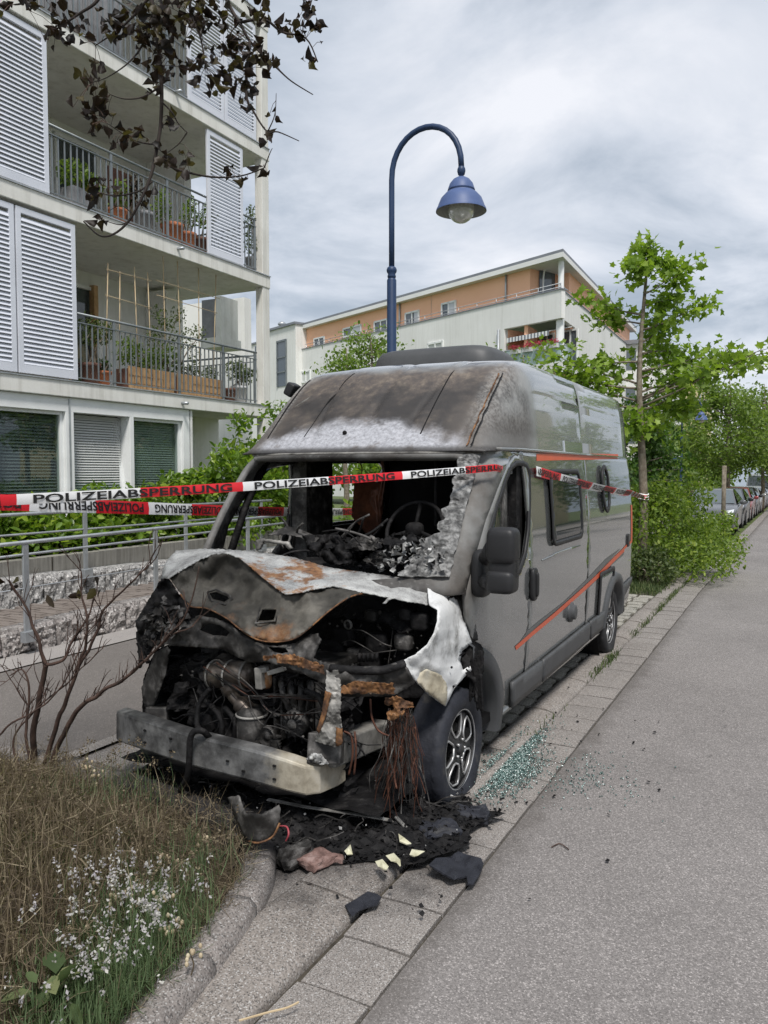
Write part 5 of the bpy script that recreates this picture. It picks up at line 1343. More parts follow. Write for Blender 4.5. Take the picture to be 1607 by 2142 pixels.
sel = nrng.choice(len(pos), 150, replace=False)
o = scatter('ash_chips', T_FLAKE, np.array(pos)[sel] + (0, 0, .02), rand_rot(len(sel), .6), nrng.uniform(.006, .02, len(sel)), 'ash_pale'); tag(o, 'small pale ash flakes scattered over the debris heap', 'debris', kind='stuff')
mb = MB()
for k in range(60):
    x, y = rr.uniform(-3.3, -1.6), rr.uniform(2.95, 3.9); p = Vector((x, y, db_z(x, y) + .03)); pts = [p]; a = rr.uniform(0, 6.3)
    for s_ in range(5):
        a += rr.uniform(-.8, .8); pts.append(pts[-1] + Vector((math.cos(a) * .05, math.sin(a) * .05, rr.uniform(-.02, .025))))
    mb.tube(smooth_line(pts, 3), rr.uniform(.0015, .004), 4)
o = mb.build('burnt_wires', 'soot_metal'); tag(o, 'tangle of thin burnt wires lying in the debris heap', 'debris', kind='stuff')
def single(o, label, cat, group=None): return tag(o, label, cat, group)
o = sheet('bumper_fragment', [(478, 1668, 2.98), (500, 1664, 2.96), (512, 1700, 2.86), (545, 1704, 2.84), (584, 1684, 2.9), (587, 1692, 2.9), (584, 1722, 2.9), (570, 1748, 2.88), (540, 1762, 2.84), (515, 1757, 2.86), (502, 1730, 2.9), (488, 1700, 2.95)], 'soot_metal', None, step=7, thick=.008, crumple=.01)
single(o, 'curved scorched metal fragment lying left of the debris heap, below the bumper beam', 'metal scrap')
mb = MB(); mb.tube(smooth_line([P(u, v, y=y_) for u, v, y_ in ((516, 1757, 2.852), (540, 1763, 2.832), (570, 1750, 2.872), (585, 1722, 2.892))]), .005, 5); mb.build('edge_bead', 'rust', o)
def gpt(u, v, z): return P(u, v, z=z)
def chunk(name, u, v, size, mat, label, cat, rot=0, z=.05, seed=0, group=None):
    c = gpt(u, v, z); mb = MB(); superell(mb, (0, 0, 0), size, .35, 32, 22)
    mb.v = [tuple(Vector(p) + Vector((NZ.noise(Vector(p) * 30 + Vector((seed, 0, 0))), NZ.noise(Vector(p) * 30 + Vector((0, seed, 7))), NZ.noise(Vector(p) * 30 + Vector((3, 0, seed))))) * .6 * min(size)) for p in mb.v]
    Rm = Matrix.Rotation(rot, 3, 'Z'); mb.v = [tuple(Rm @ Vector(p) + Vector((c.x, c.y, z + size[2] * .6))) for p in mb.v]
    return single(mb.build(name, mat), label, cat, group)
M['burnt_brick'] = grime('burnt_brick', [(.3, (.06, .035, .03)), (.5, (.18, .11, .095)), (.7, (.30, .22, .20))], 14, 7, rough=.85, bump=.5)
chunk('charred_block', 618, 1800, (.035, .085, .045), 'soot_metal', 'oblong charred grey block beside the pinkish slab in the debris', 'debris', -.35, seed=2)
chunk('melted_slab', 664, 1805, (.065, .075, .025), 'burnt_brick', 'pinkish scorched slab lying at the near edge of the debris', 'debris', -.25, seed=5)
chunk('scorched_lump', 706, 1800, (.032, .022, .016), 'burnt_brick', 'small brown scorched lump right of the pinkish slab', 'debris', .4, seed=7)
M['cream'] = grime('cream_shard', [(.3, (.40, .38, .24)), (.6, (.62, .60, .44)), (.8, (.68, .66, .55))], 16, 6, rough=.7, bump=.2)
for px, lab in (([(786, 1804), (800, 1803), (812, 1812), (808, 1820), (800, 1822), (793, 1812)], 'cream insulation shard nearest the gutter slabs'),
                ([(808, 1792), (824, 1790), (836, 1798), (837, 1812), (830, 1808), (820, 1801)], 'curved cream insulation shard just right of the nearest one'),
                ([(834, 1746), (842, 1756), (860, 1764), (852, 1767), (836, 1765)], 'pointed cream shard farthest back, below the metal strip'),
                ([(858, 1790), (862, 1782), (888, 1780), (872, 1790), (866, 1796)], 'cream and brown shard beside the black mat'),
                ([(722, 1782), (733, 1772), (737, 1786), (726, 1788)], 'small upright cream shard in the middle of the debris')):
    cen = (sum(p[0] for p in px) / len(px), sum(p[1] for p in px) / len(px))
    q = [gpt(u, v, .085) for u, v in px]; c = sum(q, Vector()) / len(q); mb = MB()
    q = [p + Vector((0, 0, .008 * math.sin(2 * i))) for i, p in enumerate(q)]
    mb.add(q + [c + Vector((0, 0, .012))], [(i, (i + 1) % len(q), len(q)) for i in range(len(q))])
    single(mb.build('cream_shard', 'cream', None, False, solid=.006, fix=True), lab, 'shard', 'cream insulation shards')
q = [(898, 1812), (912, 1798), (935, 1796), (958, 1784), (975, 1790), (1006, 1798), (1012, 1810), (1003, 1832), (990, 1852), (978, 1852), (976, 1836), (948, 1842), (930, 1832)]
vs_, fs_ = fill2d(q, [], 8); mb = MB()
mb.add([gpt(u, v, .035 + .03 * max(0, NZ.noise(Vector((u * .04, v * .05, 1)))) + .02 * sstep(960, 900, u)) for u, v in vs_], fs_)
single(mb.build('melted_mat', 'tyre_burnt', None, False, solid=.008, fix=True), 'flat black melted mat lying across the gutter slabs near the road', 'mat')
mb = MB(); q = [gpt(u, v, z) for u, v, z in ((560, 1672, .16), (640, 1688, .15), (740, 1702, .13), (820, 1716, .11), (832, 1722, .10))]
for a, b in zip(q, q[1:]): mb.bar(a, b, .022, .006)
mb.bar(gpt(828, 1708, .13), gpt(850, 1732, .09), .02, .006)
single(mb.build('metal_strip', 'bare_metal'), 'long thin pale metal strip lying across the debris below the beam', 'metal strip')
mb = MB(); mb.tube(smooth_line([gpt(u, v, z) for u, v, z in ((586, 1728, .1), (600, 1730, .12), (604, 1745, .1), (598, 1760, .06))]), .005, 6)
M['red_wire'] = grime('red_wire', [(.3, (.25, .03, .04)), (.7, (.45, .10, .12))], 20, rough=.5, bump=0)
single(mb.build('red_cable', 'red_wire', None, True), 'short looped red cable beside the curved metal fragment', 'cable')
mb = MB(); mb.tube(smooth_line([gpt(u, v, z) for u, v, z in ((549, 1765, .10), (547, 1800, .07), (546, 1835, .05), (553, 1860, .04), (560, 1865, .04))]), .0045, 6)
single(mb.build('thin_stick', 'bamboo', None, True), 'thin bent brown stick lying beside the bed edging', 'stick')
chunk('melted_tyre_lump', 985, 1712, (.10, .07, .03), 'tyre_burnt', 'crumpled black melted rubber at the foot of the front wheel', 'debris', .3, .02, seed=9)
chunk('melted_tyre_lump', 915, 1745, (.11, .09, .03), 'tyre_burnt', 'lumpy black melted rubber in front of the tyre tread', 'debris', .9, .03, seed=12)
q = [(722, 1893), (745, 1880), (770, 1864), (790, 1870), (798, 1876), (788, 1892), (760, 1900), (735, 1915)]
vs_, fs_ = fill2d(q, [], 7); mb = MB(); mb.add([gpt(u, v, .035 + .008 * NZ.noise(Vector((u * .08, v * .08, 1)))) for u, v in vs_], fs_)
single(mb.build('melted_patch', 'tyre_burnt', None, False, solid=.005, fix=True), 'small flat black melted patch on the kerb joint nearest the camera', 'debris')
# safety-glass crumbs
def crumbs(name, blobs, size, mat, label):
    pos = np.concatenate([np.stack([nrng.normal(cx_, sx, n_), nrng.normal(cy_, sy, n_), np.zeros(n_)], 1) for cx_, sx, cy_, sy, n_ in blobs])
    pos[:, 2] = np.where(pos[:, 0] < -1.62, .048, np.where(pos[:, 0] < -1.26, .008, .004)) + nrng.uniform(0, .008, len(pos))
    pos = pos[pos[:, 0] > -1.95]
    cube = ([(-.5, -.5, -.4), (.5, -.5, -.4), (.5, .5, -.4), (-.5, .5, -.4), (-.4, -.5, .4), (.5, -.4, .4), (.4, .5, .4), (-.5, .4, .4)], [(4, 5, 6, 7), (0, 1, 5, 4), (1, 2, 6, 5), (2, 3, 7, 6), (3, 0, 4, 7)])
    o = scatter(name, cube, pos, rand_rot(len(pos)), nrng.uniform(size[0], size[1], len(pos)), mat); return tag(o, label, 'glass', kind='stuff')
t = NT('glass_crumb'); M['glass_crumb'] = t.out(t.ramp(t.pos.outputs['Random Per Island'], [(0, (.03, .07, .065)), (.5, (.12, .20, .185)), (.85, (.30, .40, .375)), (1, (.75, .82, .80))]), .12, 0, None, .8)
crumbs('glass_crumbs', [(-1.565, .04, 4.8, .3, 2000), (-1.52, .07, 4.6, .18, 1300), (-1.44, .06, 4.6, .3, 380), (-1.15, .13, 4.75, .2, 240), (-.9, .14, 4.68, .15, 70)], (.004, .0085), 'glass_crumb', 'greenish crumbs of shattered safety glass on the gutter beside the front wheel')
pos = np.stack([-1.9 + 1.5 * nrng.uniform(0, 1, 70) ** 2, nrng.uniform(3.2, 6.6, 70), np.full(70, .022)], 1); pos[:, 2] = np.where(pos[:, 0] < -1.62, .055, .014)
o = scatter('char_crumbs', T_FLAKE, pos, rand_rot(70, .3), nrng.uniform(.008, .028, 70), 'soot'); tag(o, 'black char crumbs scattered over gutter and road', 'debris', kind='stuff')
mb = MB(); mb.tube(smooth_line([gpt(u, v, .008) for u, v in ((1154, 1772), (1168, 1765), (1178, 1768), (1190, 1777))]), .003, 5); single(mb.build('twig', 'burnt_bark'), 'thin curved dark twig lying on the asphalt', 'twig')
mb = MB(); mb.tube(smooth_line([gpt(u, v, .05) for u, v in ((500, 2135), (560, 2118), (600, 2108), (625, 2096))]), .0035, 5); single(mb.build('straw', 'bamboo'), 'pale straw stalk lying on the nearest gutter slab', 'stalk')

# ================================================================== police tape
M['tape_red'] = grime('tape_red', [(.3, (.62, .018, .03)), (.7, (.70, .03, .04))], 4, rough=.35, bump=0)
M['tape_white'] = grime('tape_white', [(.3, (.74, .74, .74)), (.7, (.80, .80, .80))], 4, rough=.35, bump=0)
M['tape_ink'] = grime('tape_ink', [(.3, (.012, .012, .012)), (.7, (.02, .02, .02))], 4, rough=.5, bump=0)
def text_mesh(body):
    cu = bpy.data.curves.new('lettering_source', 'FONT'); cu.body = body; cu.size = 1.0; cu.offset = .022; cu.resolution_u = 3
    o = bpy.data.objects.new('lettering_source', cu); COL.objects.link(o)
    bpy.context.view_layer.update()
    me = o.evaluated_get(bpy.context.evaluated_depsgraph_get()).to_mesh()
    vs = np.array([v.co[:2] for v in me.vertices]); fs = [tuple(p.vertices) for p in me.polygons]
    o.evaluated_get(bpy.context.evaluated_depsgraph_get()).to_mesh_clear()
    bpy.data.objects.remove(o); bpy.data.curves.remove(cu)
    vs -= vs.min(0); w, h = vs.max(0); return vs / (w, h), fs
TXT = text_mesh('POLIZEIABSPERRUNG')
def tape(name, path, width, label, phase=0.0, upside=False, twist=None, period=1.0, letters=True, lh=.7):
    pts = [Vector(p) for p in path]; seg = [0.0]
    for a, b in zip(pts, pts[1:]): seg.append(seg[-1] + (b - a).length)
    L = seg[-1]
    def at(s):
        s = min(max(s, 0), L)
        for i in range(len(pts) - 1):
            if s <= seg[i + 1] + 1e-9:
                t = (s - seg[i]) / max(1e-9, seg[i + 1] - seg[i]); d = (pts[i + 1] - pts[i]).normalized(); return pts[i].lerp(pts[i + 1], t), d
        return pts[-1], (pts[-1] - pts[-2]).normalized()
    def frame(s):
        p, d = at(s); up = Vector((0, 0, 1)); up = (up - d * up.dot(d)).normalized()
        a = (twist(s / L) if twist else 0) + .12 * math.sin(s * 1.7 + phase * 9)
        nrm = d.cross(up); up2 = up * math.cos(a) + nrm * math.sin(a); return p, up2, d.cross(up2)
    mb = MB(); s = 0.0; bounds = sorted({0.0, L} | {x for k in range(-2, int(L / period * 2) + 3) for x in [(k * .5 + phase) * period] if 0 < x < L})
    for a, b in zip(bounds, bounds[1:]):
        mi = int(math.floor(((a + b) / 2 / period - phase) * 2)) % 2; n = max(2, int((b - a) / .05)); o = len(mb.v)
        for i in range(n + 1):
            p, u_, nr = frame(lerp(a, b, i / n))
            for h in (-.5, 0, .5): mb.v.append(tuple(p + u_ * (h * width) + nr * (.004 * (1 - 4 * h * h))))
        for i in range(n):
            for j in range(2):
                q = o + i * 3 + j; mb.f.append((q, q + 3, q + 4, q + 1)); mb.mi.append(mi)
    t = mb.build(name, ['tape_white', 'tape_red'], None, True); tag(t, label, 'barrier tape', 'police barrier tapes')
    if letters:
        vs, fs = TXT; k = -1
        while (k + phase - .28) * period < L:
            s0 = (k + phase + .06) * period - .28 * period * 0; s1 = s0 + .88 * period
            if s0 > -.9 * period:
                V = []; ok = True
                for (a, b) in vs:
                    a2, b2 = (1 - a, 1 - b) if upside else (a, b); s_ = lerp(s0, s1, a2); s_c = min(max(s_, 0), L)
                    p, u_, nr = frame(s_c); V.append(tuple(p + u_ * ((b2 - .5) * width * lh) + nr * .0065))
                F = [f for f in fs if all(0 < lerp(s0, s1, (1 - vs[i][0]) if upside else vs[i][0]) < L for i in f)]
                if F: lm = MB(); lm.add(V, F); lm.build('lettering', 'tape_ink', t)
            k += 1
    return t
TRUNK = Vector((-3.02, 1.78, 0))
q0, q1 = Vector((-2.98, 1.86, 0)), None
A0 = P(-60, 1050, d=2.95); A1 = P(1038, 978, x=-1.63)
def sagline(a, b, sag, n=16): return [a.lerp(b, i / n) - Vector((0, 0, sag * 4 * (i / n) * (1 - i / n))) for i in range(n + 1)]
tp = sagline(A0, A1, .012)
side_in = [P(1062, 985, x=-1.70), P(1092, 984, x=-1.74)]
Bq = P(1122, 985, x=-1.625)
tape('police_tape', tp + side_in + [P(1116, 985, x=-1.67), Bq], .043, 'red and white police tape stretched across the windscreen opening', .16, lh=.82)
T_END = P(1346, 1040, y=14.05)
tape('police_tape', sagline(Bq, P(1318, 1031, x=-1.59), .02, 14) + [T_END], .07, 'red and white police tape along the van flank to the tree trunk', .62, False, lambda t: .5 * math.sin(5 * t) + 1.6 * t * t)
tape('police_tape', sagline(P(-60, 1048, d=3.4), P(816, 1068, d=9.75), .03, 24), .074, 'red and white police tape behind the van with upside-down lettering', .35, True)
# knot at the tree
mb = MB()
for k in range(5): mb.tube([T_END + Vector((.085 * math.cos(a), .085 * math.sin(a), .05 - .02 * k + .01 * math.sin(a * 2))) for a in np.linspace(0, 6.28, 14)], .012, 4, cap=False, mi=k % 2)
mb.build('tape_knot', ['tape_white', 'tape_red'], bpy.data.objects['police_tape.001'])

# ================================================================== street lamp
M['lamp_blue'] = grime('lamp_blue', [(.3, (.016, .035, .085)), (.7, (.024, .05, .115))], 4, rough=.45, bump=0)
M['lamp_hood'] = grime('lamp_hood', [(.3, (.06, .095, .21)), (.7, (.075, .115, .25))], 4, rough=.5, bump=0)
M['lamp_inner'] = grime('lamp_inner', [(.3, (.32, .33, .31)), (.7, (.38, .39, .37))], 4, rough=.6, bump=0)
t = NT('opal_globe'); M['opal_globe'] = t.out((.62, .62, .58), .15, 0, None, .6, **{'Transmission Weight': .25})
def lamp_parts(root, base, hx, mat2='lamp_blue'):
    b = Vector(base)
    mb = MB(); mb.lathe([(.09, 0), (.09, .9), (.075, .95), (.064, 1.0), (.060, 4.28), (.052, 4.30), (.04, 4.31)], b, 'z', 20); mb.build('post', 'lamp_blue', root, True)
    mb = MB(); mb.lathe([(.03, 4.30), (.052, 4.315), (.055, 4.335), (.045, 4.36), (.062, 4.385), (.066, 4.41), (.055, 4.44), (.035, 4.455)], b, 'z', 20); mb.build('collar', 'lamp_blue', root, True)
    r_ = hx / 2; pts = [b + Vector((0, 0, 4.4)), b + Vector((0, 0, 5.0)), b + Vector((0, 0, 5.4))]
    for i in range(0, 17):
        a = math.pi - math.pi * i / 16; pts.append(b + Vector((r_ + r_ * math.cos(a), 0, 5.52 + .56 * math.sin(a) ** .9)))
    mb = MB(); mb.tube(pts, [.036] * len(pts), 12); mb.build('arm', 'lamp_blue', root, True)
    h = b + Vector((hx, 0, 0)); z0 = 5.50
    mb = MB(); mb.lathe([(0, z0 + .05), (.025, z0 + .045), (.047, z0 - .0), (.05, z0 - .03), (.04, z0 - .07), (.022, z0 - .085), (.022, z0 - .12)], h, 'z', 18); mb.build('ball_joint', 'lamp_blue', root, True)
    z1 = 5.405
    mb = MB(); mb.lathe([(.0, z1), (.05, z1 - .006), (.10, z1 - .035), (.14, z1 - .085), (.162, z1 - .15), (.166, z1 - .165), (.15, z1 - .17), (.19, z1 - .20), (.245, z1 - .26), (.275, z1 - .33), (.285, z1 - .36), (.30, z1 - .385), (.305, z1 - .41)], h, 'z', 40); hood = mb.build('lamp_hood', 'lamp_hood', root, True)
    mb = MB(); mb.lathe([(.300, z1 - .409), (.28, z1 - .37), (.235, z1 - .28), (.15, z1 - .21), (0, z1 - .2)], h, 'z', 40); mb.build('reflector', 'lamp_inner', hood, True)
    mb = MB(); mb.lathe([(.15, z1 - .26)] + [(.158 * math.cos(R(a)), z1 - .39 - .158 * math.sin(R(a))) for a in range(0, 91, 9)], h, 'z', 28); mb.build('globe', 'opal_globe', root, True)
LX = -4.58; LY = 8.95
lamp = thing('street_lamp', 'tall dark blue street lamp with curved arm behind the van roof', 'street lamp', (LX, LY, 0), 'curved blue street lamps')
lamp_parts(lamp, (LX, LY, 0), P(965, 420, y=LY).x - LX)
fy = 41.0; fx = P(1425, 980, y=fy).x
lamp2 = thing('street_lamp', 'distant blue street lamp with a street name plate, in front of the dense tree', 'street lamp', (fx, fy, gz(fy) - .25), 'curved blue street lamps')
lamp_parts(lamp2, (fx, fy, gz(fy) - .25), P(1467, 878, y=fy).x - fx)
M['sign_blue'] = grime('sign_blue', [(.3, (.015, .09, .34)), (.7, (.02, .11, .38))], 4, rough=.4, bump=0)
s0, s1 = P(1370, 961, y=fy - .1), P(1423, 957, y=fy - .1)
sg = MB().box((s0.x, fy - .12, s0.z - .15), (s1.x, fy - .09, s0.z + .15)).build('street_sign', 'sign_blue'); tag(sg, 'blue street name plate on the distant lamp post', 'street sign')
bd = MB(); w_, h_ = s1.x - s0.x, .3
for (a, b, c_, d_) in ((0, 1, .0, .1), (0, 1, .9, 1.0), (0, .02, .1, .9), (.98, 1, .1, .9)): bd.box((s0.x + a * w_, fy - .126, s0.z - .15 + c_ * h_), (s0.x + b * w_, fy - .119, s0.z - .15 + d_ * h_))
bd.build('border', 'white_paint', sg)
lt = MB()
for (a, b) in ((.06, .34), (.40, .70), (.75, .92)):
    x_ = a
    while x_ < b - .01:
        lt.box((s0.x + x_ * w_, fy - .125, s0.z - .05), (s0.x + (x_ + .018) * w_, fy - .118, s0.z + rr.choice((.02, .05, .07)))); x_ += .03
    lt.box((s0.x + a * w_, fy - .125, s0.z - .015), (s0.x + b * w_, fy - .1185, s0.z + .012))
lt.build('lettering', 'white_paint', sg)
# ================================================================== planting bed: dry grass, lavender, burnt shrub, scorched tree
rr = random.Random(9)
def bedpts(n, x0, x1, y0, y1):
    out = []
    while len(out) < n:
        x, y = rr.uniform(x0, x1), rr.uniform(y0, y1)
        if pip(x, y, bedpoly): out.append((x, y))
    return out
BZ = {}
def bz(x, y):
    k = (round(x * 10), round(y * 10))
    if k not in BZ: BZ[k] = bed_z(x, y)
    return BZ[k]
def bedset(n, x0, x1, y0, y1): return np.array([(x, y, bz(x, y) - .01) for x, y in bedpts(n, x0, x1, y0, y1)])
a = bedset(15000, -4.75, -2.0, .9, 3.15)
# heights fall away towards the edging
hh = np.array([.07 + .15 * sstep(0, .7, min(math.dist((p[0], p[1]), q) for q in bedpoly[2:9])) for p in a]) * nrng.uniform(.5, 1.05, len(a))
o = scatter('dry_grass', T_BLADE, a, upright_rot(len(a), .95), np.stack([hh * .35 + .02, hh, hh], 1), 'grass_dry'); tag(o, 'matted brown dry grass filling the planting bed', 'grass', kind='stuff')
a = bedset(9000, -3.6, -1.9, .8, 2.5); a = np.array([p for p in a if NZ.noise(Vector((p[0] * 1.4, p[1] * 1.4, 3))) > -.18 and p[1] < 2.45 - .15 * abs(p[0] + 2.6)])
hh = nrng.uniform(.05, .13, len(a))
o = scatter('green_grass', T_BLADE, a, upright_rot(len(a), 1.0), np.stack([hh * .3 + .03, hh, hh], 1), 'grass_green'); tag(o, 'green grass growing low in the near corner of the bed', 'grass', kind='stuff')
a = bedset(420, -4.6, -2.1, 1.2, 3.1); hh = nrng.uniform(.2, .42, len(a))
o = scatter('dry_stalks', T_BLADE, a, upright_rot(len(a), .35), np.stack([np.full(len(a), .08), hh, hh], 1), 'grass_dry'); tag(o, 'thin dry stalks standing above the dry grass', 'grass', kind='stuff')
b_ = bedset(22000, -4.75, -2.02, .9, 3.15); e_ = np.array([sstep(0, .6, min(math.dist((p[0], p[1]), q) for q in bedpoly[2:9])) for p in b_]); b_[:, 2] += nrng.uniform(0, 1, len(b_)) * (.03 + .17 * e_)
hh = nrng.uniform(.06, .17, len(b_))
o = scatter('dry_tangle', T_BLADE, b_, rand_rot(len(b_)), np.stack([hh * .15 + .035, hh, hh], 1), 'grass_dry'); tag(o, 'tangle of brown dry stems matted over the planting bed', 'grass', kind='stuff')
ep = [epath[i] for i in nrng.integers(18, len(epath) - 6, 1500)]; b_ = np.array([(p[0] - abs(nrng.normal(0, .09)), p[1] - abs(nrng.normal(0, .06)), .09 + .07 * nrng.uniform()) for p in ep]); hh = nrng.uniform(.05, .14, len(b_))
o = scatter('edge_grass', T_BLADE, b_, rand_rot(len(b_)), np.stack([hh * .15 + .03, hh, hh], 1), 'grass_dry'); tag(o, 'dry stems spilling over the bed edging', 'grass', kind='stuff')
# lavender bushes
T_SPIKE = ([(0, 0, 0), (.11, .12, .05), (-.11, .18, .05), (.0, .3, .12), (.10, .4, -.06), (-.10, .5, 0), (.08, .65, .05), (-.07, .75, -.04), (.05, .88, 0), (0, 1, 0)], [(0, 1, 3), (0, 3, 2), (2, 4, 1), (1, 4, 3), (2, 3, 5), (3, 6, 5), (4, 6, 3), (5, 6, 7), (6, 8, 7), (7, 8, 9), (4, 5, 7)])
def lavender(px, nst, spread, h, label, fmat='lavender_flower', lean=.38, dense=500):
    c = P(*px, z=.16); root = thing('lavender', label, 'lavender', (c.x, c.y, .1), 'lavender bushes in the bed')
    b = np.stack([nrng.normal(c.x, spread * .4, nst), nrng.normal(c.y, spread * .4, nst), np.full(nst, .12)], 1)
    b = b[[pip(q[0], q[1], bedpoly) for q in b]]; nst = len(b); h *= .8; rot = upright_rot(nst, lean + .1); ln = nrng.uniform(h * .55, h, nst)
    scatter('stems', T_BLADE, b, rot, np.stack([np.full(nst, .05), ln, ln], 1), 'lavender_leaf', root)
    tip = b + np.einsum('nij,j->ni', rot, np.array((0, .95, .42))) * ln[:, None]
    k = 9; ax = np.repeat(tip, k, 0); along = np.tile(np.linspace(0, 1, k), nst); up_ = upright_rot(nst, .35)[:, :, 1]; L_ = np.repeat(nrng.uniform(.025, .05, nst), k)
    pp = ax + np.repeat(up_, k, 0) * (along * L_)[:, None] + nrng.normal(0, .0045, (nst * k, 3))
    scatter('flower_spikes', T_DIAM, pp, rand_rot(nst * k), nrng.uniform(.009, .017, nst * k), fmat, root)
    p = np.stack([nrng.normal(c.x, spread * .55, dense * 2), nrng.normal(c.y, spread * .55, dense * 2), .08 + .10 * nrng.uniform(0, 1, dense * 2)], 1); s = nrng.uniform(.05, .13, dense * 2)
    p = p[[pip(q[0], q[1], bedpoly) for q in p]]; s = s[:len(p)]
    scatter('foliage', T_BLADE, p, upright_rot(len(p), .9), np.stack([s * .35 + .03, s, s], 1), 'lavender_leaf', root)
    return root
lavender((250, 1960), 110, .34, .34, 'green lavender bush with pale violet flower spikes, largest in the bed centre')
lavender((330, 2050), 70, .26, .30, 'green lavender bush with whitish spikes at the near edge of the bed')
lavender((190, 2110), 30, .24, .28, 'low lavender bush at the bottom edge of the picture')
lavender((330, 1890), 34, .28, .34, 'fading lavender bush with dull spikes behind the largest one', 'grass_dry', dense=250)
lavender((300, 1650), 46, .30, .34, 'withered lavender bush with grey spikes in front of the bumper beam', 'grass_dry', .3, 120)
lavender((400, 1800), 40, .26, .24, 'withered brown lavender bush beside the edging stones', 'grass_dry', .5, 100)
lavender((60, 1760), 50, .34, .30, 'withered grey lavender bush at the left edge of the picture', 'grass_dry', .4, 120)
lavender((220, 1760), 60, .34, .28, 'withered brown lavender bush in the middle of the dry grass', 'grass_dry', .45, 140)
lavender((110, 1680), 46, .34, .36, 'withered lavender bush at the foot of the burnt shrub', 'grass_dry', .3, 120)
# pale seed heads in small groups
cl = [(270, 1860, 9), (230, 1880, 9), (345, 1880, 10), (350, 1795, 8), (365, 1930, 8), (400, 2000, 8), (190, 1845, 5), (60, 1870, 6), (25, 2010, 6), (200, 1620, 6), (430, 1760, 5), (30, 1960, 5), (185, 1600, 6), (155, 1945, 5), (10, 1860, 4), (350, 1950, 6)]
SEED_AT = ['at the top of the largest lavender bush', 'left side of the largest lavender bush', 'right above the largest lavender bush', 'among the brown grass below the curved metal fragment', 'right of the largest lavender bush', 'standing beside the edging stone, nearest the kerb', 'at the upper left of the largest lavender bush', 'far left, level with the lavender tops', 'at the left edge, second from the bottom', 'in front of the burnt shrub, right of two', 'highest one beside the edging stones', 'at the left edge, third from the bottom', 'in front of the burnt shrub, left of two', 'left of the lowest lavender flowers', 'touching the left edge of the picture', 'just below the one right of the largest bush']
for i, (u, v, n_) in enumerate(cl):
    c = P(u, v + 40, z=.12); top = P(u, v, y=c.y)
    root = thing('bladder_campion', 'dry stalk with cream seed pods, ' + SEED_AT[i], 'plant', (c.x, c.y, .1), 'dry seed stalks in the bed')
    mb = MB(); mb.tube(smooth_line([c, c.lerp(top, .6) + Vector((rr.uniform(-.02, .02), 0, 0)), top]), .0025, 4); mb.build('stalk', 'grass_dry', root)
    mb = MB()
    for k in range(n_):
        q = top + Vector((rr.gauss(0, .02), rr.gauss(0, .02), rr.gauss(0, .016))); superell(mb, q, (.007, .007, .0095), .9, 8, 6)
    mb.build('seed_pods', 'seed_head', root, True)['kind'] = 'stuff'
# broad green weed at the bottom
c = P(130, 2100, z=.15); root = thing('leafy_weed', 'bright green leafy weed at the bottom left edge of the bed', 'weed', (c.x, c.y, .1))
p = in_ellipsoid(26, (c.x, c.y, .2), (.10, .10, .07)); scatter('leaves', T_OVAL, p, rand_rot(26, .5), nrng.uniform(.06, .12, 26), 'grass_green', root)

# ---- burnt shrub
BS = P(100, 1590, z=.12)
shrub = thing('burnt_shrub', 'leafless scorched shrub with bare brown branches left of the van', 'shrub', (BS.x, BS.y, .1))
YB = BS.y
def bpl(px, y0, y1): 
    n = len(px); return [P(u, v, y=lerp(y0, y1, i / (n - 1))) for i, (u, v) in enumerate(px)]
stems = [([(69, 1600), (72, 1537), (76, 1488), (86, 1445), (92, 1405), (99, 1389)], .028, .02, YB, YB - .02),
         ([(99, 1389), (86, 1356), (72, 1313), (54, 1270), (31, 1236), (17, 1213)], .016, .006, YB - .02, YB - .15),
         ([(99, 1389), (132, 1379), (146, 1350), (160, 1328), (183, 1290), (195, 1250)], .014, .005, YB - .02, YB + .1),
         ([(94, 1600), (123, 1508), (143, 1454), (160, 1405), (175, 1359), (183, 1308), (172, 1250), (169, 1193)], .022, .005, YB + .02, YB + .05),
         ([(160, 1405), (200, 1328), (220, 1273), (258, 1236), (301, 1193), (329, 1167)], .013, .003, YB + .03, YB + .1),
         ([(106, 1600), (132, 1537), (160, 1491), (180, 1468), (206, 1454), (246, 1428), (286, 1399), (315, 1370), (352, 1328), (401, 1262), (415, 1187)], .024, .003, YB, YB - .15),
         ([(315, 1370), (346, 1339), (372, 1322), (406, 1310)], .008, .003, YB - .1, YB - .12),
         ([(66, 1610), (55, 1520), (60, 1440), (48, 1400), (20, 1415)], .014, .003, YB - .1, YB - .2), ([(60, 1480), (40, 1450), (22, 1425)], .007, .002, YB - .12, YB - .2),
         ([(40, 1610), (30, 1560), (38, 1530), (60, 1500), (90, 1470), (130, 1440), (170, 1400), (205, 1365)], .009, .003, YB - .15, YB),
         ([(-10, 1545), (30, 1510), (70, 1490), (110, 1460), (150, 1400), (180, 1330), (222, 1280)], .009, .003, YB - .2, YB + .05)]
mb = MB(); tips = []
for px, r0, r1, ya, yb in stems:
    L = smooth_line(bpl(px, ya, yb), 5); L = [p + Vector((NZ.noise(p * 9), NZ.noise(p * 9 + Vector((5, 0, 0))), NZ.noise(p * 9 + Vector((0, 5, 0))))) * .012 for p in L]
    mb.tube(L, [.68 * lerp(r0, r1, i / (len(L) - 1)) + .0008 for i in range(len(L))], 7); tips += [(L[i], (L[min(i + 1, len(L) - 1)] - L[max(i - 1, 0)]).normalized(), i / len(L)) for i in range(len(L) // 4, len(L), 2)]
mb.build('branches', 'burnt_bark', shrub, True)
mb = MB(); ends = []
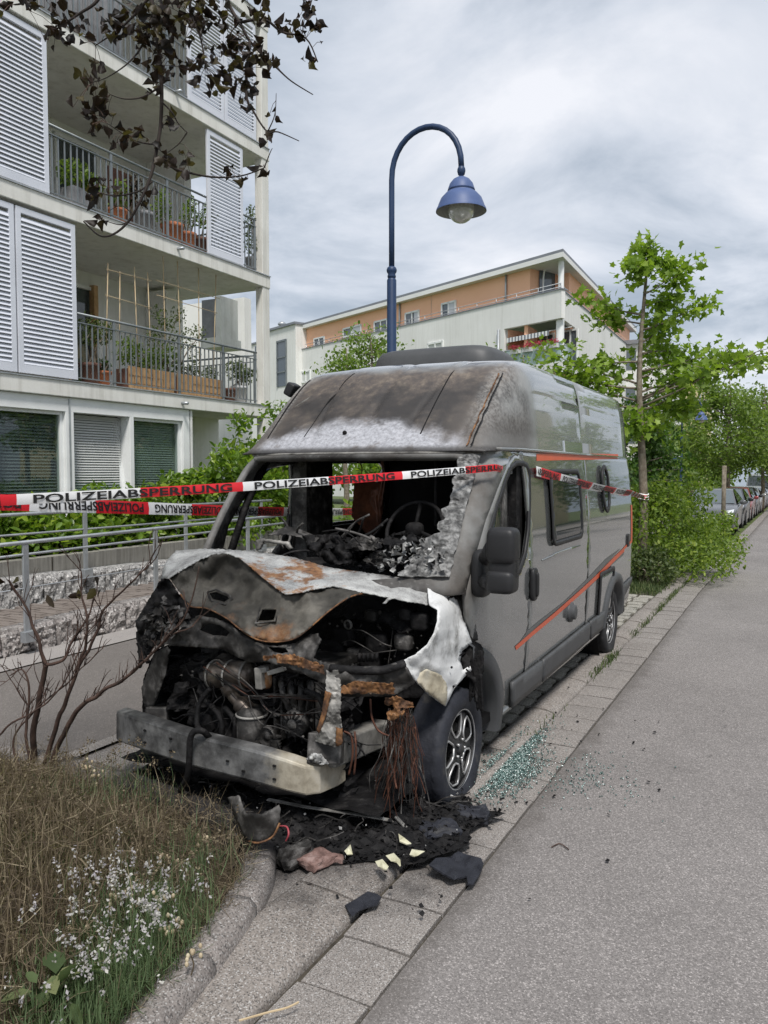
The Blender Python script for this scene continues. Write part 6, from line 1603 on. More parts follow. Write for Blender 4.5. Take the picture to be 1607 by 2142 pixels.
for p, d, t_ in tips:
    for k in range(rr.choice((0, 1, 1, 2))):
        dd = (d + Vector((rr.uniform(-1, 1), rr.uniform(-.7, .7), rr.uniform(-.2, .9)))).normalized(); q = p; pts = [q]; L = rr.uniform(.06, .24)
        for s_ in range(4):
            dd = (dd + Vector((rr.uniform(-.35, .35), rr.uniform(-.3, .3), rr.uniform(-.15, .35)))).normalized(); q = q + dd * L / 4; pts.append(q)
        mb.tube(pts, [.003, .0026, .0022, .0016, .0009], 4); ends.append(q)
        if rr.random() < .7: e = pts[2] + (dd + Vector((rr.uniform(-1, 1), rr.uniform(-.6, .6), rr.uniform(0, .8)))).normalized() * L * .5; mb.tube([pts[2], pts[2].lerp(e, .5) + Vector((0, 0, .01)), e], [.0025, .002, .001], 4)
mb.build('twigs', 'burnt_bark', shrub)['kind'] = 'stuff'
lp = [P(u, v, y=YB - .1) for u, v in ((30, 1232), (36, 1222), (98, 1243), (170, 1245), (168, 1255), (176, 1235), (206, 1222), (212, 1232), (40, 1215), (12, 1218), (200, 1230))]
scatter('withered_leaves', T_OVAL, [tuple(p) for p in lp], rand_rot(len(lp)), nrng.uniform(.05, .10, len(lp)), 'leaf_burnt', shrub)

# ---- scorched tree hanging over the scene from the left
M['char_bark'] = grime('char_bark', [(.3, (.014, .011, .01)), (.6, (.035, .026, .022)), (.8, (.07, .055, .045))], 14, rough=.85, bump=.4, bdist=.003)
tree = thing('scorched_tree', 'overhanging tree branches with shrivelled black and brown leaves at upper left', 'tree', (TRUNK.x - .35, TRUNK.y, .1))
D0 = 2.9
def hp(u, v, d=D0): return P(u, v, d=d)
tb = TRUNK + Vector((-.35, 0, .05))
mb = MB(); mb.tube(smooth_line([tb, tb + Vector((.03, .02, 1.2)), tb + Vector((-.02, .0, 2.6)), tb + Vector((.05, .05, 3.9)), tb + Vector((.1, .1, 5.0))]), [.085 - .0022 * i for i in range(25)], 12)
mb.build('trunk', 'burnt_bark', tree, True)
BR = [([(317, -160), (312, -60), (317, 0), (329, 75), (338, 179), (336, 261), (325, 329), (314, 373), (295, 418), (269, 463), (239, 489), (209, 493), (175, 463)], .0095, .0028),
      ([(325, 325), (345, 340), (373, 355), (441, 370), (504, 368), (553, 351)], .006, .002),
      ([(420, -160), (455, -60), (478, 7), (504, 52), (523, 86), (560, 125), (579, 142), (610, 170), (655, 198)], .0085, .002),
      ([(523, 86), (515, 194), (534, 239), (560, 276), (582, 276), (626, 295)], .006, .0015), ([(497, 48), (553, 41), (590, 67), (640, 80), (665, 130)], .006, .002),
      ([(317, -10), (276, 37), (240, 68), (200, 95)], .006, .002), ([(230, -60), (205, 0), (164, 30), (120, 60)], .008, .003), ([(300, 90), (287, 112), (261, 138), (224, 162), (195, 172)], .004, .0015),
      ([(332, 183), (299, 203), (261, 207), (231, 198)], .004, .0015), ([(325, 302), (300, 299), (276, 291), (224, 258)], .004, .0015), ([(338, 213), (360, 235), (373, 258), (392, 278)], .004, .0015),
      ([(392, 276), (375, 300), (350, 320)], .003, .001), ([(269, 463), (250, 470), (215, 460)], .003, .001), ([(318, 380), (290, 400), (240, 410), (200, 400)], .004, .0015), ([(280, 450), (255, 430), (230, 440)], .002, .001),
      ([(560, 276), (575, 240), (578, 195)], .0025, .001), ([(553, 351), (565, 320), (570, 310)], .0025, .001), ([(400, -60), (398, 20), (420, 80), (430, 140)], .007, .002), ([(130, -60), (60, 0), (30, 10)], .006, .003)]
mb = MB(); bl = []
for px, r0, r1 in BR:
    n = len(px); L = smooth_line([hp(u, v, D0 + .25 * math.sin(i * 1.1 + px[0][0])) if False else hp(u, v, D0 + .10 * NZ.noise(Vector((u * .008, v * .008, 3)))) for i, (u, v) in enumerate(px)], 5)
    mb.tube(L, [lerp(r0, r1, i / (len(L) - 1)) for i in range(len(L))], 6); bl.append(L)
# limbs joining the hanging branches to the trunk, above the picture
for L, hgt in ((bl[0], 3.6), (bl[2], 3.9), (bl[6], 3.3), (bl[17], 3.75), (bl[18], 3.1)):
    s_ = tb + Vector((.03, .03, hgt)); mb.tube(smooth_line([s_, s_.lerp(L[0], .5) + Vector((0, 0, .35)), L[0]]), [.04 - .0018 * i for i in range(13)], 7)
mb.build('branches', 'char_bark', tree, True)
cl = [(110, 60, 6, 16), (140, 40, 9, 22), (150, 75, 6, 16), (100, 15, 4, 14), (215, 50, 9, 22), (235, 55, 6, 14), (270, 20, 7, 18), (255, 70, 5, 14), (300, 40, 14, 26), (320, 80, 16, 26), (330, 115, 12, 24), (345, 60, 12, 28), (370, 30, 10, 26), (345, 145, 8, 18), (335, 165, 5, 12), (355, 90, 8, 20),
      (405, 50, 9, 24), (420, 45, 7, 18), (450, 30, 9, 22), (430, 140, 14, 26), (455, 110, 9, 22), (470, 150, 14, 24), (480, 85, 10, 22), (500, 170, 9, 22), (500, 110, 6, 16), (530, 100, 8, 16), (545, 125, 8, 18), (560, 130, 5, 12), (515, 195, 5, 12), (540, 20, 8, 20), (560, 40, 6, 16), (600, 65, 5, 14), (640, 20, 7, 20), (655, 60, 8, 18), (655, 120, 4, 12),
      (185, 170, 6, 16), (195, 185, 4, 12), (205, 130, 3, 8), (190, 220, 10, 20), (215, 230, 8, 16), (205, 255, 5, 12), (260, 285, 9, 18), (275, 290, 4, 10), (318, 295, 3, 6), (315, 200, 3, 8), (356, 258, 5, 11), (345, 330, 4, 10), (350, 345, 4, 8), (382, 315, 2, 6), (390, 352, 4, 10), (218, 382, 4, 10), (185, 405, 6, 12), (205, 415, 4, 10), (213, 465, 3, 8), (478, 352, 2, 6), (552, 355, 3, 8), (520, 378, 2, 7), (515, 230, 3, 7), (570, 242, 3, 7), (560, 285, 3, 7), (310, 415, 4, 8), (250, 402, 2, 6), (645, 10, 4, 12), (410, 8, 6, 16), (20, 8, 4, 18), (60, 3, 4, 14), (455, 180, 6, 14), (335, 20, 10, 20), (390, 85, 4, 12)]
pos = []; sz = []
for u, v, n_, sp in cl:
    for k in range(int(n_ * 1.6)):
        pos.append(tuple(hp(u + rr.gauss(0, sp * .8), v + rr.gauss(0, sp * .8), D0 + rr.gauss(0, .05)))); sz.append(rr.uniform(.016, .052))
T_CURL = ([(0, 0, 0), (-.30, .22, .16), (-.36, .58, .26), (-.12, .82, .1), (0, 1.08, -.22), (.16, .78, .14), (.40, .5, .28), (.26, .2, .12), (0, .5, -.10)], [(0, 8, 1), (1, 8, 2), (2, 8, 3), (3, 8, 4), (4, 8, 5), (5, 8, 6), (6, 8, 7), (7, 8, 0)])
scatter('shrivelled_leaves', T_CURL, pos, rand_rot(len(pos)), np.array(sz), 'leaf_burnt', tree)
mb = MB()
for p in pos[::2]:
    p = Vector(p); near = min((q for L in bl for q in L), key=lambda q: (q - p).length_squared)
    if (near - p).length < .16: mb.tube([near, near.lerp(p, .5) + Vector((0, 0, .01)), p], .0011, 3)
mb.build('leaf_stalks', 'burnt_bark', tree)['kind'] = 'stuff'
# ================================================================== ramp with granite palisades, railings, concrete wall
rr = random.Random(31)
def rough_stone(w, d, h, seed):
    mb = MB(); n, m = 10, 8
    def fn(a, b):   # front face (towards +x) with rough cleft surface, wrapped over the top
        y = -w / 2 + w * a; z = h * b; e = (abs(2 * a - 1) ** 10 + abs(2 * b - 1) ** 14)
        return (.035 * NZ.fractal(Vector((y * 9, z * 9, seed)), .8, 2.1, 4) - .03 * e, y, z + (.008 * NZ.noise(Vector((y * 8, 0, seed))) if b == 1 else 0))
    mb.grid(fn, n, m)
    top = [fn(i / n, 1) for i in range(n + 1)]; o = len(mb.v); mb.v += top + [(-d, p[1], p[2]) for p in top]
    for i in range(n): mb.f.append((o + i, o + i + n + 1, o + i + n + 2, o + i + 1)); mb.mi.append(0)
    for a in (0, 1):
        p = [fn(a, j / m) for j in range(m + 1)]; o = len(mb.v); mb.v += p + [(-d, p[0][1], h), (-d, p[0][1], 0)]; mb.f.append(tuple(range(o, o + m + 3))); mb.mi.append(0)
    me = mb.mesh('palisade_stone')
    bm = bmesh.new(); bm.from_mesh(me); bmesh.ops.recalc_face_normals(bm, faces=bm.faces); bm.to_mesh(me); bm.free(); return me
def palisade(name, label, x, y0, y1, zb, zt, mat, pitch=.325):
    root = thing(name, label, 'wall', (x, (y0 + y1) / 2, 0), 'granite palisade walls of the ramp'); mes = []
    for s in range(5):
        me = rough_stone(pitch - .012, .22, 1.0, s * 7 + x); me.materials.append(M[mat]); mes.append(me)
    y = y0; k = 0
    while y < y1:
        h = zt(y) - zb(y) + rr.uniform(-.008, .008)
        share('stone', mes[rr.randrange(5)], root, (x, y, zb(y)), (0, 0, rr.uniform(-.01, .01)), (1, 1, h)); y += pitch
    return root
palisade('palisade_wall', 'low rough granite palisade wall along the pavement, in front of the ramp', -6.88, 2.6, 11.5, lambda y: -.02, lambda y: .29 + .02 * (y - 5), 'granite_red')
palisade('palisade_wall', 'rough grey granite palisade wall behind the ramp, below the concrete wall', -8.2, 3.2, 13.0, lambda y: .15, lambda y: .60 - .02 * (y - 6), 'granite')
mb = MB(); mb.grid(lambda a, b: (-8.18 + 1.10 * b, 2 + 11 * a, .23 + .008 * (2 + 11 * a - 5)), 20, 1); o = mb.build('ramp', 'joint', None, fix=True); tag(o, kind='structure')
# narrow clinker pavers on the ramp
me = MB().box((-.165, -.043, -.02), (.165, .043, .02)).mesh('clinker'); me.materials.append(M['ramp_paving'])
y = 4.6; k = 0
while y < 9.4:
    for c in range(3): share('clinker', me, o, (-7.99 + .36 * c + (.12 if k % 2 else 0), y, .235 + .008 * (y - 5) + rr.uniform(-.003, .003)), (0, 0, rr.uniform(-.02, .02)))
    y += .0985; k += 1
mb = MB(); mb.box((-8.62, 1, .0), (-8.44, 13.2, .775))
conc = mb.build('concrete_wall', 'concrete_stain' if 'concrete_stain' in M else 'concrete_wall'); tag(conc, 'long grey cast concrete wall carrying the laurel hedge', 'wall')
t = NT('stained_concrete'); v_ = t.n('ShaderNodeMapping'); v_.inputs['Scale'].default_value = (1, 9, .6); t.t.links.new(t.P, v_.inputs[0])
M['stained_concrete'] = t.out(t.mix(.7, t.ramp(t.noise(1.0, 5, .6), [(.3, (.20, .19, .165)), (.7, (.33, .315, .28))]), t.ramp(t.noise(2.0, 6, .7, vec=v_.outputs[0]), [(.35, .45), (.6, 1.1)]), 'MULTIPLY'), .85, 0, t.bump(t.noise(50, 3), .15, .003))
conc.data.materials.clear(); conc.data.materials.append(M['stained_concrete'])
mb = MB()
for y in (4.4, 6.9, 9.4, 11.9): mb.box((-8.437, y, .0), (-8.430, y + .012, .77))
mb.build('formwork_joint', 'joint', conc)
def railing(name, label, x, ys, zb, zt, z2, thin=None):
    root = thing(name, label, 'railing', (x, ys[1], 0), 'galvanised ramp railings')
    mb = MB(); mb.tube([(x, ys[0] - 1.5, zt(ys[0] - 1.5)), (x, ys[-1] + .3, zt(ys[-1] + .3))], .021, 10); mb.build('handrail', 'steel', root, True)
    mb = MB(); mb.tube([(x, ys[0] - 1.5, z2(ys[0] - 1.5)), (x, ys[-1] + .3, z2(ys[-1] + .3))], .013, 8); mb.build('mid_rail', 'steel', root, True)
    if thin:
        mb = MB(); mb.tube([(x, ys[0] - 1.5, thin(ys[0] - 1.5)), (x, ys[-1] + .3, thin(ys[-1] + .3))], .006, 6); mb.build('lower_rail', 'steel', root, True)
    for y in ys:
        mb = MB(); mb.box((x - .012, y - .032, zb(y)), (x + .012, y + .032, zt(y) - .012)); mb.build('post', 'steel', root, bevel=.003)
        mb = MB(); mb.box((x - .015, y - .07, zb(y) - .01), (x + .06, y + .07, zb(y) + .10)); mb.build('bracket', 'steel', root, bevel=.004)
    return root
railing('railing', 'galvanised steel railing on the front palisade wall beside the pavement', -6.80, [3.45, 5.25, 7.05, 8.85, 10.65], lambda y: .17, lambda y: 1.16 + .012 * (y - 5.2), lambda y: 1.04 + .012 * (y - 5.2), lambda y: .70 + .012 * (y - 5))
railing('railing', 'galvanised steel railing at the back of the ramp against the concrete wall', -8.16, [3.4, 5.3, 7.2, 9.1, 11.0], lambda y: .5, lambda y: 1.36, lambda y: 1.12)
# ---- laurel hedge: separate laurel bushes
mb = MB(); mb.box((-9.75, 1, .3), (-8.63, 13.2, .70)); o = mb.build('hedge_bed', 'soil'); tag(o, kind='structure')
def bush(name, label, cat, c, blobs, n, size, tmpl, mat, group=None, tilt=None, stems=5, stem_mat='bark', power=.35):
    root = thing(name, label, cat, c, group)
    p = clumps(n, blobs, power); s = nrng.uniform(size[0], size[1], len(p))
    scatter('foliage', tmpl, p, rand_rot(len(p), tilt), s, mat, root)
    mb = MB(); c = Vector(c)
    for k in range(stems):
        b = blobs[rr.randrange(len(blobs))]; e = Vector(b[0]) + Vector([rr.uniform(-.4, .4) * q for q in b[1]])
        s0 = c + Vector((rr.uniform(-.15, .15), rr.uniform(-.15, .15), 0)); mb.tube(smooth_line([s0, s0.lerp(e, .5) + Vector((rr.uniform(-.1, .1), rr.uniform(-.1, .1), .1)), e]), [.018 - .001 * i for i in range(13)], 5)
    mb.build('stems', stem_mat, root, True)
    return root
hb = [(4.2, .55, 1.25), (5.3, .62, 1.3), (6.4, .70, 1.4), (7.5, .62, 1.45), (8.6, .66, 1.6), (9.6, .66, 1.85), (10.6, .7, 2.05)]
hl = ['at the far left under the tape', 'behind the first railing post, with yellow-green leaves', 'behind the second railing post', 'in front of the middle window', 'below the third window', 'left of the passenger-side pillar', 'seen through the passenger window']
for (y, w_, h_), l_ in zip(hb, hl):
    bl_ = [((-9.05 + rr.uniform(-.15, .2), y + rr.uniform(-.5, .5), .75 + (h_ - .75) * rr.random() * .85), (.32, .36, .26)) for _ in range(11)] + [((-8.75, y, .95), (.25, .6, .2))]
    bush('laurel_hedge', 'laurel hedge bush ' + l_, 'hedge', (-9.1, y, .5), bl_, 1900, (.09, .16), T_OVAL, 'leaf_laurel', 'laurel bushes on the concrete wall', .7)
bl_ = [((-8.9 + rr.uniform(-.5, .5), 11.7 + rr.uniform(-1.0, 1.3), rr.uniform(.9, 2.6)), (.40, .44, .36)) for _ in range(30)] + [((-8.8, 12.3, 2.9), (.3, .3, .35)), ((-8.9, 11.4, 2.7), (.25, .25, .3)), ((-8.7, 12.8, 3.05), (.25, .3, .3))]
bush('tall_laurel', 'tall bright green laurel shrub behind the van left of the roof', 'shrub', (-8.9, 12, .4), bl_, 6200, (.08, .15), T_OVAL, 'leaf_laurel', None, .8, 9)
bl_ = [((-7.0 + rr.uniform(-.6, .6), 13.6 + rr.uniform(-.8, .8), rr.uniform(.4, 2.6)), (.45, .45, .4)) for _ in range(20)]
bush('leafy_shrub', 'leafy green shrub seen through the burnt cab windows', 'shrub', (-7.0, 13.6, 0), bl_, 2600, (.09, .16), T_OVAL, 'leaf_laurel', None, .8, 9)

# ================================================================== the apartment building on the left
AB = thing('apartment_building', 'white apartment building with balconies and aluminium louvre shutters at left', 'building', (-12, 6, 0))
FX = -10.0
SL = [(3.27, .25), (6.0, .25), (8.65, .25), (11.3, .25)]
YE = 13.87
M['slab_edge'] = wallmat('slab_edge_concrete', (.64, .63, .59), (.76, .755, .72), .5, 1.6)
M['ceiling'] = grime('balcony_ceiling', [(.3, (.62, .61, .56)), (.7, (.70, .69, .64))], 1.2, rough=.9, bump=0)
M['roller'] = grime('roller_blind', [(.3, (.52, .53, .51)), (.7, (.60, .61, .59))], 3, rough=.5, bump=0)
for z, h in SL:
    mb = MB(); mb.box((-12.6, -1.0, z - h), (FX, YE, z)); s = mb.build('floor_slab', 'slab_edge', AB, bevel=.012)
    mb = MB(); mb.box((FX - .004, -1.0, z - .006), (FX + .02, YE, z + .012)); mb.build('drip_edge', 'steel', s)
mb = MB(); mb.box((-12.55, -.9, -.1), (-12.35, YE - .1, 11.3)); mb.build('back_wall', 'wall_plaster', AB)
mb = MB(); mb.box((-10.20, YE - .25, .0), (FX - .015, YE - .012, 11.4)); mb.build('corner_column', 'slab_edge', AB, bevel=.01)
mb = MB(); mb.box((-11.9, -.8, 3.27), (-11.8, 8.95, 11.3)); mb.build('recess_wall', 'wall_plaster', AB)
for z0 in (3.27, 6.0, 8.65):
    mb = MB(); mb.box((-12.34, 8.80, z0), (-11.79, 9.02, z0 + 2.40)); mb.build('return_wall', 'wall_plaster', AB)
    mb = MB(); mb.box((-12.34, 12.7, z0), (-11.3, 12.9, z0 + 2.40)) if z0 > 4 else mb.box((-12.34, 12.6, z0), (-11.75, 12.9, z0 + 2.40)); mb.build('return_wall', 'wall_plaster', AB)
# outflow pipes in the slab edges
for u, v in ((367, 192), (372, 520), (381, 843)):
    q = P(u, v, x=FX); mb = MB(); mb.tube([(FX - .05, q.y, q.z), (FX + .14, q.y, q.z - .01)], .028, 12); mb.build('outflow_pipe', 'steel', AB, True)
# sliding louvre shutters; every slat its own piece
def shutter(y0, y1, z0, z1):
    mb = MB(); x0, x1 = FX - .075, FX - .03; f = .085
    for lo, hi in (((x0, y0, z0), (x1, y0 + f, z1)), ((x0, y1 - f, z0), (x1, y1, z1)), ((x0, y0 + f, z0), (x1, y1 - f, z0 + .13)), ((x0, y0 + f, z1 - .09), (x1, y1 - f, z1))): mb.box(lo, hi)
    s = mb.build('shutter', 'shutter', AB, bevel=.004)
    w = y1 - y0 - 2 * f; n = int((z1 - z0 - .22) / .0665)
    key = round(w, 3)
    if key not in SLATS:
        m = MB(); prof = [(.020, -.037), (.025, -.032), (-.012, .034), (-.018, .034), (.014, -.037)]
        k = len(prof)
        for yy in (0, w): m.v += [(a, yy, b) for a, b in prof]
        for j in range(k): m.f.append((j, (j + 1) % k, k + (j + 1) % k, k + j)); m.mi.append(0)
        m.f += [tuple(range(k))[::-1], tuple(range(k, 2 * k))]; m.mi += [0, 0]
        me = m.mesh('slat'); me.materials.append(M['shutter'])
        bm = bmesh.new(); bm.from_mesh(me); bmesh.ops.recalc_face_normals(bm, faces=bm.faces); bm.to_mesh(me); bm.free(); SLATS[key] = me
    for i in range(n): share('slat', SLATS[key], s, (FX - .052, y0 + f, z0 + .165 + i * .0665))
    return s
SLATS = {}
def fl(i): return SL[i][0]
shutter(7.72, 8.775, 3.31, 5.70); shutter(6.63, 7.69, 3.31, 5.70)
shutter(7.25, 8.315, 6.04, 8.36); shutter(6.17, 7.23, 6.04, 8.36)
shutter(11.92, 13.0, 6.04, 8.36)
shutter(11.42, 12.43, 8.69, 11.0); shutter(12.46, 13.46, 8.69, 11.0)
# dark lining behind the closed shutters
mb = MB(); mb.box((-10.22, 6.0, 3.28), (-10.16, 8.70, 5.74)); mb.build('shutter_backing', 'ceiling', AB)
mb = MB(); mb.box((-10.22, 6.0, 6.01), (-10.16, 8.24, 8.39)); mb.build('shutter_backing', 'ceiling', AB)
# balcony railings
bal_me = MB().box((-.006, -.012, 0), (.006, .012, .86)).mesh('baluster'); bal_me.materials.append(M['dark_steel'])
def balcony_rail(y0, y1, z, posts, ret=None):
    x = FX - .06
    mb = MB(); mb.tube([(x, y0, z + 1.08), (x, y1, z + 1.08)], .021, 8); r_ = mb.build('balcony_railing', 'dark_steel', AB, True)
    mb = MB(); mb.box((x - .02, y0, z + .935), (x + .02, y1, z + .95)); mb.build('top_rail', 'dark_steel', r_)
    mb = MB(); mb.box((x - .02, y0, z + .07), (x + .02, y1, z + .085)); mb.build('bottom_rail', 'dark_steel', r_)
    for y in posts:
        mb = MB(); mb.box((x - .012, y - .025, z), (x + .012, y + .025, z + 1.07)); mb.build('post', 'dark_steel', r_)
    y = y0 + .06
    while y < y1:
        share('baluster', bal_me, r_, (x, y, z + .08)); y += .118
    return r_
balcony_rail(8.80, 13.44, 3.27, (9.55, 11.1, 12.35, 13.38))
balcony_rail(8.33, 11.9, 6.0, (9.55, 10.85))
balcony_rail(13.02, 13.45, 6.0, (13.4,))
balcony_rail(8.2, 11.4, 8.65, (9.6, 10.9))
# side railing round the corner, floor 1 and 2
def side_rail(z):
    mb = MB(); mb.tube([(-10.1, YE - .15, z + 1.08), (-12.3, YE - .15, z + 1.08)], .021, 8); r_ = mb.build('side_railing', 'dark_steel', AB, True)
    mb = MB(); mb.box((-12.3, YE - .17, z + .935), (-10.1, YE - .13, z + .95)); mb.build('top_rail', 'dark_steel', r_)
    for k in range(18):
        share('baluster', bal_me, r_, (-10.2 - .118 * k, YE - .15, z + .08))
side_rail(3.27); side_rail(6.0)
# balcony doors and roller blinds in the back wall
def opening(y0, y1, z0, z1, x, blind=True, mat='window_glass'):
    mb = MB(); mb.box((x - .02, y0, z0), (x, y1, z1)); w = mb.build('window', mat, AB)
    mb = MB(); f = .07
    for lo, hi in (((x - .01, y0 - f, z0 - f), (x + .05, y0, z1 + f)), ((x - .01, y1, z0 - f), (x + .05, y1 + f, z1 + f)), ((x - .01, y0, z1), (x + .05, y1, z1 + f)), ((x - .01, y0, z0 - f), (x + .05, y1, z0))): mb.box(lo, hi)
    mb.build('frame', 'white_paint', w, bevel=.004)
    if blind:
        mb = MB(); n = int((z1 - z0) / .06)
        for i in range(n): mb.box((x + .003, y0 + .005, z1 - .06 * i - .052), (x + .016, y1 - .005, z1 - .06 * i))
        mb.build('roller_blind', 'roller', w)
    return w
opening(8.98 + .1, 10.0, 3.35, 5.40, -12.33)
opening(10.3, 11.2, 3.35, 5.40, -12.33, False)
opening(9.2, 10.2, 6.1, 8.1, -12.33, False); opening(10.4, 11.3, 6.1, 8.1, -12.33, False)
mb = MB(); mb.box((-12.33, 10.42, 3.3), (-12.2, 10.52, 5.5)); mb.box((-12.33, 11.1, 3.3), (-12.2, 11.2, 5.5)); mb.build('wooden_jamb', 'wood', AB)
mb = MB(); mb.box((-11.6, 10.9, 6.0), (-11.55, 11.6, 7.6)); mb.build('privacy_screen', 'planter_brown', AB)
# vertical slats on the third floor
sme = MB().box((-.012, -.045, 0), (.012, .045, 2.3)).mesh('slat_board'); sme.materials.append(M['planter_grey'])
for i in range(16): share('screen_board', sme, AB, (-10.35, 8.5 + .105 * i, 8.68))
# ground floor: white window wall
mb = MB(); mb.box((-10.35, -.5, 2.80), (-10.06, 11.38, 3.015)); mb.build('window_head', 'white_paint', AB)
mb = MB(); mb.box((-10.35, -.5, 0), (-10.06, 11.38, .98)); mb.build('window_apron', 'wall_plaster', AB)
for y0, y1 in ((6.9, 7.36), (8.545, 8.70), (9.875, 9.965), (11.19, 11.38)):
    mb = MB(); mb.box((-10.35, y0, .98), (-10.06, y1, 2.80)); mb.build('window_post', 'white_paint', AB, bevel=.006)
mb = MB(); mb.box((-10.058, 8.60, 1.0), (-10.045, 8.625, 3.0)); mb.build('joint_cover', 'steel', AB)
blind_me = {}
def gf_window(y0, y1, z0, z1, tiltopen=False, dense=.042, dark=False):
    x = -10.16
    mb = MB(); mb.box((x - .008, y0 + .03, z0 + .03), (x, y1 - .03, z1 - .03))
    w = mb.build('window', 'clear_glass', AB)
    fm = MB(); f = .055
    for lo, hi in (((x - .03, y0, z0), (x + .035, y0 + f, z1)), ((x - .03, y1 - f, z0), (x + .035, y1, z1)), ((x - .03, y0 + f, z1 - f), (x + .035, y1 - f, z1)), ((x - .03, y0 + f, z0), (x + .035, y1 - f, z0 + f))): fm.box(lo, hi)
    fr = fm.build('frame', 'white_paint', w, bevel=.004)
    if tiltopen:
        piv = Vector((x, 0, z0)); Rm = Matrix.Rotation(R(-7), 4, 'Y'); Mx = Matrix.Translation(piv + Vector((-.02, 0, 0))) @ Rm @ Matrix.Translation(-piv)
        for o_ in (w, fr): o_.data.transform(Mx)
    bm_ = MB(); n = int((z1 - z0) / dense)
    for i in range(n):
        z = z1 - .02 - dense * i
        bm_.add([(x - .13, y0 + .02, z), (x - .10, y0 + .02, z - dense * .86), (x - .10, y1 - .02, z - dense * .86), (x - .13, y1 - .02, z)], [(0, 1, 2, 3)])
    b = bm_.build('venetian_blind', 'planter_grey' if dark else 'roller', w); b['kind'] = 'stuff'
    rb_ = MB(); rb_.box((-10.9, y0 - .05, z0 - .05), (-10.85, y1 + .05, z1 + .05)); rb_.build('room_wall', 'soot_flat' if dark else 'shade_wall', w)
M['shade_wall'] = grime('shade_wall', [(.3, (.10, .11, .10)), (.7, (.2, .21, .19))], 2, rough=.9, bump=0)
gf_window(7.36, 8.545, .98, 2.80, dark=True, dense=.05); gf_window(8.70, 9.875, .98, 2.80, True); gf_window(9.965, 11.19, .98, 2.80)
mb = MB(); mb.box((-11.55, 11.30, 0), (-11.40, YE - .05, 3.02)); mb.build('recess_wall', 'wall_plaster', AB)
mb = MB(); mb.box((-11.4, 11.36, 0), (-10.06, 11.44, 3.02)); mb.build('recess_wall', 'wall_plaster', AB)
o = opening(11.75, 12.85, 1.0, 2.55, -11.38)
# neighbouring wing with balcony seen past the column
NB = thing('rear_wing', 'grey-white wing with a slatted balcony seen below the first-floor ceiling', 'building', (-17, 22, 0))
q0, q1 = P(470, 700, d=22), P(526, 700, d=22)
mb = MB(); mb.box((q0.x - 3, q0.y, 0), (P(512, 700, y=q0.y).x, q0.y + .3, P(500, 628, d=22).z)); mb.build('wall', 'wall_plaster', NB)
b0, b1 = P(472, 720, d=21), P(525, 640, d=21)
mb = MB(); mb.box((b0.x, b0.y - 1.0, b0.z - .25), (b1.x + .1, b0.y - .2, b0.z)); mb.build('balcony_floor', 'slab_edge', NB)
mb = MB(); mb.box((b1.x - .1, b0.y - .98, b0.z), (b1.x + .08, b0.y - .3, b1.z)); mb.build('balcony_wall', 'slab_edge', NB)
mb = MB()
for k in range(14): mb.box((b0.x + .02 + k * (b1.x - b0.x - .1) / 14, b0.y - .96, b0.z), (b0.x + .02 + (k + .8) * (b1.x - b0.x - .1) / 14, b0.y - .92, b1.z - .05))
mb.build('balcony_slats', 'planter_grey', NB)
mb = MB()
for z in (.25, .5): mb.tube([(b0.x, b0.y - .95, b1.z + z), (b1.x + .06, b0.y - .95, b1.z + z)], .03, 6)
mb.build('balcony_handrail', 'dark_steel', NB)

# ---- balcony plants and pots
def pot(name, label, c, r, h, mat, square=False):
    root = thing(name, label, 'plant pot', c, 'pots on the balconies')
    mb = MB()
    if square: mb.box((c[0] - r, c[1] - r, c[2]), (c[0] + r, c[1] + r, c[2] + h))
    else: mb.lathe([(0, 0), (r * .74, 0), (r * .95, h * .82), (r * 1.06, h * .83), (r * 1.08, h), (r * .95, h), (r * .9, h * .88), (0, h * .88)], c, 'z', 20)
    mb.build('body', mat, root, not square, bevel=.01 if square else 0)
    return root
def plantin(name, label, c, blobs, n, size, mat, tmpl=T_OVAL):
    bush(name, label, 'plant', c, blobs, n, size, tmpl, mat, 'balcony plants', .9, 4)
XB = -10.32
def bp(u, v, x=XB): return P(u, v, x=x)
z1, z2 = 3.28, 6.01
q = bp(187, 720); pot('plant_pot', 'brown pot at the left end of the first-floor balcony', (XB, q.y, z1), .17, .36, 'planter_brown')
plantin('potted_shrub', 'olive-green shrub in the brown pot, first-floor balcony', (XB, q.y, z1 + .3), [((XB, q.y, 4.15), (.2, .2, .32)), ((XB, q.y + .3, 4.2), (.22, .2, .25))], 420, (.04, .09), 'leaf_olive')
q = bp(213, 740); pot('plant_pot', 'small red pot beside the brown pot, first-floor balcony', (XB, q.y, z1), .15, .26, 'terracotta')
plantin('potted_herb', 'low dark plant in the small red pot', (XB, q.y, z1 + .2), [((XB, q.y, 3.62), (.15, .15, .12))], 160, (.04, .08), 'leaf_dark')
def woodbox(u0, u1, lab):
    y0, y1 = bp(u0, 780).y, bp(u1, 780).y; root = thing('wooden_planter', lab, 'planter', (XB, (y0 + y1) / 2, z1), 'wooden planters'); n = int((y1 - y0) / .125)
    pm = MB().box((-.01, 0, 0), (.01, .118, .38)).mesh('board'); pm.materials.append(M['wood'])
    for i in range(n): share('board', pm, root, (XB + .15, y0 + i * (y1 - y0) / n, z1 + .02), (0, rr.uniform(-.03, .03), 0))
    mb = MB(); mb.box((XB - .15, y0, z1), (XB + .135, y1, z1 + .36)); mb.build('box', 'planter_brown', root)
    mb = MB()
    for zz in (.12, .25): mb.box((XB + .16, y0, z1 + zz), (XB + .168, y1, z1 + zz + .012))
    mb.build('batten', 'wood', root); return y0, y1
a = woodbox(256, 352, 'pale wooden planter box on the first-floor balcony, left of two'); b = woodbox(358, 452, 'orange-brown wooden planter box on the first-floor balcony, right of two')
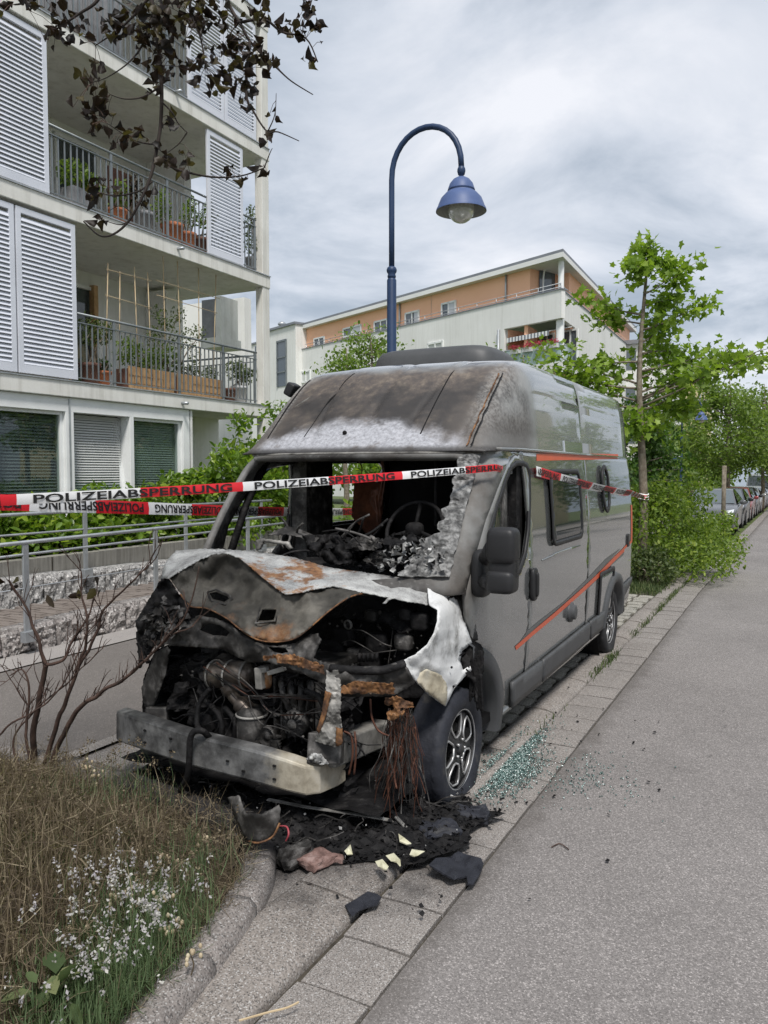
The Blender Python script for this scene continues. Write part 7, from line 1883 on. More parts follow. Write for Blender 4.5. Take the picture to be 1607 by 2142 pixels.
plantin('planter_bush', 'dense green bush growing in the left wooden planter', (XB, sum(a) / 2, z1 + .3), [((XB, lerp(*a, t_), 3.85 + .15 * math.sin(t_ * 9)), (.2, .26, .26)) for t_ in (.1, .3, .5, .7, .9)], 1300, (.035, .08), 'leaf_mid')
plantin('climbing_plant', 'climbing plant reaching up the bamboo trellis', (XB, a[1], z1 + .3), [((XB, a[1] + dy, zz), (.15, .2, .2)) for dy, zz in ((-.4, 4.3), (-.2, 4.7), (0, 4.5), (.2, 4.2), (.5, 4.4), (.7, 4.15), (.3, 4.8), (.85, 4.55))], 750, (.03, .07), 'leaf_olive')
plantin('planter_plants', 'sparse plants in the right wooden planter', (XB, sum(b) / 2, z1 + .3), [((XB, lerp(*b, t_), 3.8), (.16, .2, .16)) for t_ in (.15, .5, .85)], 330, (.04, .08), 'leaf_olive')
q = bp(500, 800); pot('plant_pot', 'white pot at the right end of the first-floor balcony', (XB, q.y, z1), .17, .36, 'planter_white')
plantin('potted_shrub', 'rounded grey-green shrub in the white pot', (XB, q.y, z1 + .3), [((XB, q.y - .1, 3.95), (.26, .28, .24)), ((XB, q.y + .25, 3.9), (.22, .22, .2))], 600, (.04, .08), 'leaf_olive')
q = bp(478, 800); pot('plant_pot', 'brown pot next to the white pot, first-floor balcony', (XB + .02, q.y, z1), .14, .28, 'planter_brown')
# bamboo trellises
def trellis(lab, canes, rungs):
    root = thing('bamboo_trellis', lab, 'trellis', (XB + .1, bp(canes[0][0], 700).y, z1), 'bamboo trellises')
    for u0, v0, u1, v1 in canes:
        mb = MB(); mb.tube([bp(u0, v0, XB + .1), bp(u1, v1, XB + .1)], .009, 6); mb.build('cane', 'bamboo', root, True)
    for u0, v0, u1, v1 in rungs:
        mb = MB(); mb.tube([bp(u0, v0, XB + .12), bp(u1, v1, XB + .12)], .007, 6); mb.build('rung', 'bamboo', root, True)
trellis('bamboo trellis on the first-floor balcony, left of two', [(226, 550, 222, 770), (251, 567, 250, 780), (281, 558, 290, 790), (309, 570, 318, 800)], [(222, 563, 318, 588), (220, 617, 318, 645)])
trellis('bamboo trellis on the first-floor balcony, right of two', [(341, 535, 348, 800), (371, 543, 380, 800), (415, 558, 418, 810), (452, 575, 446, 815)], [(326, 586, 460, 625), (328, 617, 455, 655)])
# second floor
q = bp(155, 380); pot('plant_pot', 'grey square pot on the second-floor balcony, leftmost', (XB, q.y, z2), .16, .36, 'planter_grey', True)
plantin('potted_oleander', 'bushy green plant in the grey square pot, second-floor balcony', (XB, q.y, z2 + .3), [((XB, q.y, 6.6), (.26, .28, .24)), ((XB, q.y + .35, 6.55), (.2, .22, .2))], 520, (.05, .1), 'leaf_mid')
for u, r_, h_, m_, lab in ((245, .16, .3, 'terracotta', 'small terracotta pot near the middle of the second-floor balcony'), (300, .18, .42, 'planter_grey', 'tall grey pot right of the small terracotta pot'), (360, .20, .42, 'terracotta', 'largest terracotta pot on the second-floor balcony'), (391, .17, .36, 'terracotta', 'terracotta pot right of the largest one'), (420, .17, .36, 'planter_brown', 'brown pot beside the right-hand shutter')):
    q = bp(u, 460); pot('plant_pot', lab, (XB, q.y, z2), r_, h_, m_)
for u, h_, lab in ((245, 6.55, 'small flowering plant in the small terracotta pot'), (275, 6.75, 'reddish bushy plant in the middle of the second-floor balcony'), (335, 6.7, 'leafy plant left of the largest terracotta pot'), (395, 6.8, 'green upright plant above the right terracotta pots'), (432, 6.9, 'tall thin shrub against the right-hand shutter')):
    q = bp(u, 440); plantin('potted_plant', lab, (XB, q.y, z2 + .3), [((XB + .02, q.y, h_ - .1), (.18, .2, .22)), ((XB, q.y + .1, h_ + .15), (.12, .14, .16))], 330, (.035, .08), 'leaf_burnt' if 'reddish' in lab else 'leaf_mid')
q = bp(527, 440); plantin('corner_olive', 'olive shrub beside the corner column, second floor', (XB, q.y, z2 + .3), [((XB, q.y, 6.7), (.2, .14, .3)), ((XB, q.y, 7.2), (.18, .14, .3))], 420, (.04, .08), 'leaf_olive')
pot('plant_pot', 'grey pot beside the corner column, second floor', (XB, q.y, z2), .15, .38, 'planter_grey')
# ================================================================== the apricot apartment house
rr = random.Random(77)
M['apricot'] = grime('apricot_render', [(.3, (.86, .49, .31)), (.7, (.92, .54, .36))], .5, rough=.9, bump=.1, bscale=30)
M['pale_render'] = wallmat('pale_render', (.68, .68, .655), (.78, .78, .76), .28, .35)
M['roof_white'] = grime('roof_soffit', [(.3, (.72, .72, .70)), (.7, (.8, .8, .78))], .6, rough=.8, bump=0)
M['roof_tin'] = grime('roof_tin', [(.3, (.22, .23, .25)), (.7, (.30, .31, .33))], 1, rough=.5, metal=.5, bump=0)
M['pale_glass'] = glassmat('pale_window', (.10, .12, .14), .05, .8)
M['curtain'] = grime('curtain', [(.3, (.5, .52, .55)), (.7, (.62, .63, .66))], 2, rough=.8, bump=0)
M['green_glass'] = glassmat('balcony_glass', (.36, .46, .44), .1, .5)
cq = P(1175, 600, d=41.7); CO = Vector((cq.x, cq.y, 0))
aL = YAW + R(37.6); aR = YAW - R(26.6)
E1 = Vector((-math.sin(aL), math.cos(aL), 0)); E2 = Vector((-math.sin(aR), math.cos(aR), 0))      # along the two fronts, away from the corner
N1 = Vector((-E1.y * -1, E1.x * -1, 0)); N1 = Vector((E1.y, -E1.x, 0))
if N1.y < 0: N1 = -N1
N2 = Vector((E2.y, -E2.x, 0))
if N2.x > 0: N2 = -N2
OB = thing('apricot_apartment_house', 'apricot and white apartment house with a flat overhanging roof behind the van', 'building', tuple(CO))
ZR = P(1160, 525, d=41.7).z; ZP = P(1175, 605, d=41.7).z; ZB = P(1175, 664, d=41.7).z; ZG = P(1175, 716, d=41.7).z; ZS = P(1180, 768, d=41.7).z
def fp(t, n, z): q = CO + E1 * t + N1 * n; return (q.x, q.y, z)
def sp_(t, n, z): q = CO + E2 * t + N2 * n; return (q.x, q.y, z)
def fpx(u, v, n=0.0):
    d_ = Vector(ray(u, v)); o_ = Vector((0, 0, CAMH)); c_ = CO + N1 * n; k = (c_ - o_).dot(N1) / d_.dot(N1); q = o_ + d_ * k; return (q - CO).dot(E1), q.z
def fbox(mb, t0, t1, n0, n1, z0, z1, f=fp):
    vs = [f(t, n, z) for z in (z0, z1) for t, n in ((t0, n0), (t1, n0), (t1, n1), (t0, n1))]
    mb.add(vs, [(0, 3, 2, 1), (4, 5, 6, 7), (0, 1, 5, 4), (1, 2, 6, 5), (2, 3, 7, 6), (3, 0, 4, 7)])
def fpart(name, mat, boxes, f=fp, parent=OB):
    mb = MB()
    for b in boxes: fbox(mb, *b, f=f)
    return mb.build(name, mat, parent, fix=True)
TL = fpx(632, 745)[0]; T2 = fpx(1055, 700)[0]; TX = fpx(560, 745)[0]
S2 = 3.2; SLEN = 24
fpart('wall', 'pale_render', [(T2, TL, 0, .4, 0, ZP)]); fpart('wall', 'pale_render', [(0, T2, 0, .3, ZB, ZP)])
fpart('wall', 'pale_render', [(S2, SLEN, 0, .4, 0, ZP)], sp_); fpart('wall', 'pale_render', [(.31, S2, 0, .3, ZB, ZP)], sp_)
fpart('coping', 'roof_tin', [(-.05, TL, -.05, .45, ZP, ZP + .06)]); fpart('coping', 'roof_tin', [(.5, SLEN, -.05, .45, ZP, ZP + .06)], sp_)
# lower balconies at the corner
for z in (ZS, ZS - 2.8, ZS - 5.6):
    mb = MB(); c1 = [fp(0, 0, 0), fp(T2, 0, 0), fp(T2, 3, 0), sp_(S2, 3, 0), sp_(S2, 0, 0)]
    mb.add([(p[0], p[1], z) for p in c1] + [(p[0], p[1], z + .35) for p in c1], [(0, 1, 2, 3, 4), (9, 8, 7, 6, 5)] + [(i, (i + 1) % 5, 5 + (i + 1) % 5, 5 + i) for i in range(5)])
    mb.build('balcony_slab', 'pale_render', OB, fix=True)
    g = fpart('balustrade', 'green_glass', [(.05, T2, .02, .06, z + .35, z + 1.35)]); fpart('balustrade', 'green_glass', [(.1, S2, .02, .06, z + .35, z + 1.35)], sp_)
    fpart('handrail', 'steel', [(.0, T2, .0, .08, z + 1.35, z + 1.40)]); fpart('handrail', 'steel', [(.1, S2, .0, .08, z + 1.35, z + 1.40)], sp_)
mb = MB(); fbox(mb, 1.5, T2, 2.6, 2.9, 0, ZB); mb.build('balcony_back_wall', 'apricot', OB, fix=True)
fpart('balcony_back_wall', 'apricot', [(1.3, S2, 2.2, 2.4, 0, ZB)], sp_); fpart('balcony_side_wall', 'apricot', [(T2 - .01, T2 + .02, .3, 2.6, 0, ZB)])
q = fp(.4, .4, 0); mb = MB(); mb.lathe([(.22, 0), (.22, ZB)], (q[0], q[1], 0), 'z', 16); mb.build('corner_column', 'white_paint', OB, True)
for t0, t1 in ((1.0, 1.9), (2.7, 3.6)):
    w = fpart('window', 'pale_glass', [(t0, t1, 2.55, 2.58, ZS + .4, ZS + 2.4)]); fpart('frame', 'white_paint', [(t0 - .1, t0, 2.5, 2.6, ZS + .4, ZS + 2.5), (t1, t1 + .1, 2.5, 2.6, ZS + .4, ZS + 2.5), (t0, t1, 2.5, 2.6, ZS + 2.4, ZS + 2.5), ((t0 + t1) / 2 - .05, (t0 + t1) / 2 + .05, 2.5, 2.6, ZS + .4, ZS + 2.4)], fp, w)
# awning with striped valance
mb = MB(); t0, t1 = .9, T2 - .15
mb.add([fp(t0, .1, ZB - .55), fp(t1, .1, ZB - .55), fp(t1, 2.0, ZB - .1), fp(t0, 2.0, ZB - .1)], [(0, 1, 2, 3)]); aw = mb.build('awning', 'white_paint', OB, solid=.03)
n = 26
for i in range(n): fpart('valance_strip', 'white_paint' if i % 2 else 'roof_tin', [(lerp(t0, t1, i / n), lerp(t0, t1, (i + 1) / n), .06, .09, ZB - .80, ZB - .54)], fp, aw)
# penthouse storey, set back, apricot
SB = .42
fpart('penthouse_wall', 'apricot', [(2.6, TL + .5, SB, SB + .3, ZP - .3, ZR - .35)]); fpart('penthouse_wall', 'apricot', [(3.4, SLEN, SB, SB + .3, ZP - .3, ZR - .35)], sp_)
fpart('penthouse_return', 'apricot', [(2.6, 2.9, SB + .3, 3.6, ZP - .3, ZR - .35)])
def pent_window(u0, u1, v0, v1, n=SB, mat='pale_glass', shade=None):
    t1, z1 = fpx(u0, v0, n); t0, _ = fpx(u1, v0, n); _, z0 = fpx((u0 + u1) / 2, v1, n); _, z1 = fpx((u0 + u1) / 2, v0, n)
    w = fpart('window', mat, [(t0, t1, n - .03, n + .02, z0, z1)])
    b = .09; m = (t0 + t1) / 2
    fpart('frame', 'white_paint', [(t0 - .02, t0 + b, n - .09, n, z0, z1), (t1 - b, t1 + .02, n - .09, n, z0, z1), (t0, t1, n - .09, n, z1 - b, z1 + .02), (t0, t1, n - .09, n, z0 - .02, z0 + b), (m - b / 2, m + b / 2, n - .09, n, z0, z1)], fp, w)
    if shade: fpart('curtain', 'curtain', [(t0 + b, t0 + (t1 - t0) * shade, n - .05, n - .035, z0 + b, z1 - b)], fp, w)
    return w
pent_window(925, 955, 632, 668, shade=.5); pent_window(849, 878, 652, 684, shade=.35); pent_window(784, 812, 670, 694); pent_window(719, 757, 683, 702, shade=.6); pent_window(658, 680, 706, 727)
pent_window(896, 928, 716, 742, 0, 'roller'); pent_window(632, 650, 776, 800, 0, 'roller')
fpart('terrace_divider', 'curtain', [(fpx(903, 660, SB)[0], fpx(903, 660, SB)[0] + .06, .6, SB, ZP, ZP + 1.9)])
w = fpart('window', 'pale_glass', [(2.50, 2.55, SB + .7, SB + 2.0, ZP - .1, ZP + 1.9)])
# downpipes
for u, n_ in ((1058, SB - .08), (836, SB - .08), (632, SB - .08)):
    t0 = fpx(u, 620, n_)[0]; q = fp(t0, n_, 0); mb = MB(); mb.tube([(q[0], q[1], ZP - .2), (q[0], q[1], ZR - .3)], .06, 8); mb.build('downpipe', 'steel', OB, True)
t0 = fpx(1043, 660, -.08)[0]; q = fp(t0, -.08, 0); mb = MB(); mb.tube([(q[0], q[1], 0), (q[0], q[1], ZB)], .07, 8); mb.build('downpipe', 'steel', OB, True)
# terrace railing above the parapet
for zz in (.2, .4):
    mb = MB(); mb.tube([fp(TL - .2, .2, ZP + zz), fp(.2, .2, ZP + zz)], .022, 6); mb.tube([sp_(.4, .2, ZP + zz), sp_(SLEN, .2, ZP + zz)], .022, 6); mb.build('terrace_rail', 'steel', OB, True)
mb = MB(); t_ = .2
while t_ < TL - .2: mb.tube([fp(t_, .2, ZP), fp(t_, .2, ZP + .4)], .022, 5); t_ += 1.6
mb.build('terrace_rail_posts', 'steel', OB, True)['kind'] = 'stuff'
# flat roof with wide eaves
def roof_poly(o): 
    return [CO - (E1 + E2) * .1, CO + E1 * (TL + 1.4) + N1 * .05, CO + E1 * (TL + 1.4) + N1 * 9, CO + E2 * (SLEN + 1) - N2 * -9, CO + E2 * (SLEN + 1) + N2 * .05]
rp = roof_poly(0); k = len(rp)
for name, z0, z1, mt in (('roof_slab', ZR - .36, ZR - .10, 'roof_white'), ('roof_edge', ZR - .10, ZR + .05, 'roof_tin')):
    mb = MB(); mb.add([(p.x, p.y, z0) for p in rp] + [(p.x, p.y, z1) for p in rp], [tuple(range(k)), tuple(range(2 * k - 1, k - 1, -1))] + [(i, (i + 1) % k, k + (i + 1) % k, k + i) for i in range(k)])
    mb.build(name, mt, OB, fix=True)
q = fp(.5, .55, 0); mb = MB(); mb.lathe([(.16, ZP), (.16, ZR - .36)], (q[0], q[1], 0), 'z', 14); mb.build('roof_column', 'white_paint', OB, True)
mb = MB(); q = Vector(fp(2.3, 1.2, ZP)); mb.tube(smooth_line([q, q + Vector((0, 0, 1.3)), q + Vector((.15, 0, 1.75)), q + Vector((.55, 0, 1.8))]), .05, 6); o = mb.build('terrace_parasol_stand', 'white_paint', None, True); tag(o, 'white hooked parasol stand on the corner roof terrace', 'stand')
# white stair tower at the left end
tw0 = fpx(632, 700, 0)[0]; tw1 = fpx(568, 700, 0)[0]; tw2 = fpx(525, 700, 0)[0]
zt = fpx(600, 683, -.6)[1]
TW = thing('stair_tower', 'white stair tower with tall narrow windows left of the apricot house', 'building', fp(tw1, 0, 0))
fpart('wall', 'pale_render', [(tw0, tw1, -.6, 4, 0, zt)], fp, TW); fpart('wall', 'pale_render', [(tw1, tw2 + 2, .4, 4, 0, zt - .4)], fp, TW)
fpart('cornice', 'roof_tin', [(tw0 - .1, tw1 + .2, -.75, 4, zt, zt + .18)], fp, TW); fpart('cornice', 'roof_tin', [(tw1 + .2, tw2 + 2, .3, 4, zt - .4, zt - .25)], fp, TW)
a, b = fpx(600, 710, -.6), fpx(581, 810, -.6)
w = fpart('window', 'pale_glass', [(a[0], b[0], -.64, -.59, b[1], a[1])], fp, TW); fpart('frame', 'dark_steel', [(a[0] - .02, a[0] + .1, -.7, -.6, b[1], a[1]), (b[0] - .1, b[0] + .02, -.7, -.6, b[1], a[1]), (a[0], b[0], -.7, -.6, a[1] - .1, a[1] + .05), (a[0], b[0], -.7, -.6, lerp(b[1], a[1], .62), lerp(b[1], a[1], .65)), (a[0], b[0], -.7, -.6, lerp(b[1], a[1], .3), lerp(b[1], a[1], .33))], fp, w)
a, b = fpx(545, 722, .4), fpx(533, 780, .4)
w = fpart('window', 'pale_glass', [(a[0], b[0], .36, .41, b[1], a[1])], fp, TW); fpart('frame', 'white_paint', [(a[0] - .02, a[0] + .1, .33, .4, b[1], a[1]), (b[0] - .1, b[0] + .02, .33, .4, b[1], a[1])], fp, w)
q = Vector(fp(fpx(590, 670, 1)[0], 1, zt)); mb = MB(); mb.lathe([(.3, 0), (.3, .5), (.2, .55), (.2, .75), (.35, .8), (.35, .95), (.15, 1.1), (0, 1.1)], q, 'z', 12); o = mb.build('vent_chimney', 'steel', TW, True)
# flower boxes on the corner balcony
for i, t_ in enumerate((.5, 1.4, 2.3, 3.2)):
    c = fp(t_, -.08, ZS + 1.2); root = thing('flower_box', 'red geranium box on the corner balcony, ' + ['nearest the building corner', 'second from the corner', 'third from the corner', 'farthest left'][i], 'flower box', c, 'geranium boxes')
    fpart('box', 'planter_white', [(t_ - .35, t_ + .35, -.16, .0, ZS + 1.1, ZS + 1.32)], fp, root)
    p = in_ellipsoid(110, (c[0], c[1], ZS + 1.45), (.36, .3, .16)); scatter('blossoms', T_DIAM, p, rand_rot(110), nrng.uniform(.06, .12, 110), 'flower_red', root)
    p = in_ellipsoid(90, (c[0], c[1], ZS + 1.35), (.36, .3, .14)); scatter('leaves', T_DIAM, p, rand_rot(90), nrng.uniform(.06, .12, 90), 'leaf_mid', root)
q = Vector(fp(fpx(620, 735, .9)[0], .9, ZP)); p = in_ellipsoid(120, q + Vector((0, 0, .25)), (.6, .4, .3)); root = thing('terrace_plants', 'small potted plants on the left end of the roof terrace', 'plants', tuple(q)); scatter('foliage', T_DIAM, p, rand_rot(120), nrng.uniform(.08, .15, 120), 'leaf_mid', root)

# ================================================================== distant houses at the right
def far_house(name, label, x0, x1, y0, y1, h, mat, balc=True):
    root = thing(name, label, 'building', ((x0 + x1) / 2, y0, gz(y0)))
    mb = MB(); mb.box((x0, y0, gz(y1) - 1), (x1, y1, h)); mb.build('wall', mat, root)
    mb = MB(); mb.box((x0 - .3, y0 - .3, h), (x1 + .3, y1 + .3, h + .3)); mb.build('roof', 'roof_tin', root)
    z = 1.2
    while z + 1.5 < h:
        y = y0 + 1.5
        while y < y1 - 2:
            mb = MB(); mb.box((x1 + .0, y, z), (x1 + .04, y + 1.2, z + 1.4)); w = mb.build('window', 'pale_glass', root)
            mb = MB(); mb.box((x1 + .0, y - .1, z - .1), (x1 + .03, y + 1.3, z)); mb.box((x1, y - .1, z + 1.4), (x1 + .03, y + 1.3, z + 1.5)); mb.build('frame', 'white_paint', w); y += 3.2
        if balc:
            mb = MB(); mb.box((x1, y0 + 3.8, z - .7), (x1 + 1.5, y0 + 7.6, z - .5)); bs = mb.build('balcony', 'roof_white', root); mb = MB(); mb.box((x1 + 1.42, y0 + 3.8, z - .5), (x1 + 1.5, y0 + 7.6, z + .4)); mb.box((x1, y0 + 3.8, z - .5), (x1 + 1.42, y0 + 3.88, z + .4)); mb.build('balustrade', 'pale_render', bs)
        x = x0 + 1
        while x < x1 - 1.5:
            mb = MB(); mb.box((x, y0 - .04, z), (x + 1.1, y0, z + 1.4)); mb.build('window', 'pale_glass', root); x += 3
        z += 2.8
    return root
M['yellow_render'] = grime('yellow_render', [(.3, (.62, .52, .30)), (.7, (.72, .62, .38))], .5, rough=.9, bump=0)
far_house('distant_white_house', 'distant white house with balconies behind the young tree', -19, -9.6, 62, 80, 11.5, 'pale_render')
far_house('distant_yellow_house', 'distant pale yellow house farther along the street', -19, -9.2, 88, 104, 11.5, 'yellow_render', False)
far_house('opposite_house', 'pale house across the road, seen only as a reflection in the van', 13, 24, 34, 62, 10, 'yellow_render', False)

# ================================================================== trees
def tree(name, label, base, hgt, r0, limbs, leaves, size, tmpl, mat, group, sigma=.22, tilt=.75, bark='bark'):
    """tapered leader, limbs given as (height, azimuth deg, length, rise), leaves clustered along the limbs"""
    b = Vector(base); root = thing(name, label, 'tree', tuple(b), group)
    mb = MB(); ld = [b + Vector((.05 * math.sin(z * 1.3), .05 * math.cos(z * 1.1), z)) for z in np.linspace(0, hgt, 16)]
    mb.tube(ld, [r0 * (1 - .9 * (i / 15)) + .006 for i in range(16)], 10); mb.build('trunk', bark, root, True)
    mb = MB(); pts = []
    for h, az, L, rise in limbs:
        s = b + Vector((0, 0, h)); d = Vector((math.cos(R(az)), math.sin(R(az)), rise)).normalized(); line = [s]
        for k in range(7):
            d = (d + Vector((rr.uniform(-.18, .18), rr.uniform(-.18, .18), rr.uniform(-.12, .12)))).normalized(); line.append(line[-1] + d * L / 7)
        mb.tube(line, [max(.005, r0 * .25 * (1 - i / 7.5) * min(1, L)) for i in range(8)], 6)
        for k in range(3, 8):
            pts.append((line[k], 1.0))
            if rr.random() < .8:
                e = line[k] + Vector((rr.uniform(-1, 1), rr.uniform(-1, 1), rr.uniform(-.4, .6))).normalized() * L * .3; mb.tube([line[k], e], [.008, .004], 4); pts.append((e, .8)); pts.append((line[k].lerp(e, .5), .8))
    mb.build('limbs', bark, root, True)
    w = np.array([q[1] for q in pts]); c = np.array([tuple(q[0]) for q in pts]); k = nrng.choice(len(pts), leaves, p=w / w.sum())
    p = c[k] + nrng.normal(0, sigma, (leaves, 3)) * (1, 1, .7)
    scatter('crown', tmpl, p, rand_rot(leaves, tilt), nrng.uniform(size[0], size[1], leaves), mat, root)
    return root
tx = P(1341, 1000, y=14.05).x
lb = []
for h, L in ((2.45, .6), (2.55, .7), (2.7, .9), (2.8, 1.0), (2.95, 1.2), (3.05, 1.3), (3.15, 1.8), (3.25, 1.5), (3.35, 1.9), (3.5, 1.5), (3.6, 1.6), (3.75, 1.2), (3.9, 1.3), (4.1, .9), (4.4, .85), (4.7, .7), (4.9, .75), (5.1, .5), (5.3, .45)):
    lb.append((h, rr.uniform(0, 360), L, rr.uniform(.1, .45)))
lb += [(3.0, -12, 2.0, .35), (3.1, 8, 1.9, .30), (3.3, 175, 1.7, .1), (3.0, 190, 1.8, .05), (4.55, 165, .95, .12), (4.3, 10, 1.05, .35), (2.6, 160, 1.5, .02), (5.35, 90, .3, 1.5)]
tree('plane_tree', 'young bright green plane tree with the police tape tied to its trunk', (tx, 14.05, gz(14)), 5.9, .085, lb, 3700, (.075, .145), T_LOBE, 'leaf_plane', None, .13)
def limbset(n, h0, h1, L, rise=(.1, .6)): return [(lerp(h0, h1, i / n) + rr.uniform(-.1, .1), rr.uniform(0, 360), L * rr.uniform(.7, 1.1) * (1 - .45 * abs(2 * i / n - .8)), rr.uniform(*rise)) for i in range(n)]
def at_px(u, y): return P(u, 1000, y=y).x
for i, (u, y, h, L, n_, lab) in enumerate(((1522, 46, 7.4, 3.0, 6500, 'dense green street tree right behind the distant lamp'), (1595, 52, 7.6, 2.6, 4200, 'second street tree along the parked cars'), (1622, 66, 8, 2.8, 3000, 'third street tree along the parked cars'), (1632, 72, 8.5, 3.4, 2000, 'farthest street tree at the right edge'), (1446, 60, 6.4, 2.0, 2600, 'green tree behind the distant lamp post'))):
    tree('street_tree', lab, (at_px(u, y), y, gz(y)), h, .12, limbset(34, 2.0, h - .8, L), n_, (.15, .27), T_OVAL, 'leaf_mid', 'street trees', .42)
for i, (u, v, d_, w_, lab) in enumerate(((775, 706, 30, 1.75, 'green tree in front of the apricot house, beside the lamp post'), (722, 752, 29, 1.0, 'small green tree left of the lamp post'), (1030, 748, 31, .55, 'small tree peeking over the van roof, left of the corner balcony'), (1092, 762, 30, .5, 'tree peeking over the van roof below the corner balcony'), (850, 762, 29, .7, 'low tree crown just right of the lamp post'))):
    q = P(u, v, d=d_); tree('courtyard_tree', lab, (q.x, q.y, gz(q.y)), q.z + .6, .12, limbset(20, q.z - 2.2, q.z + .2, w_ * .8), 2000, (.11, .20), T_OVAL, 'leaf_mid', 'courtyard trees behind the van', .34)
q = P(1345, 925, d=30); tree('dark_conifer', 'dark evergreen tree behind the young plane trunk', (q.x, q.y, gz(q.y)), 5.0, .15, limbset(36, .6, 4.6, 1.6), 4200, (.14, .24), T_DIAM, 'leaf_dark', None, .3)
for i, (x, y) in enumerate(((7.6, 17), (8.2, 30), (8.0, 47))):
    tree('opposite_tree', 'green tree across the road mirrored in the van side, ' + ['nearest', 'middle', 'farthest'][i], (x, y, gz(y)), 7.5, .14, limbset(30, 1.8, 7, 2.5), 2200, (.24, .40), T_OVAL, 'leaf_mid', 'trees across the road', .45)

# ---- shrubs beside and behind the van
rb_ = random.Random(12)
def blobset(n, x, y, z, r, rr=rb_): return [((rr.uniform(*x), rr.uniform(*y), rr.uniform(*z)), (r * rr.uniform(.7, 1.2), r * rr.uniform(.7, 1.2), r * rr.uniform(.6, 1.0))) for _ in range(n)]
bl_ = [((-3.6 + .5 * i + rb_.uniform(-.1, .1), 13.9 + .75 * j + rb_.uniform(-.2, .2), zz), (.46, .5, .42)) for i in range(6) for j in range(4) for zz in (.45, 1.05) if not (zz > 1 and i > 3)] + blobset(14, (-3.7, -1.5), (13.8, 15.6), (1.2, 1.5), .38) + blobset(14, (-3.6, -1.6), (13.8, 15.5), (1.2, 1.6), .32) + blobset(10, (-2.0, -1.25), (14.4, 16.4), (.4, .85), .36)
bush('large_shrub', 'large mixed green shrub at the kerb behind the van', 'shrub', (-2.6, 14.9, 0), bl_, 17000, (.05, .095), T_OVAL, 'leaf_bush', None, .8, 14, power=.3)
bl_ = blobset(9, (-2.4, -1.8), (13.2, 13.7), (.15, .5), .22); bush('low_shrub', 'low fine-leaved plant at the foot of the large shrub', 'shrub', (-2.1, 13.5, 0), bl_, 1500, (.04, .09), T_DIAM, 'leaf_olive', None, None, 8)
bl_ = blobset(20, (-6.5, -3.6), (17, 22), (.3, 1.0), .5); bush('verge_shrub', 'green shrubs behind the young plane tree', 'shrub', (-5, 19.5, 0), bl_, 4200, (.09, .16), T_OVAL, 'leaf_mid', None, .8, 9)
bl_ = blobset(14, (-6.0, -4.2), (24, 33), (.2, 1.0), .6); bush('verge_shrub', 'dark hedge-like shrubs below the distant street sign', 'shrub', (-5, 28, 0), bl_, 3000, (.12, .2), T_OVAL, 'leaf_mid', None, .8, 6)
bl_ = blobset(10, (-3.1, -1.7), (24.8, 26.8), (.0, .4), .35); bush('kerb_planting', 'low green planting in front of the first parked car', 'shrub', (-2.4, 25.8, gz(26)), bl_, 1500, (.08, .14), T_OVAL, 'leaf_bush', None, .8, 4)
bl_ = blobset(22, (-8, -5.5), (40, 90), (.5, 4.0), 1.6); bush('far_greenery', 'distant mass of green foliage along the street', 'trees', (-6.5, 60, -1), bl_, 4200, (.3, .5), T_OVAL, 'leaf_mid', None, .8, 0)
bl_ = blobset(16, (-24, -13), (26, 36), (.5, 3.0), 1.2); bush('courtyard_shrubs', 'green shrubs behind the low roofline in the courtyard', 'shrub', (-18, 31, 0), bl_, 3000, (.2, .34), T_OVAL, 'leaf_mid', None, .8, 0)
# stake of the street tree, small sign post
y = 26.6; x = at_px(1515, y); mb = MB(); mb.tube([(x, y, gz(y)), (x, y, P(1515, 974, y=y).z)], .065, 10); o = mb.build('tree_stake', 'bark', None, True); tag(o, 'brown wooden stake in front of the first parked car', 'stake')
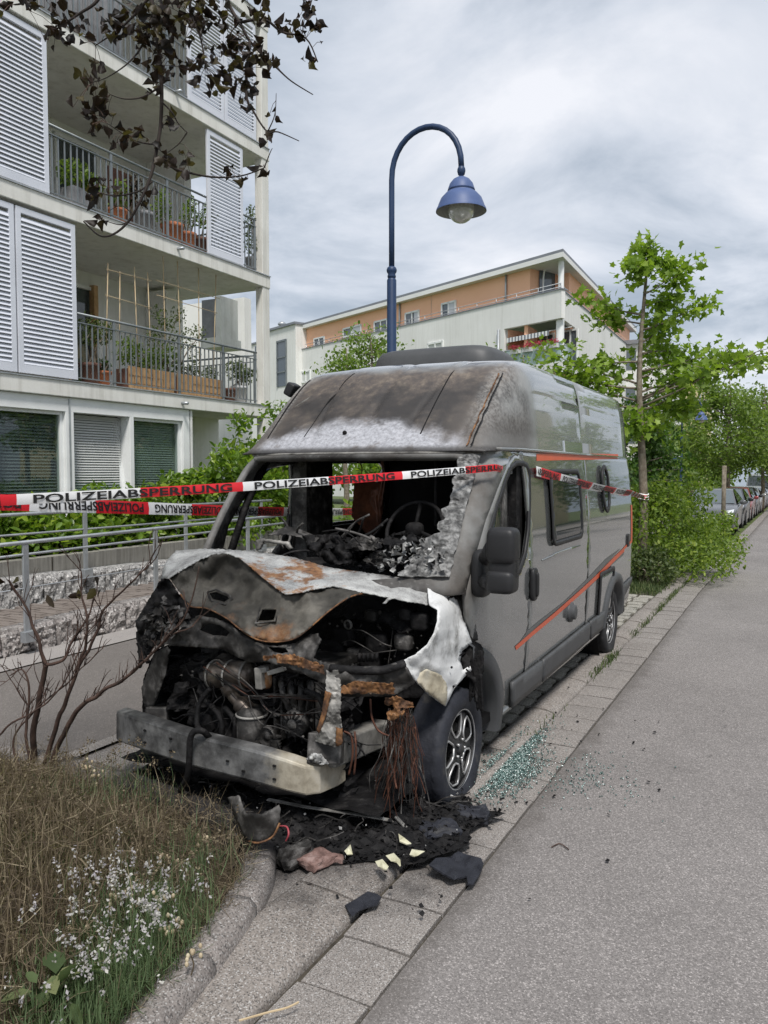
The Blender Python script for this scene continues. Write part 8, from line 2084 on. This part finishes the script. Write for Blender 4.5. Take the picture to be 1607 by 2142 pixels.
# ================================================================== parked cars
rr = random.Random(3)
def paint(name, c, met=.3): t = NT(name); return t.out(c, .25, met, None, .5, coat=.6)
M['car_grey'] = paint('car_grey', (.10, .105, .11)); M['car_black'] = paint('car_black', (.02, .02, .022)); M['car_silver'] = paint('car_silver', (.38, .39, .40)); M['car_white'] = paint('car_white', (.68, .68, .68), 0); M['car_red'] = paint('car_red', (.25, .05, .05))
M['lamp_glass'] = glassmat('lamp_glass', (.6, .62, .64), .08, .8); M['plate'] = grime('number_plate', [(.3, (.7, .7, .68)), (.7, (.75, .75, .73))], 2, rough=.4, bump=0)
def car(x, y, mat, label, W=1.78, L=4.3, H=1.46, van=False):
    """front faces the camera (-y)"""
    z0 = gz(y) ; root = thing('parked_car', label, 'car', (x, y + L / 2, z0), 'cars parked along the kerb')
    # side profile of body (y, z) and half-width factor
    if van: bod = [(0, .45, .9), (.02, .75, .96), (.25, 1.0, .98), (.7, 1.15, 1), (1.0, 1.2, 1), (L - .1, 1.2, 1), (L, 1.0, .98), (L, .4, .95)]
    else: bod = [(0, .38, .80), (-.02, .55, .86), (.06, .70, .90), (.35, .80, .95), (.95, .93, .985), (1.35, .97, 1), (2.2, .99, 1), (3.4, 1.0, .99), (L - .15, 1.0, .93), (L, .75, .90), (L - .02, .40, .88)]
    mb = MB(); secs = []
    n = len(bod)
    for yy, zz, k in bod:
        hwid = W / 2 * k; row = []
        for s, dz in ((-1, -.10), (-1.0, -.03), (-.93, 0), (-.5, .025), (0, .035), (.5, .025), (.93, 0), (1.0, -.03), (1, -.10)): row.append((x + s * hwid, y + yy, z0 + zz + dz))
        secs.append(row)
    for r_ in secs: mb.v += r_
    for i in range(n - 1):
        for j in range(8): a = i * 9 + j; mb.f.append((a, a + 1, a + 10, a + 9)); mb.mi.append(0)
    # flanks
    for s in (-1, 1):
        o = len(mb.v); top = [(x + s * W / 2 * k, y + yy, z0 + zz - .10) for yy, zz, k in bod]; bot = [(x + s * W / 2 * k * .97, y + yy, z0 + .22) for yy, zz, k in bod]; mb.v += top + bot
        for i in range(n - 1): mb.f.append((o + i, o + i + 1, o + n + i + 1, o + n + i)); mb.mi.append(0)
    o = len(mb.v); k = bod[0][2]; mb.v += [(x - W / 2 * k, y, z0 + .22), (x + W / 2 * k, y, z0 + .22), (x + W / 2 * k, y + bod[0][0], z0 + bod[0][1] - .1), (x - W / 2 * k, y + bod[0][0], z0 + bod[0][1] - .1)]; mb.f.append((o, o + 1, o + 2, o + 3)); mb.mi.append(0)
    body = mb.build('body', mat, root, True, fix=True)
    # greenhouse
    if van: gh = [(.75, 1.15, .93), (1.35, H - .06, .84), (1.6, H, .82), (L - .15, H, .84), (L - .02, 1.15, .95)]
    else: gh = [(1.12, .93, .90), (1.95, H - .05, .70), (2.3, H, .68), (3.2, H - .03, .68), (4.05, .98, .86)]
    mb = MB(); g = MB()
    for yy, zz, k in gh: mb.v += [(x - W / 2 * k, y + yy, z0 + zz), (x - W / 2 * k * .6, y + yy, z0 + zz + .02), (x + W / 2 * k * .6, y + yy, z0 + zz + .02), (x + W / 2 * k, y + yy, z0 + zz)]
    for i in range(len(gh) - 1):
        for j in range(3): a = i * 4 + j; mb.f.append((a, a + 1, a + 5, a + 4)); mb.mi.append(0)
    mb.build('roof', mat, root, True)
    (ya, za, ka), (yb, zb, kb) = gh[0], gh[1]
    def wsp(s, t, d=.012): yy = lerp(ya, yb, t); zz = lerp(za, zb, t); k_ = lerp(ka, kb, t); return (x + s * W / 2 * k_, y + yy - d, z0 + zz + .02 + d)
    g = MB(); g.add([wsp(-.93, .06), wsp(.93, .06), wsp(.90, .93), wsp(-.90, .93)], [(0, 1, 2, 3)]); g.build('windscreen', 'windscreen', root)
    for s in (-1, 1):
        g = MB(); lo = [(yy, min(zz, .0) + (1.0 if not van else 1.17), 1.0) for yy, zz, k in gh]
        pts = [(x + s * W / 2 * .96, y + gh[0][0] + .1, z0 + (1.0 if not van else 1.17))] + [(x + s * W / 2 * k, y + yy, z0 + zz) for yy, zz, k in gh[1:-1]] + [(x + s * W / 2 * .96, y + gh[-1][0] - .05, z0 + (1.0 if not van else 1.17))]
        g.add(pts, [tuple(range(len(pts)))]); g.build('side_windows', 'dark_glass', root)
        m = MB(); superell(m, (x + s * (W / 2 + .09), y + 1.45, z0 + 1.02), (.1, .07, .075), .5, 12, 8); m.build('door_mirror', mat, root, True)
        m = MB(); m.add([(x + s * W * .26, y - .012 + .03, z0 + .66), (x + s * W * .43, y + .10, z0 + .70), (x + s * W * .44, y + .26, z0 + .80), (x + s * W * .28, y + .12, z0 + .735)], [(0, 1, 2, 3)]); m.build('headlight', 'lamp_glass', root, solid=.03)
        for yy in (.78, L - .85):
            m = MB(); m.lathe([(0, .10), (.2, .1), (.22, .11), (.30, .1), (.32, .06), (.32, -.08), (.28, -.1), (0, -.1)], (x + s * (W / 2 - .12), y + yy, z0 + .32), 'x', 24); w = m.build('wheel', 'tyre', root, True)
            m = MB(); m.lathe([(0, .125), (.18, .12), (.205, .11)], (0, 0, 0), 'x', 16); m.v = [(x + s * (W / 2 - .12) + s * abs(p[0]), y + yy + p[1], z0 + .32 + p[2]) for p in m.v]; m.build('rim', 'alloy_bright', w, True)
    m = MB(); m.box((x - .55, y - .03, z0 + .30), (x + .55, y + .02, z0 + .42)); m.build('grille', 'black_plastic', root)
    m = MB(); m.box((x - .26, y - .05, z0 + .45), (x + .26, y - .03, z0 + .56)); m.build('number_plate', 'plate', root)
    return root
M['windscreen'] = glassmat('windscreen', (.10, .12, .13), .03, .9)
cars = [(28.2, 'car_grey', 'dark grey car parked nearest, behind the low planting', {}), (33.6, 'car_black', 'black car parked second along the kerb', {}), (38.6, 'car_red', 'dark red car parked third along the kerb', {}), (43.8, 'car_black', 'black car parked fourth along the kerb', {}), (49, 'car_silver', 'silver car parked fifth along the kerb', {}), (54.5, 'car_silver', 'pale car parked sixth along the kerb', {}), (60, 'car_grey', 'grey car parked seventh along the kerb', {}), (68, 'car_white', 'white delivery van parked at the far end of the row', dict(van=True, H=2.4, W=1.95, L=5.2))]
for y, m, lab, kw in cars: car(-2.55, y, m, lab, **kw)
bpy.context.view_layer.update()
